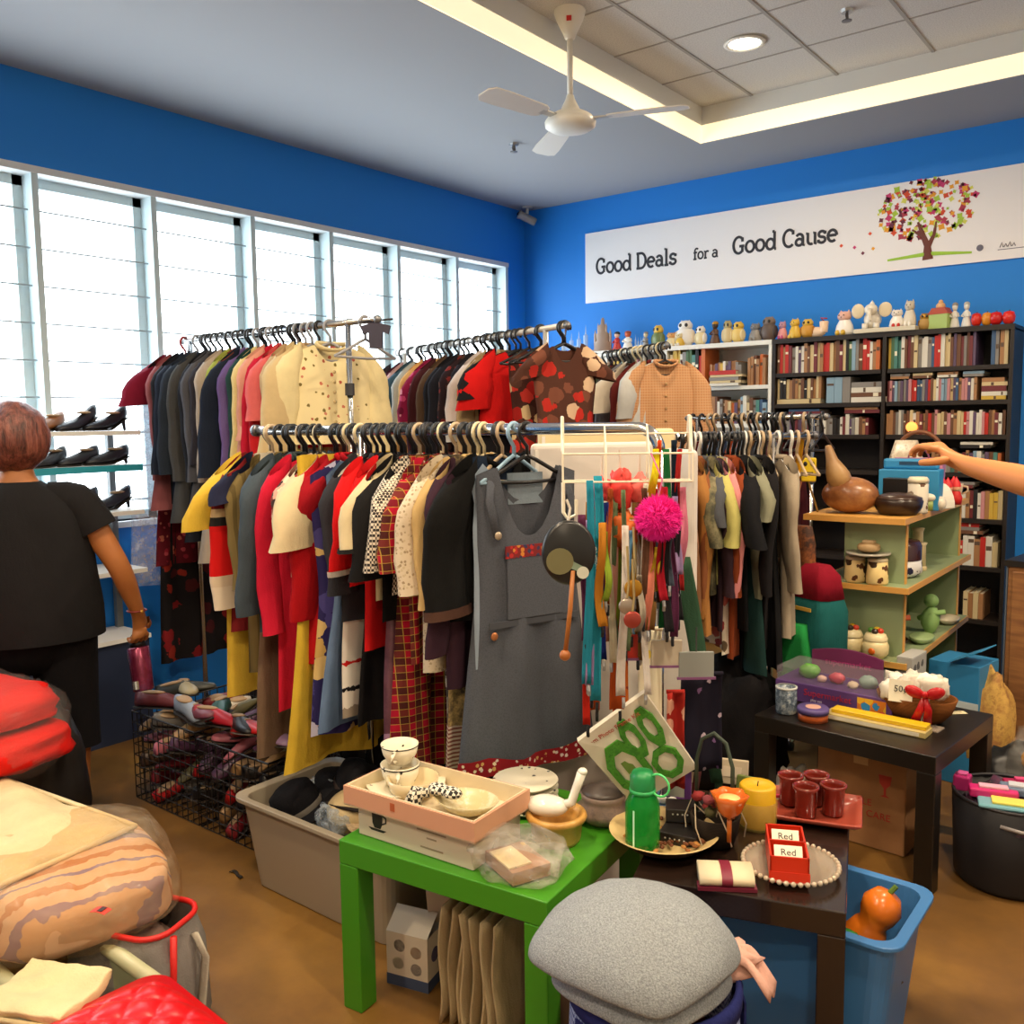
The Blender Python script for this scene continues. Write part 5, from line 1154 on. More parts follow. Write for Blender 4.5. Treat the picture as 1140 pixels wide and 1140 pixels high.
MB().tube([(0, 0, .104), (.002, 0, .118)], .0015, 5).build('wick', BLK, yc); MB().lathe([(.049, 0), (.05, .004), (.05, .07), (.048, .07), (.047, .004)], 28).build('glass_jar', glassy('#e8d070', .2), yc, True)
# red tray with four cups
trc = thing('serving_tray', 'square glazed dark red tray under four red cups', 'tray', Vector((-.815, 2.305, TZ+.001)), T1r)
REDG = P('#7a2418', .18, coat=.4); b = MB().sheet(lambda u, v: (-.125+.25*u, -.1+.2*v, .008+.022*(max(abs(2*u-1), abs(2*v-1))**6)), 14, 14, .005); b.build('dish', P('#9c4434', .22, coat=.3), trc, True)
for i, (x, y) in enumerate([(-.055, .03), (.01, .055), (-.012, -.035), (.055, .0)]):
    q = Vector((-.815, 2.305, TZ+.012))+Vector((x*cos(T1r)-y*sin(T1r), x*sin(T1r)+y*cos(T1r), 0))
    k = thing('tumbler_cup', 'dark red glazed tumbler, %s of four on the red tray' % ['left', 'rear', 'front', 'right'][i], 'cup', q, 0, 'red cups on the red tray')
    MB().lathe([(0, 0), (.024, 0), (.027, .004), (.029, .07), (.034, .075), (.034, .082), (.029, .082), (.026, .072), (.023, .01), (0, .01)], 24).build('body', REDG, k, True)
p = Vector((-.747, 1.985, TZ+.001)); gp = thing('glass_plate', 'round glass plate with a beaded edge under the red note boxes', 'plate', p)
MB().lathe([(0, .002), (.06, .002), (.085, .008), (.105, .018), (.104, .021), (.084, .012), (.06, .006), (0, .006)], 40).build('dish', glassy('#e8dcc8', .3, .08), gp, True)
b = MB()
for i in range(44): a = 2*pi*i/44; b.ell((.107*cos(a), .107*sin(a), .02), .0062, 7, 5)
b.build('beaded_edge', P('#d8c8b0', .12, .3), gp, True)
rb_ = thing('note_box', 'orange red open box with two compartments on the beaded glass plate', 'box', p+Vector((-.01, .0, .009)), radians(26))
RO = P('#cc2e12', .35)
L_, Wd = .17, .085
for a, b in [((-Wd/2, -L_/2, 0), (Wd/2, L_/2, .004)), ((-Wd/2, -L_/2, .004), (Wd/2, -L_/2+.004, .06)), ((-Wd/2, L_/2-.004, .004), (Wd/2, L_/2, .06)), ((-Wd/2, -.002, .004), (Wd/2, .002, .06)), ((-Wd/2, -L_/2, .004), (-Wd/2+.004, L_/2, .06)), ((Wd/2-.004, -L_/2, .004), (Wd/2, L_/2, .06)), ((-Wd/2-.002, -L_/2-.002, 0), (Wd/2+.002, -L_/2, .025))]: MB().span(a, b).build('panel', RO, rb_)
for i, y in enumerate((-.052, .03)):
    nb = thing('price_note', 'white price note reading Red in the %s compartment of the red box' % ('near' if i == 0 else 'far'), 'note', p+Vector((-.01, 0, .014)), radians(26), 'price notes in the red box')
    R_ = Matrix.Rotation(radians(-50), 3, 'X')
    MB().box((0, y, .042), (.062, .002, .05), rot=R_).build('card', P('#ece4cc', .6), nb)
    lettering('Red', .022, BLK, nb, R_ @ Vector((0, -.0012, .008))+Vector((0, y, .042)), (radians(40), 0, 0)); lettering('$1', .014, BLK, nb, R_ @ Vector((0, -.0012, -.012))+Vector((0, y, .042)), (radians(40), 0, 0))
pc = thing('fabric_pouch', 'cream pouch with a maroon ribbon folded at the black table front', 'pouch', Vector((-.845, 1.845, TZ+.001)), radians(32))
b = MB().loft([[(x, .045*cos(t), .02+.02*sin(t)) for t in [2*pi*i/16 for i in range(16)]] for x in (-.06, -.02, .02, .06)]); b.build('body', P('#dccaa8', .6), pc, True)
MB().loft([[(x, .0465*cos(t), .02+.0215*sin(t)) for t in [2*pi*i/16 for i in range(16)]] for x in (-.012, .012)], cap=False).build('ribbon', P('#7a1c34', .5), pc, True)
MB().box((0, -.03, .004), (.13, .03, .008)).build('maroon_base', P('#6a1830', .5), pc)
# odds and ends behind
for i, (px, py, c_, w_, h_, rz, lab) in enumerate([(815, 872, '#c8b89c', .09, .07, .3, 'pale paper packet leaning behind the tulip candle'), (832, 888, '#6a7838', .06, .06, .1, 'olive green packet behind the yellow candle'), (858, 892, '#c02848', .07, .02, .5, 'crimson flat packet behind the yellow candle'), (770, 880, '#5a2028', .05, .09, -.2, 'dark red card packet behind the flower basket'), (760, 884, '#c09a80', .05, .08, .4, 'beige craft packet with brown picks behind the purple frame')]):
    q = on(px, py); k = thing('craft_packet', lab, 'packet', Vector((q.x, q.y, TZ+.001)), rz)
    MB().box((0, 0, h_/2), (w_, .02, h_), rot=Matrix.Rotation(radians(-14), 3, 'X')).build('packet', P(c_, .5), k, bevel=.003)
    MB().box((0, -.012, h_*.55), (w_*.6, .002, h_*.4), rot=Matrix.Rotation(radians(-14), 3, 'X')).build('printed_label', P('#d8c8b0', .5), k)
# ------------------------------------------------------------------ hamper with towel
hm = thing('mesh_hamper', 'blue mesh laundry hamper standing in the foreground under the grey towel', 'hamper', (-.835, 1.50, 0))
n = NT('blue_mesh'); ch = n.n('ShaderNodeTexChecker'); ch.inputs['Scale'].default_value = 150; n.l(n.co(), ch.inputs[0]); ch.inputs[1].default_value = lin('#8c94b4'); ch.inputs[2].default_value = lin('#3c4678'); n.base(ch.outputs[0]); n.set(Roughness=.8)
MB().lathe([(0, .005), (.15, .005), (.16, .02), (.172, .2), (.165, .38), (.158, .38), (.165, .2), (.15, .015), (0, .015)], 36).build('mesh_wall', n.m, hm, True)
NB = cloth('#262c66'); MB().lathe([(.16, .365), (.17, .37), (.172, .4), (.166, .412), (.158, .41), (.156, .37)], 36).build('rim_band', NB, hm, True)
for a in (-1.9, -.9, .6): MB().box((.174*cos(a), .174*sin(a), .2), (.004, .05, .34), rz=a).build('strap', NB, hm)
MB().lathe([(.1715, .1), (.1745, .14), (.1745, .22), (.172, .26)], 10, (0, 0, 0)).build('pocket_band', NB, hm, True)
rcl = MB().ell((-.02, .0, .28), (.125, .125, .1), 16, 10, nz=.25, seed=2).build('red_laundry', cloth('#a83448'), None, True); rcl.location = hm.location; tag(rcl, 'red cloth bundled inside the blue mesh hamper', 'cloth')
n = NT('grey_terry'); v = n.co(); h_ = n.noise(v, 300, 3, .7); h2 = n.noise(v, 30, 3)
n.base(n.mix(n.ramp(h_, [(.35, '#000000'), (.65, '#ffffff')]), '#7c8186', '#a4aaae')); n.set(Roughness=.95); n.b.inputs['Specular IOR Level'].default_value = .05; n.bump(h_, .6, .006)
tow = thing('folded_towel', 'thick folded grey towel piled on top of the blue mesh hamper', 'towel', (-.846, 1.472, .412), radians(-8))
def lobe(a, b_, h, z, seed, dome, left=1.15):
    """one soft folded layer, a rounded diamond in plan whose corners sag"""
    b = MB(); N_ = 48; rings = []
    prof = [(.80, 0), (.93, .12), (1.0, .38), (1.0, .62), (.96, .85), (.88, .97), (.7, 1.0), (.5, 1.0), (.3, 1.0), (.12, 1.0), (.02, 1.0)]
    for s_, zz in prof:
        ring = []
        for k in range(N_):
            t = 2*pi*k/N_; q = (abs(cos(t))**1.55+abs(sin(t))**1.55)**(-1/1.55); x = a*q*cos(t)*s_; y = b_*q*sin(t)*s_
            if x < 0: x *= left
            d = s_*q; nzv = .012*noise.noise(Vector((x*9, y*9, seed)))+.005*noise.noise(Vector((x*26, y*26, seed)))
            ring.append((x*(1+nzv*3), y*(1+nzv*3), z+zz*h+dome*(1-min(1, d)**2)-.05*max(0, d-.62)**1.5*2+nzv))
        rings.append(ring)
    return b.loft(rings)
tow.rotation_euler = (0, 0, YAW*-1+0); tow.rotation_euler = (0, 0, radians(38.1))
lobe(.18, .18, .045, .0, 3, .03, 1.0).build('lower_fold', n.m, tow, True, sub=1); lobe(.195, .195, .06, .042, 8, .07).build('upper_fold', n.m, tow, True, sub=1)
pk_ = thing('pink_cloth', 'crumpled pale pink cloth showing under the grey towel at right', 'cloth', (-.74, 1.60, .395), radians(30))
PKM = cloth('#d8a898'); MB().ell((0, 0, .03), (.075, .05, .035), 20, 12, nz=.5, seed=4).build('bunch', PKM, pk_, True)
MB().sheet(lambda u, v: (.02+.07*u+.02*v, -.05+.06*v+.01*sin(6*u), .05-.07*u*u+.012*sin(7*v)), 10, 8, .003).build('corner_flap', PKM, pk_, True)
cbx = thing('flat_carton', 'plain brown carton standing between the green table and the hamper', 'box', (-1.10, 1.66, 0), radians(15))
MB().box((0, 0, .14), (.13, .06, .28)).build('body', P('#8a6a4c', .8), cbx); MB().box((0, -.031, .2), (.13, .001, .03)).build('tape', P('#a88a60', .4), cbx)
# blue bin half under the black table
bn_ = thing('storage_bin', 'tall blue plastic bin half under the near black table', 'bin', (-.72, 2.085, 0))
BLM = P('#3f78b4', .35)
def rrect(w, d, r, z, n_=5):
    o = []
    for cx, cy, a0 in ((w/2-r, d/2-r, 0), (-w/2+r, d/2-r, 90), (-w/2+r, -d/2+r, 180), (w/2-r, -d/2+r, 270)):
        for i in range(n_+1): a = radians(a0+90*i/n_); o.append((cx+r*cos(a), cy+r*sin(a), z))
    return o
b = MB().loft([rrect(.36, .24, .04, .002), rrect(.43, .29, .045, .36), rrect(.47, .33, .05, .362), rrect(.47, .33, .05, .372), rrect(.42, .28, .045, .372), rrect(.35, .23, .04, .012)]); b.build('body', BLM, bn_, False, bevel=.002)
TOYS = [('toy_gourd', 'orange plastic toy gourd in the blue bin corner', '#d8701c', (.10, .02, .0), 1), ('toy_pepper', 'green toy vegetable beside the orange gourd', '#3a8a38', (.09, -.05, 0), 0), ('toy_block', 'yellow toy block in the blue bin', '#d0a820', (.07, -.09, 0), 2), ('toy_block', 'brown toy block at the blue bin left', '#7a4a28', (.05, .0, 0), 2)]
fl_ = thing('toy_pile', 'mixed dark toys filling the bottom of the blue bin', 'toys', bn_.location); fl_['kind'] = 'stuff'
MB().ell((0, 0, .16), (.19, .115, .12), 20, 10, nz=.3, seed=12, e=.8).build('heap', speckle('#4a3a2c', '#6a5030', '#3a4a3a', 20), fl_, True)
for nm, lab, c_, (x, y, z), k in TOYS:
    t = thing(nm, lab, 'toy', bn_.location+Vector((x, y, .26)), .4)
    if k == 1: MB().lathe([(0, -.02), (.04, -.015), (.05, .02), (.04, .05), (.032, .062), (.042, .085), (.046, .11), (.03, .14), (0, .148)], 22, rot=Matrix.Rotation(radians(25), 3, 'Y')).build('body', P(c_, .25), t, True); MB().tube([(.06, 0, .13), (.075, 0, .15)], .006, 7).build('stem', P('#5a7a2c'), t)
    elif k == 0: MB().ell((0, 0, .03), (.035, .03, .03), 16, 10, nz=.2, seed=1).build('body', P(c_, .3), t, True); MB().ell((.03, -.02, .025), (.025, .022, .022), 12, 8).build('lobe', P('#2c6a2c', .3), t, True)
    else: MB().box((0, 0, .02), (.05, .035, .035), rz=.5).build('block', P(c_, .4), t, bevel=.004); MB().ell((0, 0, .04), (.012, .012, .006), 10, 6).build('stud', P(c_, .4), t)
# ------------------------------------------------------------------ far black table
film_bag('dark_bag', 'black bag added to darken the floor gap under the right rack clothes', Vector((-1.5, 3.32, 0)), (.2, .16, .3), cloth('#161416'), 33, .25)  # bag put in so the gap under the right rack stays dark
p = on(875, 793); jr = thing('candle_jar', 'frosted glass jar with blue winter pattern on the far black table', 'jar', Vector((p.x, p.y, TZ+.001)))
MB().lathe([(0, 0), (.034, 0), (.036, .005), (.037, .088), (.034, .092), (.03, .09), (.03, .07), (0, .068)], 24).build('body', speckle('#4a5866', '#8a98a4', '#c8ccc4', 45, .25), jr, True)
MB().lathe([(.034, .0885), (.038, .09), (.038, .096), (.032, .096)], 24).build('rim', P('#d0d4d0', .2), jr, True)
p = on(905, 801); tn = thing('round_tin', 'round orange tin with purple lid beside the frosted jar', 'tin', Vector((p.x, p.y, TZ+.001)))
MB().lathe([(0, 0), (.05, 0), (.05, .028), (0, .028)], 28).build('body', P('#c05a24', .4), tn, True); MB().lathe([(0, .046), (.05, .046), (.054, .042), (.054, .027), (0, .027)], 28).build('lid', P('#5a4a82', .4), tn, True)
MB().lathe([(0, .0468), (.026, .0468), (.026, .046)], 20).build('lid_print', P('#d8a898', .5), tn)
tb = thing('toy_set_box', 'long purple toy set box with clear lid and raised header', 'box', (-1.29, 3.24, TZ+.001), radians(-4))
PUP = P('#5a3a78', .5)
MB().span((0, 0, 0), (.43, .2, .07)).build('body', PUP, tb, bevel=.003)
MB().span((.004, .004, .07), (.426, .196, .12)).build('clear_lid', glassy('#e8e0e8', .12, .06), tb)
MB().sheet(lambda u, v: (.06+.27*u, .185+.0*v, .07+(.085+.02*sin(pi*u))*v), 10, 4, .008).build('header_card', P('#6a2050', .5), tb)
lettering('supermarket', .034, P('#b03878', .5), tb, (.2, .183, .12), (radians(90), 0, 0)); lettering('Supermarket', .034, P('#b8283c', .5), tb, (.2, -.001, .04), (radians(90), 0, 0)); lettering('play set', .014, P('#d8c8d8', .5), tb, (.16, -.001, .015), (radians(90), 0, 0))
MB().box((.36, -.001, .035), (.1, .002, .05)).build('corner_print', floral('#d07828', ['#3a8ac0', '#e0b030', '#c83a4a'], 30, .5), tb)
for i, (x, y, c_, r) in enumerate([(.09, .1, '#5aa82c', .04), (.2, .09, '#b83048', .03), (.31, .1, '#7a9a8a', .035), (.27, .06, '#d8c8a8', .02), (.38, .09, '#c8a090', .025), (.15, .07, '#d8b8a8', .018)]):
    MB().ell((x, y, .07+r*.6), (r, r*.8, r*.7), 14, 9, nz=.2, seed=i).build('toy_food', P(c_, .35), tb, True)
gc = thing('hanging_cloth', 'bright green cloth end hanging below the beige coat behind the toy box', 'cloth', Vector(atd(885, 700, 3.6)))
zz = gc.location.z; MB().loft([[(w_*cos(t), .03*sin(t)+.008*sin(3*t), z) for t in [2*pi*i/18 for i in range(18)]] for w_, z in ((.045, .02), (.055, -.04), (.07, -.12), (.065, -.2), (.02, -.205))]).build('body', cloth('#238a42'), gc, True)
yb = thing('ruler_pack', 'long yellow boxed pack lying along the far black table front', 'box', (-1.06, 3.10, TZ+.001), radians(-3))
MB().span((0, 0, 0), (.34, .075, .02)).build('body', P('#b8a468', .4), yb, bevel=.002); MB().span((.02, .02, .02), (.335, .072, .034)).build('yellow_lid', P('#d8b020', .35), yb, bevel=.002)
MB().box((.17, -.0006, .01), (.3, .001, .012)).build('white_strip', P('#d8d0b8', .5), yb)
p = Vector((-.80, 3.28, TZ+.001)); gk = thing('gift_basket', 'woven gift basket of white packets with a red bow', 'basket', p)
MB().lathe([(0, .003), (.075, .003), (.1, .035), (.115, .085), (.108, .085), (.094, .035), (.07, .01), (0, .01)], 30, sq=(1.15, .85)).build('body', stripes('#7a4a24', '#543014', 70, 'Z', .5), gk, True)
for i in range(9):
    a = rnd.uniform(0, 6.28); r = rnd.uniform(.02, .085)
    k = thing('gift_packet', 'white wrapped packet in the gift basket, %s one counted round the basket' % ordn(i), 'packet', p+Vector((r*cos(a)*1.1, r*sin(a)*.8, .07+.03*(1-r/.09))), a, 'white packets in the gift basket')
    MB().ell((0, 0, .03), (.045, .02, .038), 14, 9, nz=.35, seed=i, e=.6).build('packet', P(['#e6dece', '#dcd0c0', '#ece6da'][i % 3], .4), k, True)
cd_ = thing('price_card', 'white card handwritten 50¢ standing in the gift basket', 'card', p+Vector((-.03, -.088, .075)), radians(8))
MB().box((0, 0, .04), (.075, .002, .075), rot=Matrix.Rotation(radians(-10), 3, 'X')).build('card', P('#efe8d0', .6), cd_); lettering('50¢', .03, BLK, cd_, (0, -.003, .047), (radians(80), 0, 0))
rbw = thing('red_bow', 'glossy red ribbon bow tied on the gift basket', 'bow', p+Vector((.05, -.1, .12)), radians(15)); RR = P('#b81218', .3)
for s in (-1, 1):
    MB().ell((s*.032, 0, .006), (.032, .012, .02), 14, 8, rot=Matrix.Rotation(s*-.4, 3, 'Y')).build('loop', RR, rbw, True)
    MB().tube([(0, 0, 0), (s*.012, -.008, -.05), (s*.02-.01, .0, -.1)], [.006, .012, .014], 8, flat=.25).build('tail', RR, rbw, True)
MB().ell((0, -.004, 0), (.012, .012, .012), 10, 7).build('knot', RR, rbw, True)
p = on(1045, 815); ac = thing('acrylic_stand', 'clear acrylic stand at the front right corner of the far black table', 'stand', Vector((p.x-.03, p.y+.02, TZ+.001)), radians(-8))
MB().box((0, 0, .003), (.07, .06, .005)).box((-.02, 0, .06), (.003, .06, .115)).build('body', glassy('#d8c8b8', .35, .05), ac)
p = on(1080, 790); tgp = thing('price_tag', 'pale paper price tag on the right edge of the far black table', 'tag', Vector((-.70, 3.43, TZ+.001)), radians(40)); MB().box((0, 0, .001), (.06, .03, .0015)).build('tag_paper', P('#d8cca4', .6), tgp); MB().box((0, 0, .002), (.035, .003, .0004)).box((0, .008, .002), (.04, .003, .0004)).build('printed_line', P('#6a5a44', .6), tgp)
cb = thing('shipping_carton', 'brown shipping carton marked with care under the far black table', 'box', (-1.10, 3.17, .002), radians(-4))
MB().span((0, 0, 0), (.31, .25, .33)).build('body', P('#a8784c', .8, var=1, hex2='#946840'), cb, bevel=.003)
RDI = P('#b8382c', .6); lettering('HANDLE', .034, RDI, cb, (.13, -.0012, .16), (radians(90), 0, 0)); lettering('WITH CARE', .034, RDI, cb, (.17, -.0012, .12), (radians(90), 0, 0))
mt = Matrix(((1, 0, 0, .24), (0, 0, -1, -.0004), (0, 1, 0, .21), (0, 0, 0, 1)))
MB().prism([(-.022, .06), (.022, .06), (.018, .03), (.004, .014), (.004, -.01), (.016, -.016), (-.016, -.016), (-.004, -.01), (-.004, .014), (-.018, .03)], 0, .001, mt).build('glass_symbol', RDI, cb)
MB().box((.155, -.0006, .31), (.05, .001, .04)).build('tape', P('#c09a68', .4), cb)
film_bag('white_bag', 'crumpled white plastic bag beside the carton under the far table', Vector((-1.16, 3.12, 0)), (.08, .09, .13), P('#b8aa94', .5), 21, .3)
# ------------------------------------------------------------------ green shelf unit
SX0, SX1, SY0, SY1 = -1.22, -.98, 3.78, 4.72
GRS, EDG = P('#8f9f78', .5), P('#d09a4c', .5)
su = thing('shelf_unit', 'free-standing green shelf unit with orange-edged boards behind the far black table', 'shelf', (SX0, SY0, 0))
w_, l_ = SX1-SX0, SY1-SY0
MB().span((0, 0, 0), (w_, .018, 1.085)).build('end_panel', GRS, su); MB().span((0, l_-.018, 0), (w_, l_, 1.085)).build('end_panel', GRS, su)
MB().span((0, .018, 0), (.018, l_-.018, 1.085)).build('spine_panel', GRS, su)
for y_ in (-.002, l_-.02): MB().span((w_-.001, y_, 0), (w_+.004, y_+.022, 1.085)).build('edge_strip', EDG, su)
SZ = [1.1, .83, .53, .2]
for i, z in enumerate(SZ):
    a, bb = (-.14, .02) if i == 0 else (-.1, .04)
    b = MB().span((a+.006, -.09, z-.022), (w_+bb-.006, l_+.06, z)); b.build('shelf_board', GRS if i else EDG, su)
    MB().span((a, -.096, z-.023), (w_+bb, -.09, z+.0005)).span((w_+bb-.006, -.09, z-.023), (w_+bb, l_+.06, z+.0005)).span((a, -.09, z-.023), (a+.006, l_+.06, z+.0005)).build('board_edge', EDG, su)
def onS(px, py, z): q = atz(px, py, z); return Vector((q.x, q.y, z+.001))
# gourd
p = Vector((-1.235, 3.80, 1.1)); gd = thing('gourd', 'brown bottle gourd with a bent swan neck on the shelf unit top', 'gourd', p+Vector((0, 0, .001)))
GOU = speckle('#7a4a28', '#94623a', '#a87848', 9, .3)
MB().ell((.02, .02, .075), (.115, .085, .075), 24, 14).build('bulb', GOU, gd, True)
MB().tube([(-.005, .0, .11), (-.02, -.01, .15), (-.03, -.02, .18), (-.045, -.02, .22), (-.058, -.02, .265), (-.062, -.02, .28)], [.045, .048, .04, .024, .016, .011], 14).build('neck', P('#b08a58', .4, var=1, hex2='#8a6238'), gd, True)
tk = thing('yellow_figure', 'small yellow square novelty figure leaning on the gourd', 'toy', p+Vector((-.13, -.05, .13)), radians(20)); MB().box((0, 0, .05), (.06, .02, .1)).build('body', P('#d8b818', .4), tk, bevel=.006)
for s in (-1, 1): MB().ell((s*.014, -.011, .075), (.008, .003, .01), 8, 6).build('eye', BLK, tk, True)
MB().box((0, -.0105, .035), (.035, .002, .012)).build('mouth', BLK, tk); MB().tube([(0, 0, 0), (.04, .03, -.13)], .004, 6).build('stick', P('#8a6a30', .6), tk)
for px, py, r, h, lab, mt_ in [(966, 566, .045, .075, 'carved brown wooden cup left of the dark pot on the shelf unit', speckle('#3a2c1c', '#7a6444', '#5a4428', 30)), (987, 572, .022, .04, 'tiny carved wooden cup at the front edge of the shelf unit', speckle('#2c2218', '#8a7450', '#4a3826', 40))]:
    p = onS(px, py-3, 1.1); k = thing('wooden_cup', lab, 'cup', p); MB().lathe([(0, 0), (r*.85, 0), (r, .2*h), (r*.9, h*.5), (r, h), (r*.85, h), (r*.7, h*.5), (0, h*.2)], 20).build('body', mt_, k, True); MB().lathe([(r*1.0, h*.9), (r*1.04, h*.94), (r*1.0, h)], 20).build('rim', P('#8a7048', .5), k, True)
p = Vector((-1.035, 3.86, 1.101)); dp = thing('dark_pot', 'low dark brown lidded pot in the middle of the shelf unit top', 'pot', p)
MB().lathe([(0, 0), (.07, 0), (.09, .03), (.095, .055), (.085, .07), (0, .07)], 26).build('body', P('#2a1a12', .3), dp, True); MB().lathe([(0, .09), (.05, .085), (.09, .07), (.09, .065)], 26).build('lid', P('#38241a', .3), dp, True)
bgb = thing('gift_box', 'bright blue box bag with handle slot on the shelf unit top', 'box', (-1.17, 4.05, 1.101), radians(5)); BB = P('#2c86b8', .5)
MB().span((0, 0, 0), (.24, .12, .17)).build('body', BB, bgb, bevel=.004); MB().span((.01, .04, .17), (.23, .08, .215)).build('handle_top', BB, bgb, bevel=.01); MB().box((.12, .06, .196), (.09, .045, .014)).build('handle_slot', P('#143e5c', .6), bgb); MB().box((.12, -.001, .07), (.15, .002, .1)).build('front_window', P('#7ab0c8', .4), bgb)
bb_ = thing('black_box', 'black flip box standing in front of the bright blue box', 'box', (-1.06, 3.97, 1.101), radians(-8)); MB().box((0, 0, .07), (.12, .06, .14)).build('body', P('#121214', .4), bb_, bevel=.003); MB().box((0, -.031, .06), (.08, .002, .006)).build('trim_line', P('#55555a', .3), bb_)
cj = thing('ceramic_jar', 'white lidded jar with brown butterfly print on the shelf unit top', 'jar', (-1.02, 3.95-.06, 1.172), 0)
cj.location = (-.985, 3.955, 1.101); MB().lathe([(0, 0), (.038, 0), (.04, .01), (.04, .12), (.036, .125), (0, .125)], 24).build('body', floral('#d8d0c0', ['#6a5040', '#8a7868'], 20, .32), cj, True); MB().lathe([(0, .15), (.034, .148), (.041, .138), (.041, .124), (0, .124)], 24).build('lid', P('#d8ccb0', .3), cj, True)
ck = thing('ceramic_house', 'white ceramic loaf-shaped ornament with a blue round window', 'ornament', (-.985, 4.22, 1.101), radians(-30))
b = MB().prism([(.07*cos(radians(a)), .07*sin(radians(a))*1.5) for a in range(0, 181, 15)], -.05, .05, Matrix(((1, 0, 0, 0), (0, 0, 1, 0), (0, 1, 0, 0), (0, 0, 0, 1)))); b.build('body', P('#e2dccc', .3), ck, bevel=.004)
MB().lathe([(0, 0), (.035, 0), (.035, .003), (0, .003)], 20, (0, -.051, .045), rot=Matrix.Rotation(radians(90), 3, 'X'), sq=(.8, 1.3)).build('window', P('#8ab0d0', .3), ck, True)
ms = thing('mushroom_cups', 'green-stemmed white ornament beside the loaf-shaped ornament', 'ornament', (-.97, 4.08, 1.101)); MB().cyl((0, 0, 0), .022, .04, 16).build('base', P('#8a9a4c', .4), ms, True); MB().ell((0, 0, .055), (.03, .03, .02), 14, 8).build('cap', P('#e0d8c4', .3), ms, True); MB().ell((.04, .02, .03), (.024, .03, .03), 12, 8).build('lobe', P('#dcd2c0', .3), ms, True)
for i in range(7):
    a = i/7*6.28; q = Vector((-1.0+.06*cos(a), 4.42+.07*sin(a), 1.101)); k = thing('hat_doll', 'tiny red and white doll in the cluster on the shelf unit, %s round the cluster' % ordn(i), 'doll', q, 0, 'red and white dolls on the shelf unit')
    MB().lathe([(0, 0), (.024, 0), (.028, .03), (.016, .06)], 14).build('body', P(['#c8201c', '#e0d4c0'][i % 2], .5), k, True); MB().ell((0, 0, .075), .02, 12, 8).build('head', P('#e8b890', .5), k, True); MB().lathe([(.021, .08), (.018, .095), (0, .125)], 12).build('hat', P('#d01c20', .5), k, True)
pkb = thing('pink_bag', 'mauve pink gift bag behind the red dolls on the shelf unit', 'bag', (-1.13, 4.56, 1.101), 0); MB().loft([rrect(.2, .07, .01, 0), rrect(.22, .06, .01, .2)]).build('body', P('#b87a9c', .5), pkb); MB().tube(arc((0, -.03, .2), .045, 0, pi, 10, 'xz'), .004, 6).build('handle', P('#8a4a6c', .5), pkb)
# handbag on the far rack end, behind the shelf unit
hb_ = thing('handbag', 'cream satin handbag with brown hoop handle behind the blue box', 'bag', (-1.22, 4.66, 1.101), 0)
MB().loft([rrect(.14, .1, .04, .0), rrect(.2, .12, .04, .1), rrect(.1, .05, .02, .28)]).build('body', speckle('#b8a890', '#d8ccb8', '#8a7660', 14, .3), hb_, True); MB().tube(arc((.06, 0, .22), .1, -.3, pi+.3, 16, 'xz'), .01, 8).build('handle', P('#7a4a2c', .5), hb_, True)
# shelf two: print jars, casserole
for i, (x, y) in enumerate([(-1.16, 3.735), (-1.07, 3.725)]):
    k = thing('print_jar', 'cream jar with brown leaf print on the second shelf, %s one' % ['left', 'right'][i], 'jar', (x, y, .831), .3*i, 'leaf print jars'); MB().lathe([(0, 0), (.04, 0), (.043, .01), (.038, .09), (.03, .095), (0, .095)], 22).build('body', floral('#dcc488', ['#5a3a24', '#3a2818'], 17, .36, .3), k, True); MB().lathe([(.0, .108), (.036, .105), (.04, .098), (.038, .092)], 20).build('lid', P('#b8a888', .4), k, True)
gs = thing('glass_saucer', 'grey glass saucer lying across the two leaf print jars', 'dish', (-1.11, 3.735, .9405)); MB().lathe([(0, 0), (.04, .0), (.085, .008), (.085, .016), (.04, .008), (0, .008)], 26).build('dish', P('#a8a294', .2), gs, True)
sb = thing('soap_dish', 'small beige moulded dish on top of the glass saucer', 'dish', (-1.11, 3.74, .957)); MB().ell((0, 0, .018), (.045, .03, .02), 16, 9, e=.8).build('body', P('#b89a70', .5), sb, True); MB().box((0, 0, .04), (.05, .03, .012)).build('bar', P('#c0a47c', .5), sb, bevel=.005)
gdish = thing('glass_dish', 'clear square glass dish under the leaf print jars', 'dish', (-1.2, 3.74, .831)); MB().box((.0, 0, .006), (.1, .08, .01)).build('dish', glassy('#d8e0c8', .3), gdish)
cs = thing('casserole', 'blue floral white casserole with brown glass lid in the second compartment', 'pot', (-1.07, 3.98, .831)); MB().lathe([(0, 0), (.08, 0), (.105, .02), (.1, .07), (.09, .07), (0, .02)], 28).build('body', floral('#d0d0d0', ['#3a3c5c', '#2c2c48'], 26, .38, .25), cs, True); MB().lathe([(.1, .072), (.1, .13), (.09, .15), (0, .155)], 28).build('lid', P('#3a2228', .2), cs, True)
for i, (x, y, h) in enumerate([(-1.02, 4.17, .12), (-1.06, 4.28, .17)]):
    k = thing('pillar_vase', 'pale cream pillar behind the casserole, %s one' % ['shorter', 'taller'][i], 'vase', (x, y, .831), 0, 'cream pillars'); MB().lathe([(0, 0), (.025, 0), (.022, h*.9), (.028, h), (0, h)], 16).build('body', P('#d8c89c', .4), k, True); MB().lathe([(.027, 0), (.03, .01), (.025, .02)], 16).build('foot', P('#c8b488', .4), k, True)
cup('mug', 'cream mug lying at the shelf end with its mouth outward', (-1.02, 4.76-.0, 1.101), .04, .07, P('#c8b498', .35), 0, 'cup')
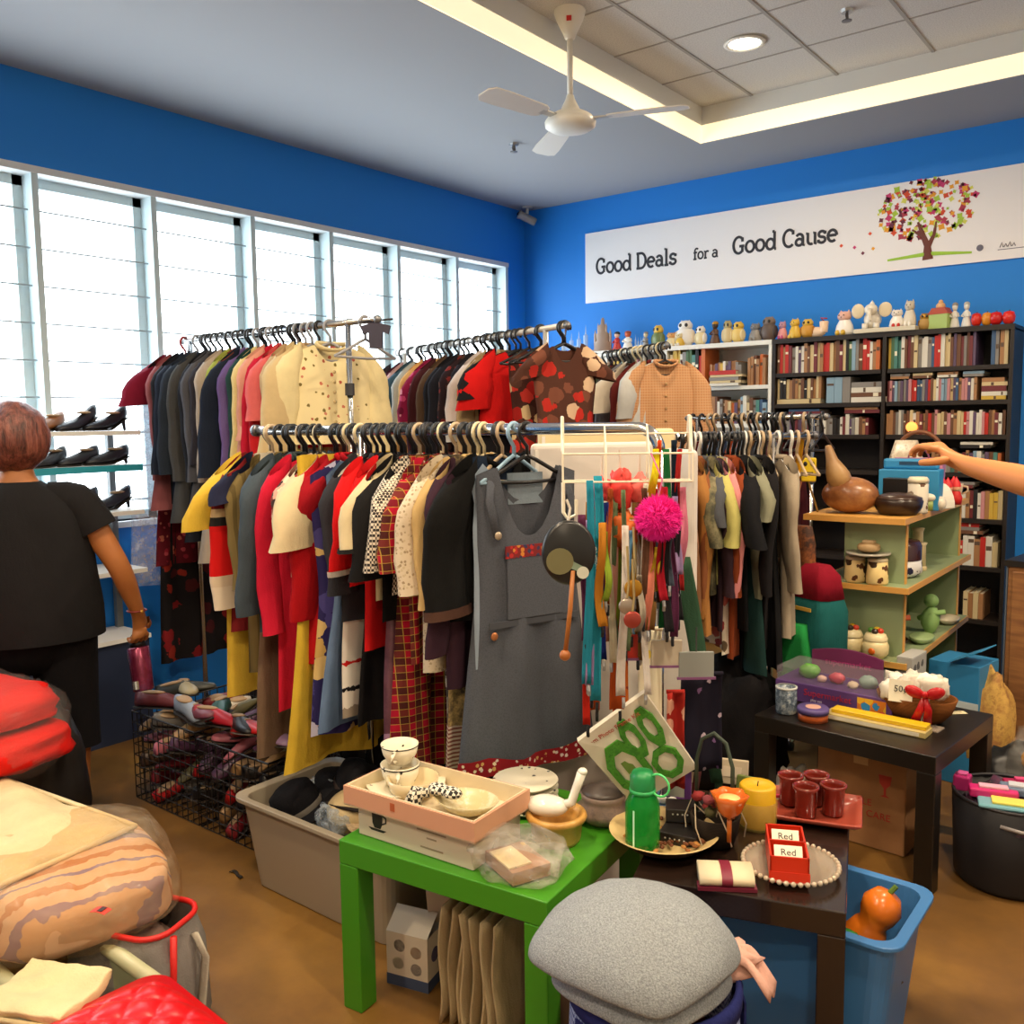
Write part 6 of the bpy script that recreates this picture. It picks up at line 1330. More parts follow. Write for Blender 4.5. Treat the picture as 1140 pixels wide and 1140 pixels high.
# shelf three: fruit-top canisters and bits
for i, (x, y) in enumerate([(-1.17, 3.735), (-1.07, 3.725)]):
    k = thing('fruit_canister', 'cream ceramic canister with fruit-topped lid, %s one on the third shelf' % ['left', 'right'][i], 'canister', (x, y, .531), 0, 'fruit-topped canisters')
    MB().lathe([(0, 0), (.035, 0), (.05, .02), (.052, .05), (.042, .075), (0, .075)], 24).build('body', P('#e0ce9c', .3), k, True); MB().lathe([(.046, .074), (.046, .082), (.038, .098), (0, .108)], 22).build('lid', P('#e4d4a8', .3), k, True)
    for j, c_ in enumerate(['#c83a20', '#d8b020', '#4a8030', '#3a2a20']): MB().ell((.018*cos(j*1.6), .018*sin(j*1.6), .11), (.014, .014, .012), 10, 7).build('fruit', P(c_, .3), k, True)
    if i: MB().ell((0, -.051, .035), (.014, .006, .014), 10, 7).build('painted_fruit', P('#d0641c', .3), k, True)
tg = thing('glass_tray', 'clear glass tray under the fruit-topped canisters', 'tray', (-1.12, 3.735, .5305)); MB().box((-.0, 0, .0), (.24, .11, .002)).build('dish', glassy('#d8d8b0', .25), tg)
for nm, lab, c_, loc, kind in [('red_vase', 'crimson vase in the third compartment of the shelf unit', '#a82048', (-1.13, 3.86, .531), 'v'), ('brown_tray', 'dark brown oval dish in the third compartment', '#3a2018', (-1.06, 3.97, .531), 'd'), ('orange_toy', 'orange soft toy in the third compartment', '#c85a30', (-1.07, 4.0, .552), 't'), ('green_ornament', 'pale green ornament at the third compartment right side', '#8ab06a', (-1.0, 4.3, .531), 't'), ('white_shell', 'white shell bowl at the end of the third shelf', '#dcd0b4', (-.98, 4.55, .531), 'd'), ('green_leaf_dish', 'green leaf dish at the third shelf front edge', '#a8c088', (-.985, 4.1, .531), 'd')]:
    k = thing(nm, lab, 'ornament', loc)
    if kind == 'v': MB().lathe([(0, 0), (.03, 0), (.05, .05), (.045, .1), (.025, .14), (.032, .16), (.026, .16), (0, .1)], 20).build('body', P(c_, .3), k, True); MB().lathe([(.032, .158), (.034, .162), (.03, .166)], 20).build('rim', P('#7a1838', .3), k, True)
    elif kind == 'd': MB().lathe([(0, 0), (.05, 0), (.08, .02), (.078, .026), (.048, .008), (0, .008)], 24, sq=(.6, 1)).build('dish', P(c_, .35), k, True); MB().lathe([(.078, .02), (.082, .024), (.078, .028)], 24, sq=(.6, 1)).build('rim', P(c_, .3), k, True)
    else: MB().ell((0, 0, .06), (.04, .035, .06), 16, 10, nz=.15).build('body', P(c_, .6), k, True); MB().ell((0, 0, .145), (.032, .03, .03), 14, 9).build('head', P(c_, .6), k, True); MB().tube([(-.05, 0, .06), (0, -.02, .09), (.06, 0, .1)], .012, 7).build('arm', P(c_, .6), k, True)
# low clutter right of the unit
bx = thing('blue_carton', 'bright blue cardboard box with open flap beside the shelf unit', 'box', (-.92, 3.95, .0), radians(-10))
MB().span((0, 0, 0), (.2, .2, .50)).build('body', P('#2a7cb0', .5), bx, bevel=.003); MB().box((.15, .05, .54), (.14, .16, .004), rot=Matrix.Rotation(radians(-28), 3, 'Y')).build('flap', P('#3088bc', .5), bx); MB().box((.14, -.001, .3), (.12, .002, .1)).build('white_label', P('#b8c4c8', .5), bx)
tb_ = thing('tissue_carton', 'grey white printed carton between shelf unit and blue box', 'box', (-.98, 3.70, .0), radians(-5)); MB().span((0, 0, 0), (.06, .16, .55)).build('body', floral('#a8a8a4', ['#5a5a5c', '#8a3a34'], 18, .3), tb_, bevel=.002); MB().span((.0, .0, .55), (.06, .16, .555)).build('lid', P('#b8b8b4', .5), tb_)
wcb = thing('wood_cabinet', 'brown wood-grain cabinet at the right edge below the dark shelf', 'cabinet', (-.70, 4.3, 0), radians(-8))
n = NT('brown_woodgrain'); v = n.co(scale=(1, 1, 9)); n.base(n.ramp(n.noise(v, 5, 5), [(.3, '#7a5030'), (.6, '#9c6c40')])); n.set(Roughness=.5)
MB().span((0, 0, 0), (.6, .4, .86)).build('body', n.m, wcb, bevel=.004); MB().span((-.012, -.012, .86), (.61, .41, .885)).build('top', P('#1c1816', .4), wcb); MB().span((.02, -.012, .05), (.58, 0, .84)).build('door', n.m, wcb, bevel=.003); MB().span((-.006, -.004, 0), (0, .4, .86)).build('side_edge', P('#5a6472', .5), wcb)
tv = thing('video_player', 'flat black electronics box on the wood-grain cabinet', 'electronics', (-.62, 4.36, .886), radians(-8)); MB().span((0, 0, 0), (.42, .3, .07)).build('body', P('#161618', .4), tv, bevel=.004); MB().span((.02, -.002, .03), (.4, 0, .045)).build('front_slot', P('#3a3a3e', .3), tv)
YELB = P('#c8a03c', .5)
for i, (loc, rad, m_, lab) in enumerate([((-.70, 4.02, 0), (.09, .1, .27), speckle('#9a6a38', '#c8a050', '#7a4a28', 9), 'tan and yellow stuffed bag between blue box and cabinet'), ((-.55, 3.72, 0), (.13, .12, .16), P('#1a1a1c', .4), 'black plastic bag on the floor right of the far table'), ((-.38, 3.70, 0), (.2, .16, .23), FILM, 'clear plastic bag of soft toys at the right edge'), ((-.40, 3.45, 0), (.15, .12, .16), P('#4a4034', .4), 'dark olive plastic bag by the round black bin')]):
    film_bag('plastic_bag', lab, Vector(loc), rad, m_, 31+i, .25)
pls = thing('soft_cushion', 'plain yellow and red soft cushion in the clear bag at the right edge', 'cushion', (-.38, 3.68, .14)); MB().ell((0, 0, .1), (.15, .12, .1), 20, 12, nz=.1, seed=4).build('cover', cloth('#d8941c'), pls, True); MB().ell((-.02, -.06, .1), (.09, .09, .08), 16, 10, nz=.1, seed=2).build('red_panel', cloth('#b81c18'), pls, True)
dr = thing('round_bin', 'round black fabric bin heaped with pink toys at the right', 'bin', (-.485, 3.20, 0)); MB().lathe([(0, .004), (.15, .004), (.16, .02), (.172, .28), (.165, .285), (.155, .02), (0, .02)], 34).build('body', P('#141318', .6), dr, True); MB().tube(arc((0, 0, .285), .168, 0, 2*pi, 30, 'xy')[:-1], .006, 7, closed=True).build('rim', P('#1e1c22', .5), dr, True)
MB().tube([(.0, -.172, .24), (.06, -.17, .235), (.1, -.145, .24)], .006, 7).build('handle', P('#8a8484', .4), dr, True)
hp_ = thing('toy_heap', 'heap of mixed small toys filling the round black bin', 'toys', dr.location); hp_['kind'] = 'stuff'; MB().ell((0, 0, .24), (.155, .155, .06), 20, 10, nz=.3, seed=3).build('heap', speckle('#5a2c48', '#2c2a40', '#7a5a50', 22), hp_, True)
for i, (x, y, z, w2, d2, h2, c_, rz, lab) in enumerate([(-.04, -.07, .305, .14, .05, .03, '#c82870', .3, 'magenta boxed toy lying on the round bin heap'), (.03, -.02, .312, .12, .06, .025, '#6a7a94', .2, 'blue grey blister toy on the round bin heap'), (.05, .05, .31, .17, .035, .03, '#a01c50', .45, 'long dark pink toy at the back of the round bin'), (.02, -.11, .292, .19, .09, .012, '#6aa0ac', .25, 'teal card backed toy at the front of the round bin'), (-.14, -.02, .3, .05, .05, .05, '#b02a70', 0, 'pink round toy at the left of the round bin'), (.12, -.06, .3, .07, .05, .03, '#c8bcc8', -.3, 'clear silvery packet at the right of the round bin')]):
    k = thing('packaged_toy', lab, 'toy', dr.location+Vector((x, y, z)), rz, 'toys on the round black bin'); MB().box((0, 0, 0), (w2, d2, h2)).build('package', P(c_, .35), k, bevel=.006); MB().box((0, 0, h2/2+.004), (w2*.6, d2*.6, .008)).build('printed_panel', P(['#e0a8c0', '#c8ccd8', '#d84a80', '#e0d060', '#d060a0', '#e8e4ea'][i], .3), k, bevel=.002)
# teal bag with yellow straps at the end of the right rack
tbg = thing('duffel_bag', 'teal cloth bag with red top and yellow strap hanging behind the shelf unit', 'bag', (-1.255, 3.57, .455), radians(-25))
MB().loft([rrect(.16, .12, .03, 0), rrect(.22, .16, .04, .05), rrect(.22, .16, .04, .28), rrect(.18, .12, .04, .36)]).build('body', cloth('#1c5c5c'), tbg, True); MB().loft([rrect(.2, .14, .04, .33), rrect(.17, .12, .04, .42), rrect(.1, .06, .02, .46)]).build('top_flap', cloth('#8a1428'), tbg, True)
MB().box((-.05, -.083, .12), (.035, .006, .22)).build('strap', cloth('#d0941c'), tbg); MB().tube([(-.09, -.08, .3), (-.1, -.05, .6), (-.1, 0, .98)], .018, 8, flat=.25).build('shoulder_strap', cloth('#d0941c'), tbg); MB().box((.0, -.084, .29), (.1, .005, .014)).build('zip', P('#c8a040', .4), tbg); MB().box((-.09, -.083, .27), (.05, .006, .03)).build('blue_patch', cloth('#20407c'), tbg)
btb = thing('beaded_bag', 'brown patterned shoulder bag hanging below the shelf unit top', 'bag', (-1.335, 3.615, .74), radians(-25)); MB().loft([rrect(.05, .04, .015, 0), rrect(.12, .07, .03, .06), rrect(.12, .06, .03, .25), rrect(.08, .04, .015, .32)]).build('body', speckle('#3a2014', '#7a4420', '#a8642c', 14), btb, True); MB().tube([(-.04, 0, .3), (-.05, 0, .4), (-.02, 0, .5)], .008, 7).build('strap', P('#8a4a20', .6), btb, True)
# ------------------------------------------------------------------ white panels, wire basket, lanyards
WPN = P('#d4ccc4', .55)
for i, (a, bq, z1, lab) in enumerate([((atd(592, 500, 2.72).x, atd(592, 500, 2.72).y), (atd(741, 500, 2.82).x, atd(741, 500, 2.82).y), 1.43, 'white board panel standing between the front rack and the right rack'), ((atd(738, 500, 2.80).x, atd(738, 500, 2.80).y), (atd(768, 500, 2.6).x, atd(768, 500, 2.6).y), 1.41, 'narrow white board panel angled beside the wide one'), ((atd(600, 500, 2.9).x, atd(600, 500, 2.9).y), (atd(752, 500, 3.0).x, atd(752, 500, 3.0).y), 1.468, 'cream board standing behind the white panels')]):
    d = Vector((bq[0]-a[0], bq[1]-a[1], 0)); L = d.length; e = thing('display_panel', lab, 'panel', (a[0], a[1], 0), atan2(d.y, d.x))
    MB().span((0, 0, .0), (L, .03, z1)).build('board', P('#e0d0a0', .6) if i == 2 else WPN, e, bevel=.015, seg=3); MB().span((.01, -.004, 0), (.02, 0, z1-.02)).build('edge_trim', P('#e4ddd4', .5), e)
def wire(mb, pts, r=.0023): mb.tube(pts, r, 6)
wbk = thing('wire_basket', 'white wire basket hung on the front rack end full of lanyards', 'basket', (atd(626, 480, 2.16).x, atd(626, 480, 2.16).y, 1.485), radians(36))
WL, WDp, WH = .30, .08, .11
b = MB()
for z, y in ((0, 0), (-.045, -.05), (-.11, -.055), (-.11, 0)):
    wire(b, [(0, y, z-.02), (WL, y, z-.02)])
for x in (0, .1, .2, WL): wire(b, [(x, .0, .0), (x, -.05, -.065), (x, -.055, -.13), (x, 0, -.13), (x, 0, 0)])
for x in (0, WL): wire(b, [(x, .02, -.02), (x, .012, .022), (x, -.01, .02), (x, -.03, -.06)], .004)
b.build('wire_frame', P('#e8dfc8', .4), wbk); hk = MB(); wire(hk, [(.0, -.055, -.13), (0, -.058, -.2), (.01, -.06, -.215), (.03, -.06, -.205), (.03, -.06, -.17)], .0045); hk.build('wire_hook', P('#e8dfc8', .4), wbk)
# paddle drum hanging from the hook
q = atd(633, 615, 2.06); pdm = thing('paddle_drum', 'round black and olive paddle drum with wooden stick hanging by the denim dress', 'toy', q, 0)
Rf = Matrix((CR, -CF, _u0)).transposed().to_euler(); pdm.rotation_euler = (0, 0, atan2(CR.y, CR.x)+.1)
Rx = Matrix.Rotation(radians(90), 3, 'X'); DS = .085
MB().lathe([(0, .012), (DS*.9, .012), (DS, .006), (DS, -.006), (DS*.9, -.012), (0, -.012)], 36, rot=Rx, sq=(.72, .86)).build('drum_face', P('#1a1a1a', .35), pdm, True)
MB().lathe([(0, .0), (.05, 0), (.05, .002), (0, .002)], 20, (-.022, -.0125, -.018), rot=Rx, sq=(.62, .6)).build('olive_patch', P('#6e6a48', .4), pdm); MB().lathe([(0, 0), (.014, 0), (.014, .002), (0, .002)], 16, (.03, -.013, -.045), rot=Rx).build('pale_dot', P('#c8c8b8', .4), pdm)
MB().box((.012, -.013, -.03), (.05, .002, .016), rot=Matrix.Rotation(.5, 3, 'Y')).build('pale_green_band', P('#7a8c78', .4), pdm)
MB().tube([(.008, -.01, -.04), (.0, -.016, -.13), (-.012, -.02, -.225)], .0055, 8).build('stick', P('#a8662c', .45), pdm, True); MB().ell((-.013, -.02, -.232), .013, 12, 8).build('stick_knob', P('#a05c28', .4), pdm, True); MB().tube([(0, 0, .07), (.004, 0, .1), (-.004, 0, .12)], .003, 6).build('hang_loop', P('#d8d0c0', .5), pdm)
# lanyards, ribbons, medals
LAN = [(655, 535, 770, 10, '#2a8aa4', 'teal lanyard with white script, left one', 'Olympic'), (664, 530, 790, 12, '#2c94ac', 'teal lanyard with white script, right one', 'Olympic'), (672, 560, 740, 7, '#1e2a6a', 'navy blue ribbon lanyard right of the teal ones', None), (654, 640, 815, 8, '#b8281c', 'red ribbon strap under the teal lanyards', None), (680, 540, 720, 12, '#d89a8a', 'pale peach scarf strip beside the teal lanyards', None), (690, 530, 800, 16, '#b85020', 'burnt orange patterned scarf hanging from the wire basket', None), (703, 600, 700, 9, '#8a7a68', 'grey beige ribbon with a medal end', None), (712, 640, 705, 8, '#9a9080', 'grey silver ribbon right of the gold medal', None),
 (722, 600, 705, 9, '#d8806a', 'coral pink ribbon below the pink pompom', None), (730, 610, 660, 10, '#c8a82c', 'yellow tasselled ribbon below the pink pompom', None), (741, 500, 705, 9, '#1f6a3a', 'dark green ribbon right of the pink pompom', None), (749, 490, 690, 8, '#1c2838', 'navy ribbon hanging beside the dark green ribbon', None), (757, 500, 660, 7, '#a82828', 'thin red ribbon at the right of the wire basket', None), (735, 490, 570, 6, '#c8481c', 'red orange ribbon hanging above the pompom', None), (728, 500, 560, 9, '#d8c820', 'yellow ribbon bunch above the pompom', None)]
EXC = [('plum', '#5a2a48'), ('white', '#d8d0c8'), ('rust', '#a04a24'), ('slate', '#4a5260'), ('gold', '#b08c30'), ('pink', '#d07890'), ('brown', '#5a3c2c'), ('lime', '#90a838'), ('charcoal', '#242226'), ('sky blue', '#6a9cc0'), ('ochre', '#b87a28'), ('cherry', '#a01828'), ('sage', '#6a7a58'), ('lilac', '#9a84b0'), ('bronze', '#7a5a30'), ('ivory', '#cfc4a8')]
for i in range(34):
    px = 650+112*((i*0.618) % 1); cn, cc_ = EXC[i % 16]; p0 = rnd.uniform(535, 600); p1 = rnd.uniform(660, 800) if px < 728 else rnd.uniform(640, 715)
    LAN.append((px, p0, p1, rnd.uniform(6, 11), cc_, cn, None))
NEW = sorted(LAN[15:], key=lambda q: q[0]); LAN = LAN[:15]+[q[:5]+('%s narrow ribbon among the lanyards, %s narrow one from the left' % (q[5], ordn(i)), None) for i, q in enumerate(NEW)]
for i, (px, p0, p1, w_, c_, lab, txt) in enumerate(LAN):
    d = 2.10+.016*(i % 7); a = atd(px, p0, d); zb = atd(px+rnd.uniform(-3, 3), p1, d); L = a.z-zb.z; w2 = w_*d/FPX/2
    k = thing('lanyard', lab, 'lanyard', a, atan2(CR.y, CR.x)+rnd.uniform(-.25, .25), 'lanyards on the wire basket')
    s0 = rnd.uniform(0, 6); MB().sheet(lambda u, v: ((u-.5)*2*w2*(.8+.3*v)+.006*sin(4*v+s0), .012*sin(7*v+s0)+.006*sin(3*u), -L*v), 4, 16, .0018).build('strap', cloth(c_), k, True)
    if txt: lettering(txt, w2*1.3, P('#e0ecec', .5), k, (0, -.018, -L*.35), (radians(90), radians(78), 0))
    MB().tube([(0, 0, -L), (0, -.004, -L-.012), (0, 0, -L-.024)], .004, 6).build('clip', P('#2a2a2c' if i % 2 else '#a8a8a8', .35, .6), k)
for px, py, r, c_, lab in [(705, 655, .021, '#b8862c', 'gold medal hanging below the pompom'), (698, 675, .019, '#a89a8c', 'silver medal left below the gold medal'), (704, 690, .02, '#a84a40', 'red enamel medal under the silver medal')]:
    k = thing('medal', lab, 'medal', atd(px, py, 2.08), atan2(CR.y, CR.x)); MB().lathe([(0, .003), (r*.85, .003), (r, .001), (r, -.001), (r*.85, -.003), (0, -.003)], 22, rot=Rx).build('disc', P(c_, .3, .7), k, True); MB().tube([(0, 0, r), (.004, 0, r+.03), (.0, 0, r+.12)], .003, 5).build('chain', P('#c8b480', .3, .7), k)
for px, py, rx, rz_, c_, lab in [(690, 545, .035, .045, '#d83c34', 'red mesh ruffle scarf at the wire basket'), (670, 545, .03, .03, '#d84a48', 'red and white dotted ruffle behind the teal lanyards'), (712, 545, .035, .035, '#e06a60', 'coral net ruffle left of the pompom'), (695, 590, .04, .045, '#d86a24', 'orange net ruffle ball left of the pompom')]:
    k = thing('net_ruffle', lab, 'scarf', atd(px, py, 2.18), 0); MB().ell((0, 0, 0), (rx, rx*.7, rz_), 20, 12, nz=.5, seed=px).build('ruffle', P(c_, .6), k, True); MB().tube([(0, 0, rz_*.8), (0, 0, rz_+.05)], .003, 5).build('cord', P('#d8c8b8', .6), k)
p = atd(733, 577, 2.1); pom = thing('pompom', 'large hot pink fluffy pompom hanging from the wire basket', 'pompom', p)
rp = random.Random(4); b = MB().ell((0, 0, 0), .046, 16, 10)
for i in range(2200):
    z = rp.uniform(-1, 1); a = rp.uniform(0, 2*pi); s = sqrt(1-z*z); d = Vector((s*cos(a), s*sin(a), z)); q = .057+rp.uniform(-.005, .004); t_ = d.orthogonal().normalized()*.0022; t2 = d.cross(t_)
    b.add([d*.04+t_, d*.04-t_*.5+t2*.8, d*.04-t_*.5-t2*.8, d*q], [(0, 1, 3), (1, 2, 3), (2, 0, 3)])
b.build('fluff', P('#e8189a', .8), pom); MB().tube([(0, 0, .05), (.01, 0, .09), (-.02, 0, .15)], .002, 5).build('cord', P('#d86aa0', .6), pom)
# green strap and packets hanging lower
gst = thing('green_belt', 'long dark green cloth belt hanging down right of the lanyards', 'belt', atd(757, 620, 2.5), 0); e0 = gst.location; q = atd(800, 870, 2.5)-e0
MB().sheet(lambda u, v: (q.x*v+(u-.5)*.055*CR.x*(1-.4*v), q.y*v+(u-.5)*.055*CR.y*(1-.4*v)+.01*sin(5*v), q.z*v), 5, 16, .003).build('belt', cloth('#2e4c38'), gst, True); MB().tube([(q.x, q.y, q.z), (q.x, q.y, q.z-.04)], .012, 7, flat=.3).build('belt_end', cloth('#2e4c38'), gst)
for i, (px, py, w_, h_, c_, lab) in enumerate([(742, 727, .075, .065, '#b8ac98', 'clear packet with a beige card below the ribbons'), (775, 740, .085, .065, '#8c908c', 'glossy clear packet with mauve edge right of the beige one'), (702, 720, .035, .06, '#a82418', 'red tag with black clips left of the beige packet')]):
    k = thing('hanging_packet', lab, 'packet', atd(px, py, 2.2), atan2(CR.y, CR.x)); MB().box((0, 0, 0), (w_, .008, h_)).build('card', P(c_, .3), k, bevel=.002); MB().box((0, -.003, -h_/2), (w_*1.1, .006, .006)).build('edge_strip', P('#7a4a74', .5), k); MB().tube([(0, 0, h_/2), (0, 0, h_/2+.06)], .002, 5).build('cord', P('#3a3a3a', .5), k)
for px, p0, p1, w_, c_, lab, m_ in [(725, 700, 850, 26, 0, 'white and yellow bird-print fabric strip hanging behind the craft pack', floral('#d8d0b4', ['#8a8474', '#d8c040'], 14, .2)), (752, 770, 880, 20, 0, 'red and cream fabric strip right of the white printed one', floral('#a82c24', ['#d8a088'], 10, .3)), (782, 750, 860, 46, 0, 'dark navy star-print bag hanging behind the flower basket', floral('#1c1a28', ['#b8a8b8', '#7a5a88'], 22, .17)), (690, 720, 800, 18, 0, 'orange paisley scarf end above the craft pack', floral('#b05a20', ['#d8902c', '#7a2818'], 24, .4))]:
    d = 2.365 if px < 760 else 2.45; a = atd(px, p0, d); z1 = atd(px, p1, d); L = a.z-z1.z; w2 = w_*d/FPX/2; k = thing('fabric_strip', lab, 'fabric', a, atan2(CR.y, CR.x)); s0 = px
    MB().sheet(lambda u, v: ((u-.5)*2*w2, .012*sin(6*u+s0)+.008*sin(5*v), -L*v), 10, 10, .003).build('cloth', m_, k, True); MB().tube([(-w2, 0, 0), (w2, 0, 0)], .006, 6).build('top_fold', m_, k, True)
# ------------------------------------------------------------------ grey storage box with hats, wire baskets of shoes
gbx = thing('storage_box', 'large grey translucent plastic storage box with hats beside the green table', 'box', (-2.12, 1.885, 0))
n = NT('translucent_grey_plastic'); n.base('#a89c88'); n.set(Roughness=.35); n.b.inputs['Transmission Weight'].default_value = .12; GBM = n.m
b = MB().loft([rrect(.62, .34, .04, .002), rrect(.69, .40, .045, .285), rrect(.73, .44, .05, .29), rrect(.73, .44, .05, .305), rrect(.67, .38, .045, .3), rrect(.60, .32, .04, .012)]); b.build('body', GBM, gbx, False, bevel=.003)
for i, (x, y, c_, lab) in enumerate([(-.2, -.06, '#151418', 'black velvet bowler hat in the grey box front left'), (.02, .05, '#2a2422', 'dark straw hat with wide brim in the grey box'), (.11, .03, '#b49a74', 'beige straw sun hat at the grey box right'), (-.12, .1, '#1c1c20', 'black felt hat at the grey box rear'), (.0, .0, '#c0aa80', 'cream canvas hat at the grey box front')]):
    k = thing('hat', lab, 'hat', gbx.location+Vector((x, y, .235+.03*(i % 2))), 0, 'hats in the grey box', rot=(radians([20, -15, 12, 10, -25][i]), radians([-20, 15, 10, -20, 12][i]), i))
    hm_ = cloth(c_) if i != 2 else speckle('#8a7450', '#b49a74', '#a0865c', 50); MB().lathe([(.085, .0), (.088, .05), (.08, .085), (.05, .1), (0, .102)], 26, sq=(1, .85)).build('crown', hm_, k, True); MB().lathe([(.08, .002), (.15, -.006), (.152, 0), (.084, .01)], 28, sq=(1, .88), wob=lambda a, z: 1+.03*sin(3*a)).build('brim', hm_, k, True); MB().lathe([(.0875, .008), (.09, .02), (.088, .028)], 26, sq=(1, .85)).build('hat_band', P('#3a2c24' if i != 0 else '#6a645c', .6), k, True)
for i in range(4):
    k = film_bag('clear_packet', 'shiny clear packet in the grey storage box, %s one' % ['left', 'front', 'rear', 'right'][i], gbx.location+Vector(([-.22, -.02, .1, .2][i], [.05, -.07, .1, .06][i], .22)), (.07, .05, .05), glassy('#c8d4e0', .35, .06, 20), 60+i, .3)
WIRE = P('#141214', .4)
def wire_crate(name, label, loc, sx, sy, h):
    e = thing(name, label, 'basket', loc, 0, 'black wire crates of shoes')
    for nm, fn in (('front_grid', lambda u, z: (u*sx, 0, z)), ('back_grid', lambda u, z: (u*sx, sy, z)), ('side_grid', lambda u, z: (0, u*sy, z)), ('side_grid', lambda u, z: (sx, u*sy, z))):
        L = sx if 'side' not in nm else sy; b = MB(); k = int(L/.035)
        for i in range(k+1): b.tube([fn(i/k, 0.004), fn(i/k, h)], .0022, 5)
        for j in range(9): b.tube([fn(0, .004+(h-.004)*j/8), fn(1, .004+(h-.004)*j/8)], .0022 if j < 8 else .004, 5)
        b.build(nm, WIRE, e)
    b = MB()
    for i in range(9): b.tube([(sx*i/8, 0, .006), (sx*i/8, sy, .006)], .0022, 5)
    b.build('base_grid', WIRE, e); return e
wire_crate('wire_crate', 'black wire crate packed with shoes, left one by the standing woman', (-3.40, 1.85, 0), .44, .5, .36); wire_crate('wire_crate', 'black wire crate packed with shoes, right one next to the grey box', (-2.945, 1.85, 0), .42, .5, .34)
SHC = [('black', '#1a181a'), ('brown', '#4a3222'), ('dark red', '#7a1c24'), ('grey', '#7a7672'), ('white', '#c8c0b4'), ('tan', '#a88458'), ('navy', '#242c40'), ('pink', '#b86878'), ('red', '#b81c20'), ('purple', '#5a3a58'), ('olive', '#5c5638')]
def shoe(loc, rot, hexc, label, group, heel=0.0, sc=1.0, name='shoe', open_=True):
    t = thing(name, label, 'shoe', loc, 0, group, rot=rot); m_ = P(hexc, .4); H = heel
    def fl(x): return H*max(0, min(1, (x+.02)/-.1))**1.0 if x < -.02 else 0
    rings = []
    for x, w2, h2 in ((.125, .012, .014), (.115, .028, .022), (.08, .04, .034), (.04, .042, .046), (.0, .036, .058), (-.05, .031, .062), (-.1, .031, .066), (-.125, .018, .062)):
        z0 = fl(x); rings.append([(x*sc, w2*sc*cos(a)*(1 if sin(a) < 0 else .85), (z0+.006+h2*(.5+.5*sin(a)))*sc) for a in [2*pi*i/14 for i in range(14)]])
    MB().loft(rings).build('upper', m_, t, True)
    MB().loft([[(x*sc, w2*sc*cos(a), (fl(x)+.004+.004*sin(a))*sc) for a in [2*pi*i/10 for i in range(10)]] for x, w2 in ((.13, .014), (.11, .034), (.05, .045), (-.02, .035), (-.1, .034), (-.13, .02))]).build('sole', P('#2a2420' if hexc != '#1a181a' else '#5a4a3c', .6), t, True)
    MB().ell((-.06*sc, 0, (fl(-.06)+.064)*sc), (.055*sc, .024*sc, .008*sc), 14, 6).build('lining', P('#a88a68', .6), t, True)
    if H: MB().tube([(-.11*sc, 0, H*sc), (-.118*sc, 0, 0)], [.012*sc, .007*sc], 8).build('heel', m_, t)
    return t
rs_ = random.Random(21)
for c_i, (x0, y0, sx, sy, h) in enumerate([(-3.40, 1.85, .44, .5, .36), (-2.945, 1.85, .42, .5, .34)]):
    nrow = 0
    for lay in range(4):
        for col in range(4):
            for dep in range(2 if lay == 3 else 1):
                cn, ch = rs_.choice(SHC); nm = ordn(col)
                shoe((x0+.06+col*.1, y0+.1+dep*.22+rs_.uniform(0, .05), .03+lay*.088+rs_.uniform(0, .012)), (rs_.uniform(-.5, .5), rs_.uniform(-.4, .4), radians(rs_.choice([-90, 90])+rs_.uniform(-30, 30))), ch, '%s shoe, %s from left in the %s layer of the %s wire crate%s' % (cn, nm, ['bottom', 'second', 'third', 'top'][lay], ['left', 'right'][c_i], ' rear' if dep else ''), 'shoes in the wire crates', sc=.85)
TOPS = [(150, 745, '#a89a78', 'pale beige sneaker on top of the wire crates'), (185, 755, '#3a3a32', 'dark olive sneaker with pale sole on the crates'), (165, 780, '#6a3034', 'maroon flat shoe lying on the left crate'), (215, 790, '#7a4454', 'mauve shoe in clear wrap on the crates'), (205, 805, '#b01c2c', 'shiny red shoe below the yellow tee'), (268, 810, '#c81e1e', 'bright red ballet shoe under the yellow tee'), (255, 835, '#8a7090', 'lavender cap-like shoe by the grey box'), (240, 785, '#204c44', 'dark green shoe behind the red one'), (180, 795, '#8a94a4', 'blue grey wrapped shoe on the crates'), (230, 815, '#1a181a', 'black shoe beside the bright red ballet shoe')]
for px, py, ch, lab in TOPS:
    q = atz(px, py+12, .385); shoe((max(-3.36, min(-2.58, q.x)), max(1.92, min(2.28, q.y+.02)), .375), (rs_.uniform(-.2, .2), rs_.uniform(-.3, .1), radians(rs_.uniform(-60, 40))), ch, lab, 'shoes heaped on the wire crates', sc=1.0)
bkp = film_bag('dark_bag', 'dark cloth bag bulging between window rack and wire crates', Vector((-3.2, 2.55, 0)), (.3, .18, .3), cloth('#2a2426'), 71, .3)
film_bag('dark_bag', 'black bag on the floor beneath the front rack clothes', Vector((-2.35, 2.3, 0)), (.25, .14, .3), cloth('#1c1a1c'), 72, .3)
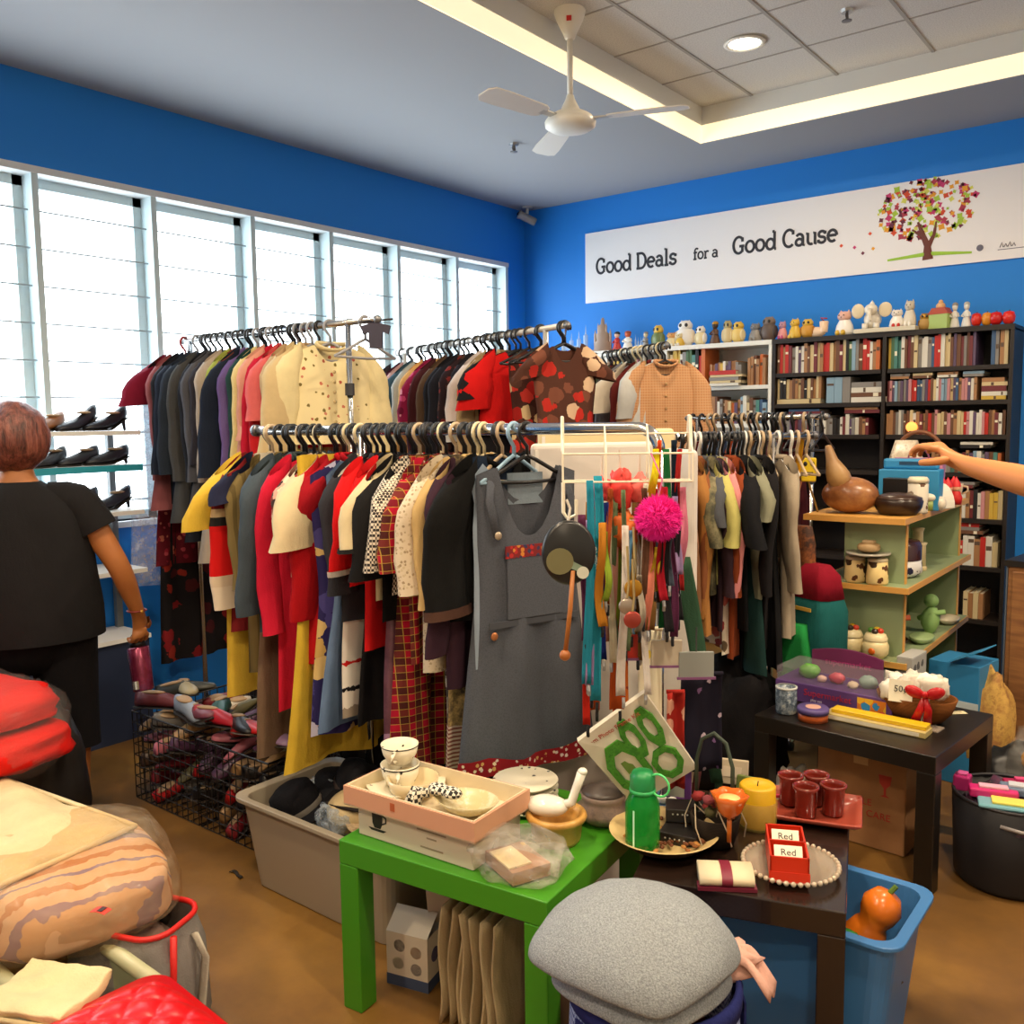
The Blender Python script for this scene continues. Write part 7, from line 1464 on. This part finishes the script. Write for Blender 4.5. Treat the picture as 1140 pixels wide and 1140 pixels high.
# ------------------------------------------------------------------ shoe shelf under the windows
ss = thing('shoe_shelf', 'white shoe shelf with turquoise edge along the window wall', 'shelf', (-4.345, .9, 0))
SLN = 1.42; WB = P('#e4e4e2', .5)
SHZ = [1.475, 1.315, 1.10, .82, .5]
for i, z in enumerate(SHZ):
    MB().span((0, 0, z-.02), (.3, SLN, z)).build('shelf_board', WB, ss)
    if i == 1: MB().span((.3, 0, z-.028), (.306, SLN, z+.002)).build('turquoise_edge', P('#2c9ab0', .4), ss)
for y in (0, SLN/2, SLN-.03): MB().span((.02, y, 0), (.05, y+.03, 1.475)).build('upright', P('#70767a', .4), ss)
MB().span((0, 0, .0), (.28, SLN, .48)).build('base_cabinet', P('#202c48', .5), ss)
hs = [(1.475, [('black', '#16161c', .06), ('black', '#1a1820', .065), ('tan', '#8a5a30', .03), ('tan', '#9a6838', .03), ('black', '#18181a', .05), ('silver', '#9a9aa0', .05), ('black', '#18181a', .05), ('grey', '#7a7a80', .05)]), (1.315, [('black strappy', '#1c1c22', .03)]*8), (1.10, [('navy', '#20242e', .05), ('black', '#17171c', .05), ('olive', '#5a5a40', .02), ('grey', '#7c7c7c', .02), ('black', '#17171c', .03), ('brown', '#4a3424', .03)])]
for li, (z, lst) in enumerate(hs):
    for i, (cn, ch, H) in enumerate(lst):
        y = .9+SLN-.1-i*(.135 if li != 2 else .15)
        shoe((-4.18, y, z+.001), (0, 0, radians(-78+10*(i % 3))), ch, '%s heeled shoe, window shelf %s board, %s from the right' % (cn, ['top', 'second', 'third'][li], ordn(i)), 'heeled shoes on the window shelf', heel=H, sc=.95)
# ------------------------------------------------------------------ people
def skin_mesh(V, E, Rd, name, mat, parent, sub=2):
    me = bpy.data.meshes.new(name); me.from_pydata([tuple(v) for v in V], E, [])
    o = bpy.data.objects.new(name, me); COL.objects.link(o)
    o.modifiers.new('skin', 'SKIN'); q = o.modifiers.new('sub', 'SUBSURF'); q.levels = sub; q.render_levels = sub
    for i, r in enumerate(Rd):
        d = me.skin_vertices[0].data[i]; d.radius = r if isinstance(r, tuple) else (r, r); d.use_root = (i == 0)
    m2 = bpy.data.meshes.new_from_object(o.evaluated_get(bpy.context.evaluated_depsgraph_get())); bpy.data.objects.remove(o)
    m2.materials.clear(); m2.materials.append(mat); m2.polygons.foreach_set('use_smooth', [True]*len(m2.polygons))
    o = bpy.data.objects.new(name, m2); COL.objects.link(o)
    if parent: o.parent = parent
    return o
class Sk:
    def __init__(s): s.V = []; s.E = []; s.R = []
    def v(s, p, r, par=None):
        s.V.append(Vector(p)); s.R.append(r); i = len(s.V)-1
        if par is not None: s.E.append((par, i))
        return i
    def hand(s, wrist, d, n, side, curl=.6, sc=1.0):
        """wrist index; d: direction of the palm, n: palm normal; side: towards the thumb"""
        d = Vector(d).normalized(); n = (Vector(n)-d*d.dot(Vector(n))).normalized(); t = Vector(side); t = (t-d*d.dot(t)-n*n.dot(t)).normalized()
        w = s.V[wrist]; palm = s.v(w+d*.045*sc, (.026*sc, .015*sc), wrist); kn = s.v(w+d*.075*sc, (.03*sc, .0125*sc), palm)
        for k, (off, L) in enumerate([(.028, .072), (.0095, .08), (-.009, .074), (-.027, .058)]):
            a = s.v(w+d*.088*sc+t*off*sc, .0095*sc, kn); p = s.V[a]; ang = 0; par = a
            for j, fr in enumerate((.42, .33, .25)):
                ang += curl*(.75 if j == 0 else 1.0)*(1+.06*k); dr = d*cos(ang)+n*sin(ang); p = p+dr*L*fr*sc; par = s.v(p, (.0088-.001*j)*sc, par)
        a = s.v(w+d*.035*sc+t*.034*sc+n*.006*sc, .0125*sc, palm); p = s.V[a]
        dr = (d*.65+t*.55+n*.5).normalized(); a = s.v(p+dr*.034*sc, .0105*sc, a); dr = (d*.85+t*.05+n*.6).normalized(); s.v(s.V[a]+dr*.03*sc, .009*sc, a)
SKIN_ = P('#b0703c', .5, var=1, hex2='#9c5f32')
def body(name, e, J, hands, skinm, tee, pants, hairm, hair_r, capri=.34):
    """J: joints in the person's frame x right, y forward, z up"""
    s = Sk(); g = lambda k: J[k]
    pel = s.v(J['pelvis'], (.14, .11)); sp = s.v(J['spine'], (.13, .1), pel); ch = s.v(J['chest'], (.13, .1), sp); nb = s.v(J['neck0'], .06, ch); nk = s.v(J['neck1'], .05, nb)
    hd = s.v(J['head'], (.072, .085), nk); tp = s.v(J['top'], (.06, .07), hd)
    hv = Vector(J['head']); s.v(hv+Vector((0, .095, -.02)), .012, hd)
    for sd in ('L', 'R'):
        a = s.v(J['sh'+sd], .058, ch); b = s.v((Vector(J['sh'+sd])+Vector(J['el'+sd]))/2, .05, a); c = s.v(J['el'+sd], .042, b); d = s.v(Vector(J['el'+sd]).lerp(Vector(J['wr'+sd]), .35), .041, c); w = s.v(J['wr'+sd], (.028, .024), d)
        h = hands[sd]; s.hand(w, h[0], h[1], h[2], h[3])
        a = s.v(J['hip'+sd], .095, pel); b = s.v(Vector(J['hip'+sd]).lerp(Vector(J['kn'+sd]), .5), .088, a); c = s.v(J['kn'+sd], .062, b); d = s.v(Vector(J['kn'+sd]).lerp(Vector(J['an'+sd]), .35)+Vector((0, -.012, 0)), .06, c); f = s.v(J['an'+sd], .036, d)
        h2 = s.v(Vector(J['an'+sd])+Vector((0, .02, -.045)), .035, f); s.v(Vector(J['an'+sd])+Vector((0, .15, -.06)), (.038, .022), h2)
    skin_mesh(s.V, s.E, s.R, 'body', skinm, e)
    N = 22
    def ringv(c, w, d, tilt=0): return [(c[0]+w*cos(a), c[1]+d*sin(a), c[2]) for a in [2*pi*i/N for i in range(N)]]
    rings = [ringv(((0, c, z)), w, d) for z, w, d, c in tee['rings']]; b = MB()
    rr = []
    for j, r in enumerate(rings): rr.append([(x*(1+.012*sin(9*j+5*math.atan2(y, x))), y*(1+.02*sin(7*j+4*x*9)), z) for x, y, z in r])
    b.loft(rr, cap=False); b.build('shirt', tee['m'], e, True, sub=1)
    for sd in ('L', 'R'):
        A, B_ = Vector(J['sh'+sd]), Vector(J['el'+sd]); sx = 1 if sd == 'R' else -1; q = tee['sl']
        pts = [A+Vector((-sx*.09, 0, .01)), A+Vector((0, 0, .008)), A.lerp(B_, .25), A.lerp(B_, q)]; MB().tube(pts, [.062, .079, .076, .078], 16, cap=False).build('sleeve', tee['m'], e, True, sub=1)
        hp, kn, an = Vector(J['hip'+sd]), Vector(J['kn'+sd]), Vector(J['an'+sd]); low = kn.lerp(an, capri)
        pts = [hp+Vector((0, 0, .1)), hp, hp.lerp(kn, .4), kn, low]; MB().tube(pts, [.115, .128, .112, .092, .092], 18, cap=False).build('trouser_leg', pants, e, True, sub=1)
        f = Vector(J['an'+sd]); MB().ell(f+Vector((0, .055, -.06)), (.046, .13, .022), 16, 8).build('shoe', P('#5a5a30', .6), e, True)
    b = MB().loft([ringv((0, 0, z), w, d) for z, w, d in pants_ring], cap=True); b.build('trouser_seat', pants, e, True, sub=1)
    hv = Vector(J['head'])+Vector((0, -.018, .022))
    m = MB().ell((0, 0, 0), hair_r, 24, 16, nz=.08, seed=6); m.v = [(x+hv.x, (y if y < .045 or z > .035 else .045+(y-.045)*.25)+hv.y, z+hv.z) for x, y, z in m.v]; m.build('hair', hairm, e, True)
    hv = Vector(J['head'])
    for sx in (-1, 1):
        ey_ = MB().ell(hv+Vector((sx*.03, .078, .005)), (.012, .008, .007), 10, 6).build('eye', P('#f0ece4', .2), e, True); MB().ell(hv+Vector((sx*.03, .085, .005)), (.005, .003, .005), 8, 5).build('iris', P('#2a1a10', .3), ey_, True)
        MB().tube([hv+Vector((sx*.045, .075, .022)), hv+Vector((sx*.03, .083, .027)), hv+Vector((sx*.016, .084, .024))], .003, 5).build('eyebrow', hairm, e, True)
        MB().ell(hv+Vector((sx*.078, -.005, -.005)), (.01, .02, .03), 10, 8).build('ear', skinm, e, True)
    MB().tube([hv+Vector((-.02, .079, -.047)), hv+Vector((0, .086, -.045)), hv+Vector((.02, .079, -.047))], [.003, .005, .003], 6).build('mouth', P('#8a3c34', .5), e, True)
pants_ring = [(.62, .12, .1), (.70, .175, .14), (.82, .235, .17), (.9, .235, .165), (.97, .2, .15)]
n = NT('brown_hair'); hv_ = n.noise(n.co(scale=(1, 1, .12)), 60, 4, .7); n.base(n.ramp(hv_, [(.35, '#3c1f1a'), (.5, '#6a382e'), (.65, '#8a5244')])); n.set(Roughness=.4); n.bump(hv_, .8, .01); HAIRM = n.m
F = Vector((-.85, .52)).normalized(); rzp = atan2(F.y, F.x)-pi/2
wm = thing('person', 'woman with short reddish brown hair, black tee and capri trousers seen from behind', 'person', (-3.31, 1.43, 0), rzp)
J = dict(pelvis=(0, 0, .86), spine=(0, 0, .98), chest=(0, 0, 1.15), neck0=(0, .0, 1.30), neck1=(0, .005, 1.37), head=(0, .02, 1.44), top=(0, .02, 1.50),
 shR=(.185, 0, 1.235), elR=(.315, -.02, .985), wrR=(.365, .05, .80), shL=(-.185, 0, 1.235), elL=(-.29, .05, .99), wrL=(-.25, .22, .95),
 hipR=(.105, 0, .80), knR=(.125, .02, .44), anR=(.13, -.02, .085), hipL=(-.105, 0, .80), knL=(-.115, .02, .44), anL=(-.12, -.0, .085))
BT = cloth('#1d1c1e')
body('woman', wm, J, {'R': ((.02, .15, -1), (-.3, .5, -.1), (-.2, 1, .1), .75), 'L': ((.3, 1, -.1), (0, 0, -1), (1, 0, 0), .5)}, SKIN_, dict(m=BT, sl=.44, rings=[(.755, .258, .18, 0), (.86, .26, .185, 0), (.96, .245, .175, 0), (1.08, .232, .16, 0), (1.18, .225, .145, 0), (1.24, .195, .125, 0), (1.275, .135, .105, 0), (1.30, .09, .082, 0), (1.31, .075, .07, 0)]), cloth('#161417'), HAIRM, (.116, .118, .125), capri=.28)
def wl(x, y, z): c, s = cos(rzp), sin(rzp); return Vector((-3.31+c*x-s*y, 1.43+s*x+c*y, z))
p = wl(.368, .075, .50); tm = thing('drink_tumbler', 'metallic pink and purple drinking tumbler dangling from the woman\'s hand', 'bottle', p, 0, rot=(radians(-6), radians(-10), .4))
MB().lathe([(0, 0), (.036, 0), (.038, .006), (.04, .16), (.036, .165), (0, .165)], 24).build('body', speckle('#6a2038', '#8a3454', '#7a4a74', 12, .25, .5), tm, True); MB().lathe([(0, .165), (.03, .165), (.03, .185), (.02, .19), (0, .19)], 20).build('lid', P('#1a181a', .4), tm, True); MB().tube(arc((0, 0, .19), .028, 0, pi, 12, 'xz'), .005, 7).build('carry_loop', P('#2a2628', .4), tm, True); MB().cyl((0, -.038, .01), .012, .03, 10).build('silver_mark', P('#c8c8c8', .25, .8), tm)
bgl = thing('bracelet', 'thin dark red cord bracelet on the woman\'s right wrist', 'bracelet', wl(.36, .04, .815)); MB().tube(arc((0, 0, 0), .033, 0, 2*pi, 18, 'xy')[:-1], .0035, 6, closed=True).build('cord', P('#7a2824', .5), bgl, True); MB().ell((.033, 0, 0), .006, 8, 6).build('bead', P('#c09030', .3), bgl, True)
F2 = Vector((-.93, .36)).normalized(); rz2 = atan2(F2.y, F2.x)-pi/2; B2 = Vector((.13, 2.62, 0))
sh_ = thing('person', 'second shopper reaching a bare left arm in from the right edge above the shelf unit', 'person', B2, rz2)
def loc2(w): q = Vector(w)-B2; c, s = cos(-rz2), sin(-rz2); return Vector((c*q.x-s*q.y, s*q.x+c*q.y, q.z))
wr = loc2(atd(1072, 517, 2.38)); el = loc2(atd(1178, 545, 2.16)); tip = loc2(atd(1030, 497, 2.46)); dh = tip-wr
J2 = dict(J, shL=(-.185, 0, 1.30), elL=tuple(el), wrL=tuple(wr), shR=(.185, 0, 1.30), neck0=(0, 0, 1.36), neck1=(0, .005, 1.42), head=(0, .02, 1.5), top=(0, .02, 1.56), wrR=(.3, .12, .82), elR=(.28, -.02, 1.03))
nl = loc2(atd(1072, 517, 2.38)-CU*.1+B2*0)-wr
body('shopper', sh_, J2, {'L': (tuple(dh+Vector((0, 0, .02))), (.1, .1, -1), tuple(loc2(Vector(atd(1072, 517, 2.38))-CF*.1-CU*.02)-wr), .62), 'R': ((0, .4, -1), (-1, 0, 0), (0, 1, 0), .5)}, P('#c07c46', .5), dict(m=cloth('#5a6478'), sl=.4, rings=[(.80, .21, .15, 0), (.9, .205, .15, 0), (1.0, .195, .14, 0), (1.12, .195, .135, 0), (1.22, .2, .125, 0), (1.30, .185, .11, 0), (1.335, .13, .095, 0), (1.36, .085, .08, 0), (1.37, .07, .065, 0)]), cloth('#2a3040'), P('#1c1614', .5), (.098, .104, .11), capri=.85)
# ------------------------------------------------------------------ bag heap at the left foreground
CRM = cloth('#dcc89c', .8); 
cbx = thing('cloth_carton', 'open cardboard carton topped with cream folded fabric at the left', 'box', (-2.19, 1.165, 0), radians(-174))
MB().span((0, 0, 0), (.62, .42, .46)).build('body', P('#b88a50', .8), cbx, bevel=.003)
cfb = thing('folded_fabric', 'cream folded fabric lying over the carton at the left', 'fabric', (-2.19, 1.165, .462), radians(-174))
MB().sheet(lambda u, v: (-.01+.64*u, -.01+.44*v, .045*(1-(abs(2*u-1))**5)*(1-abs(2*v-1)**5)+.006*sin(9*u+14*v)+.012*noise.noise(Vector((u*6, v*5, 1)))), 36, 26, .012).build('upper_layer', CRM, cfb, True)
MB().tube([(-.012, -.012, .002), (.63, -.012, .002)], .007, 8).tube([(-.012, -.012, .002), (-.012, .43, .002)], .007, 8).build('piped_edge', cloth('#e4d4ac'), cfb, True)
rp1 = Vector((-2.96, 1.11, .46))
RED = cloth('#d81c14', .6)
for i, (dz, sc) in enumerate([(.0, 1.0), (.115, .96)]):
    k = thing('red_cushion', 'bright red folded fleece in a clear bag, %s one at the left edge' % ['lower', 'upper'][i], 'cushion', rp1+Vector((-.05*i, 0, dz+.012)), radians(10+4*i), 'red folded fleeces')
    MB().ell((0, 0, .06), (.25*sc, .2*sc, .06), 34, 20, nz=.1, seed=i+2, e=.55).build('body', RED, k, True); MB().tube([(-.2, -.202*sc, .06), (0, -.206*sc, .055), (.2, -.202*sc, .06)], .006, 7).build('fold_seam', cloth('#b01410', .6), k, True)
film_bag('clear_bag', 'clear plastic cover over the red folded fleeces at the left', rp1+Vector((-.02, .0, -.0)), (.275, .225, .16), glassy('#f4f0ec', .05, .18), 91, .12, e=.7)
film_bag('clear_bag', 'crumpled clear bag between the red fleeces and the woman\'s legs', Vector((-3.0, 1.33, .0)), (.07, .06, .22), glassy('#b8ac98', .22, .12, 14), 95, .3)
dkb = film_bag('dark_bag', 'dark bag with white strings beside the woman\'s knees', Vector((-3.05, 1.32, 0)), (.18, .13, .36), P('#1c1a1c', .5), 96, .25)
# crate and bags in front
C1, C2 = atz(-8, 1068, .30), atz(80, 1146, .30); d = (C2-C1).normalized(); cr_ = thing('plastic_crate', 'pale green plastic crate corner at the bottom left under the bags', 'crate', (C2.x, C2.y, 0), atan2(-d.y, -d.x))
GC = P('#a4a888', .4); b = MB()
for a, q in [((0, 0, 0), (.7, .02, .29)), ((0, -.2, 0), (.7, -.18, .29)), ((0, -.18, 0), (.02, 0, .29)), ((.68, -.18, 0), (.7, 0, .29)), ((0, -.18, 0), (.7, 0, .02))]: MB().span(a, q).build('wall', GC, cr_)
for y_ in (.012, -.19): MB().tube([(-.01, y_, .295), (.71, y_, .295)], .018, 10).build('rim', P('#b4b490', .35), cr_, True)
cw = lambda x, y, z: cr_.matrix_basis @ Vector((x, y, z))
bpy.context.view_layer.update()
BEDM = bands([(0, '#9a8490'), (.1, '#c8a488'), (.2, '#8a7890'), (.26, '#cda27e'), (.36, '#b88450'), (.39, '#c8b0a8'), (.46, '#84728c'), (.52, '#d0a884'), (.62, '#b87c50'), (.67, '#d8b08c'), (.72, '#8a7890'), (.75, '#d0a884'), (.82, '#b87c50'), (.845, '#d4b094'), (.9, '#947c8c'), (.93, '#c8a07c')], -.26, .26, nz=.16, ax=0, nscale=12)
film_bag('bedding_pack', 'pale peach bedding in a zipped clear pack heaped on the crate', Vector((-2.20, 1.01, .31)), (.25, .215, .085), BEDM, 101, .07, rz=radians(-15), e=.6)
film_bag('clear_bag', 'frosted clear bag with faint stripes over the peach bedding', Vector((-2.20, 1.01, .305)), (.27, .235, .11), glassy('#ecd8b8', .14, .15, 9), 102, .12, rz=radians(-15), e=.65)
pv = Vector((-1.83, 1.0, .44)); tk_ = thing('sticker', 'small red barcode sticker on the frosted clear bag', 'sticker', atz(112, 1015, .455), radians(20)); MB().sheet(lambda u, v: (-.02+.04*u, -.012+.024*v, .002+.004*sin(3*u)), 4, 3, .001).build('paper', P('#c84030', .5), tk_); MB().box((.004, 0, .0065), (.012, .018, .001)).build('barcode', P('#3a2420', .6), tk_)
gr_ = thing('zip_bag', 'grey fabric zip bag with red piping behind the red quilted bag', 'bag', (-2.0, 1.07, 0), radians(20))
b = MB().loft([rrect(.26, .18, .05, .0), rrect(.3, .22, .06, .08), rrect(.29, .21, .06, .26), rrect(.26, .18, .06, .33)], cap=False); b.build('body', cloth('#8a8480'), gr_, True)
MB().tube([(x, y, .333) for x, y, z in rrect(.26, .18, .06, 0)], .007, 7, closed=True).build('red_piping', P('#c81c18', .5), gr_, True); MB().tube([(.147, y, z) for y, z in ((-.05, .33), (-.06, .2), (-.05, .02))], .008, 7).build('side_piping', P('#c81c18', .5), gr_, True)
MB().sheet(lambda u, v: (-.11+.22*u, -.07+.14*v, .27+.02*sin(5*u)), 6, 5, .01).build('inner_flap', cloth('#a89088'), gr_, True)
MB().tube([(.15, .02, .3), (.17, .03, .24), (.16, .02, .12), (.17, .0, .05)], .012, 7, flat=.4).build('carry_strap', cloth('#b0a898'), gr_, True)
q = atz(50, 1100, .36); cl = thing('folded_cloth', 'flat folded cream cloth between the crate rim and red quilted bag', 'cloth', Vector((q.x, q.y, .30)), radians(25))
MB().sheet(lambda u, v: (-.1+.2*u, -.08+.16*v, .06+.006*sin(8*v)+.012*noise.noise(Vector((u*4, v*4, 3)))), 14, 12, .022).build('folded_layer', CRM, cl, True, bevel=.004); MB().tube([(-.1, -.08, .04), (.1, -.08, .04)], .006, 6).build('fold_edge', cloth('#d0bc90'), cl, True)
q = atz(158, 1150, .38); rq = thing('quilted_bag', 'glossy red diamond-quilted bag lying at the bottom left', 'bag', Vector((q.x, q.y, 0)), radians(-4))
n = NT('red_quilt'); n.base('#c01018'); n.set(Roughness=.3); QM = n.m
def qz(x, y):
    a = (x+y)/.085; c = (x-y)/.085; return .011*(abs(sin(pi*a))*abs(sin(pi*c)))**.3
MB().sheet(lambda u, v: (-.235+.47*u, -.28+.44*v, .365+qz(-.235+.47*u, -.28+.44*v)*min(1, 8*min(u, 1-u, v, 1-v))-.05*(abs(2*u-1)**6+abs(2*v-1)**6)), 90, 84, 0).build('quilted_top', QM, rq, True)
MB().loft([rrect(.42, .39, .03, 0), rrect(.46, .43, .04, .1), rrect(.475, .445, .04, .3), rrect(.44, .41, .05, .345)]).build('body', QM, rq, True, loc=(0, -.06, 0)); MB().tube([(-.237, -.065, .3), (-.237, .163, .3), (.237, .163, .3), (.237, -.065, .3)], .006, 7).build('piping', P('#8a0c12', .4), rq, True)
# a stray dark scrap on the concrete floor
q = atz(255, 972, 0); sc_ = thing('floor_scrap', 'small dark scrap lying on the concrete floor left of the grey box', 'scrap', (q.x, q.y, .001)); MB().sheet(lambda u, v: (.07*u, .012*v+.006*sin(5*u), .004*sin(9*u)+.004), 8, 3, .002).build('scrap', P('#1e1814', .8), sc_, True)
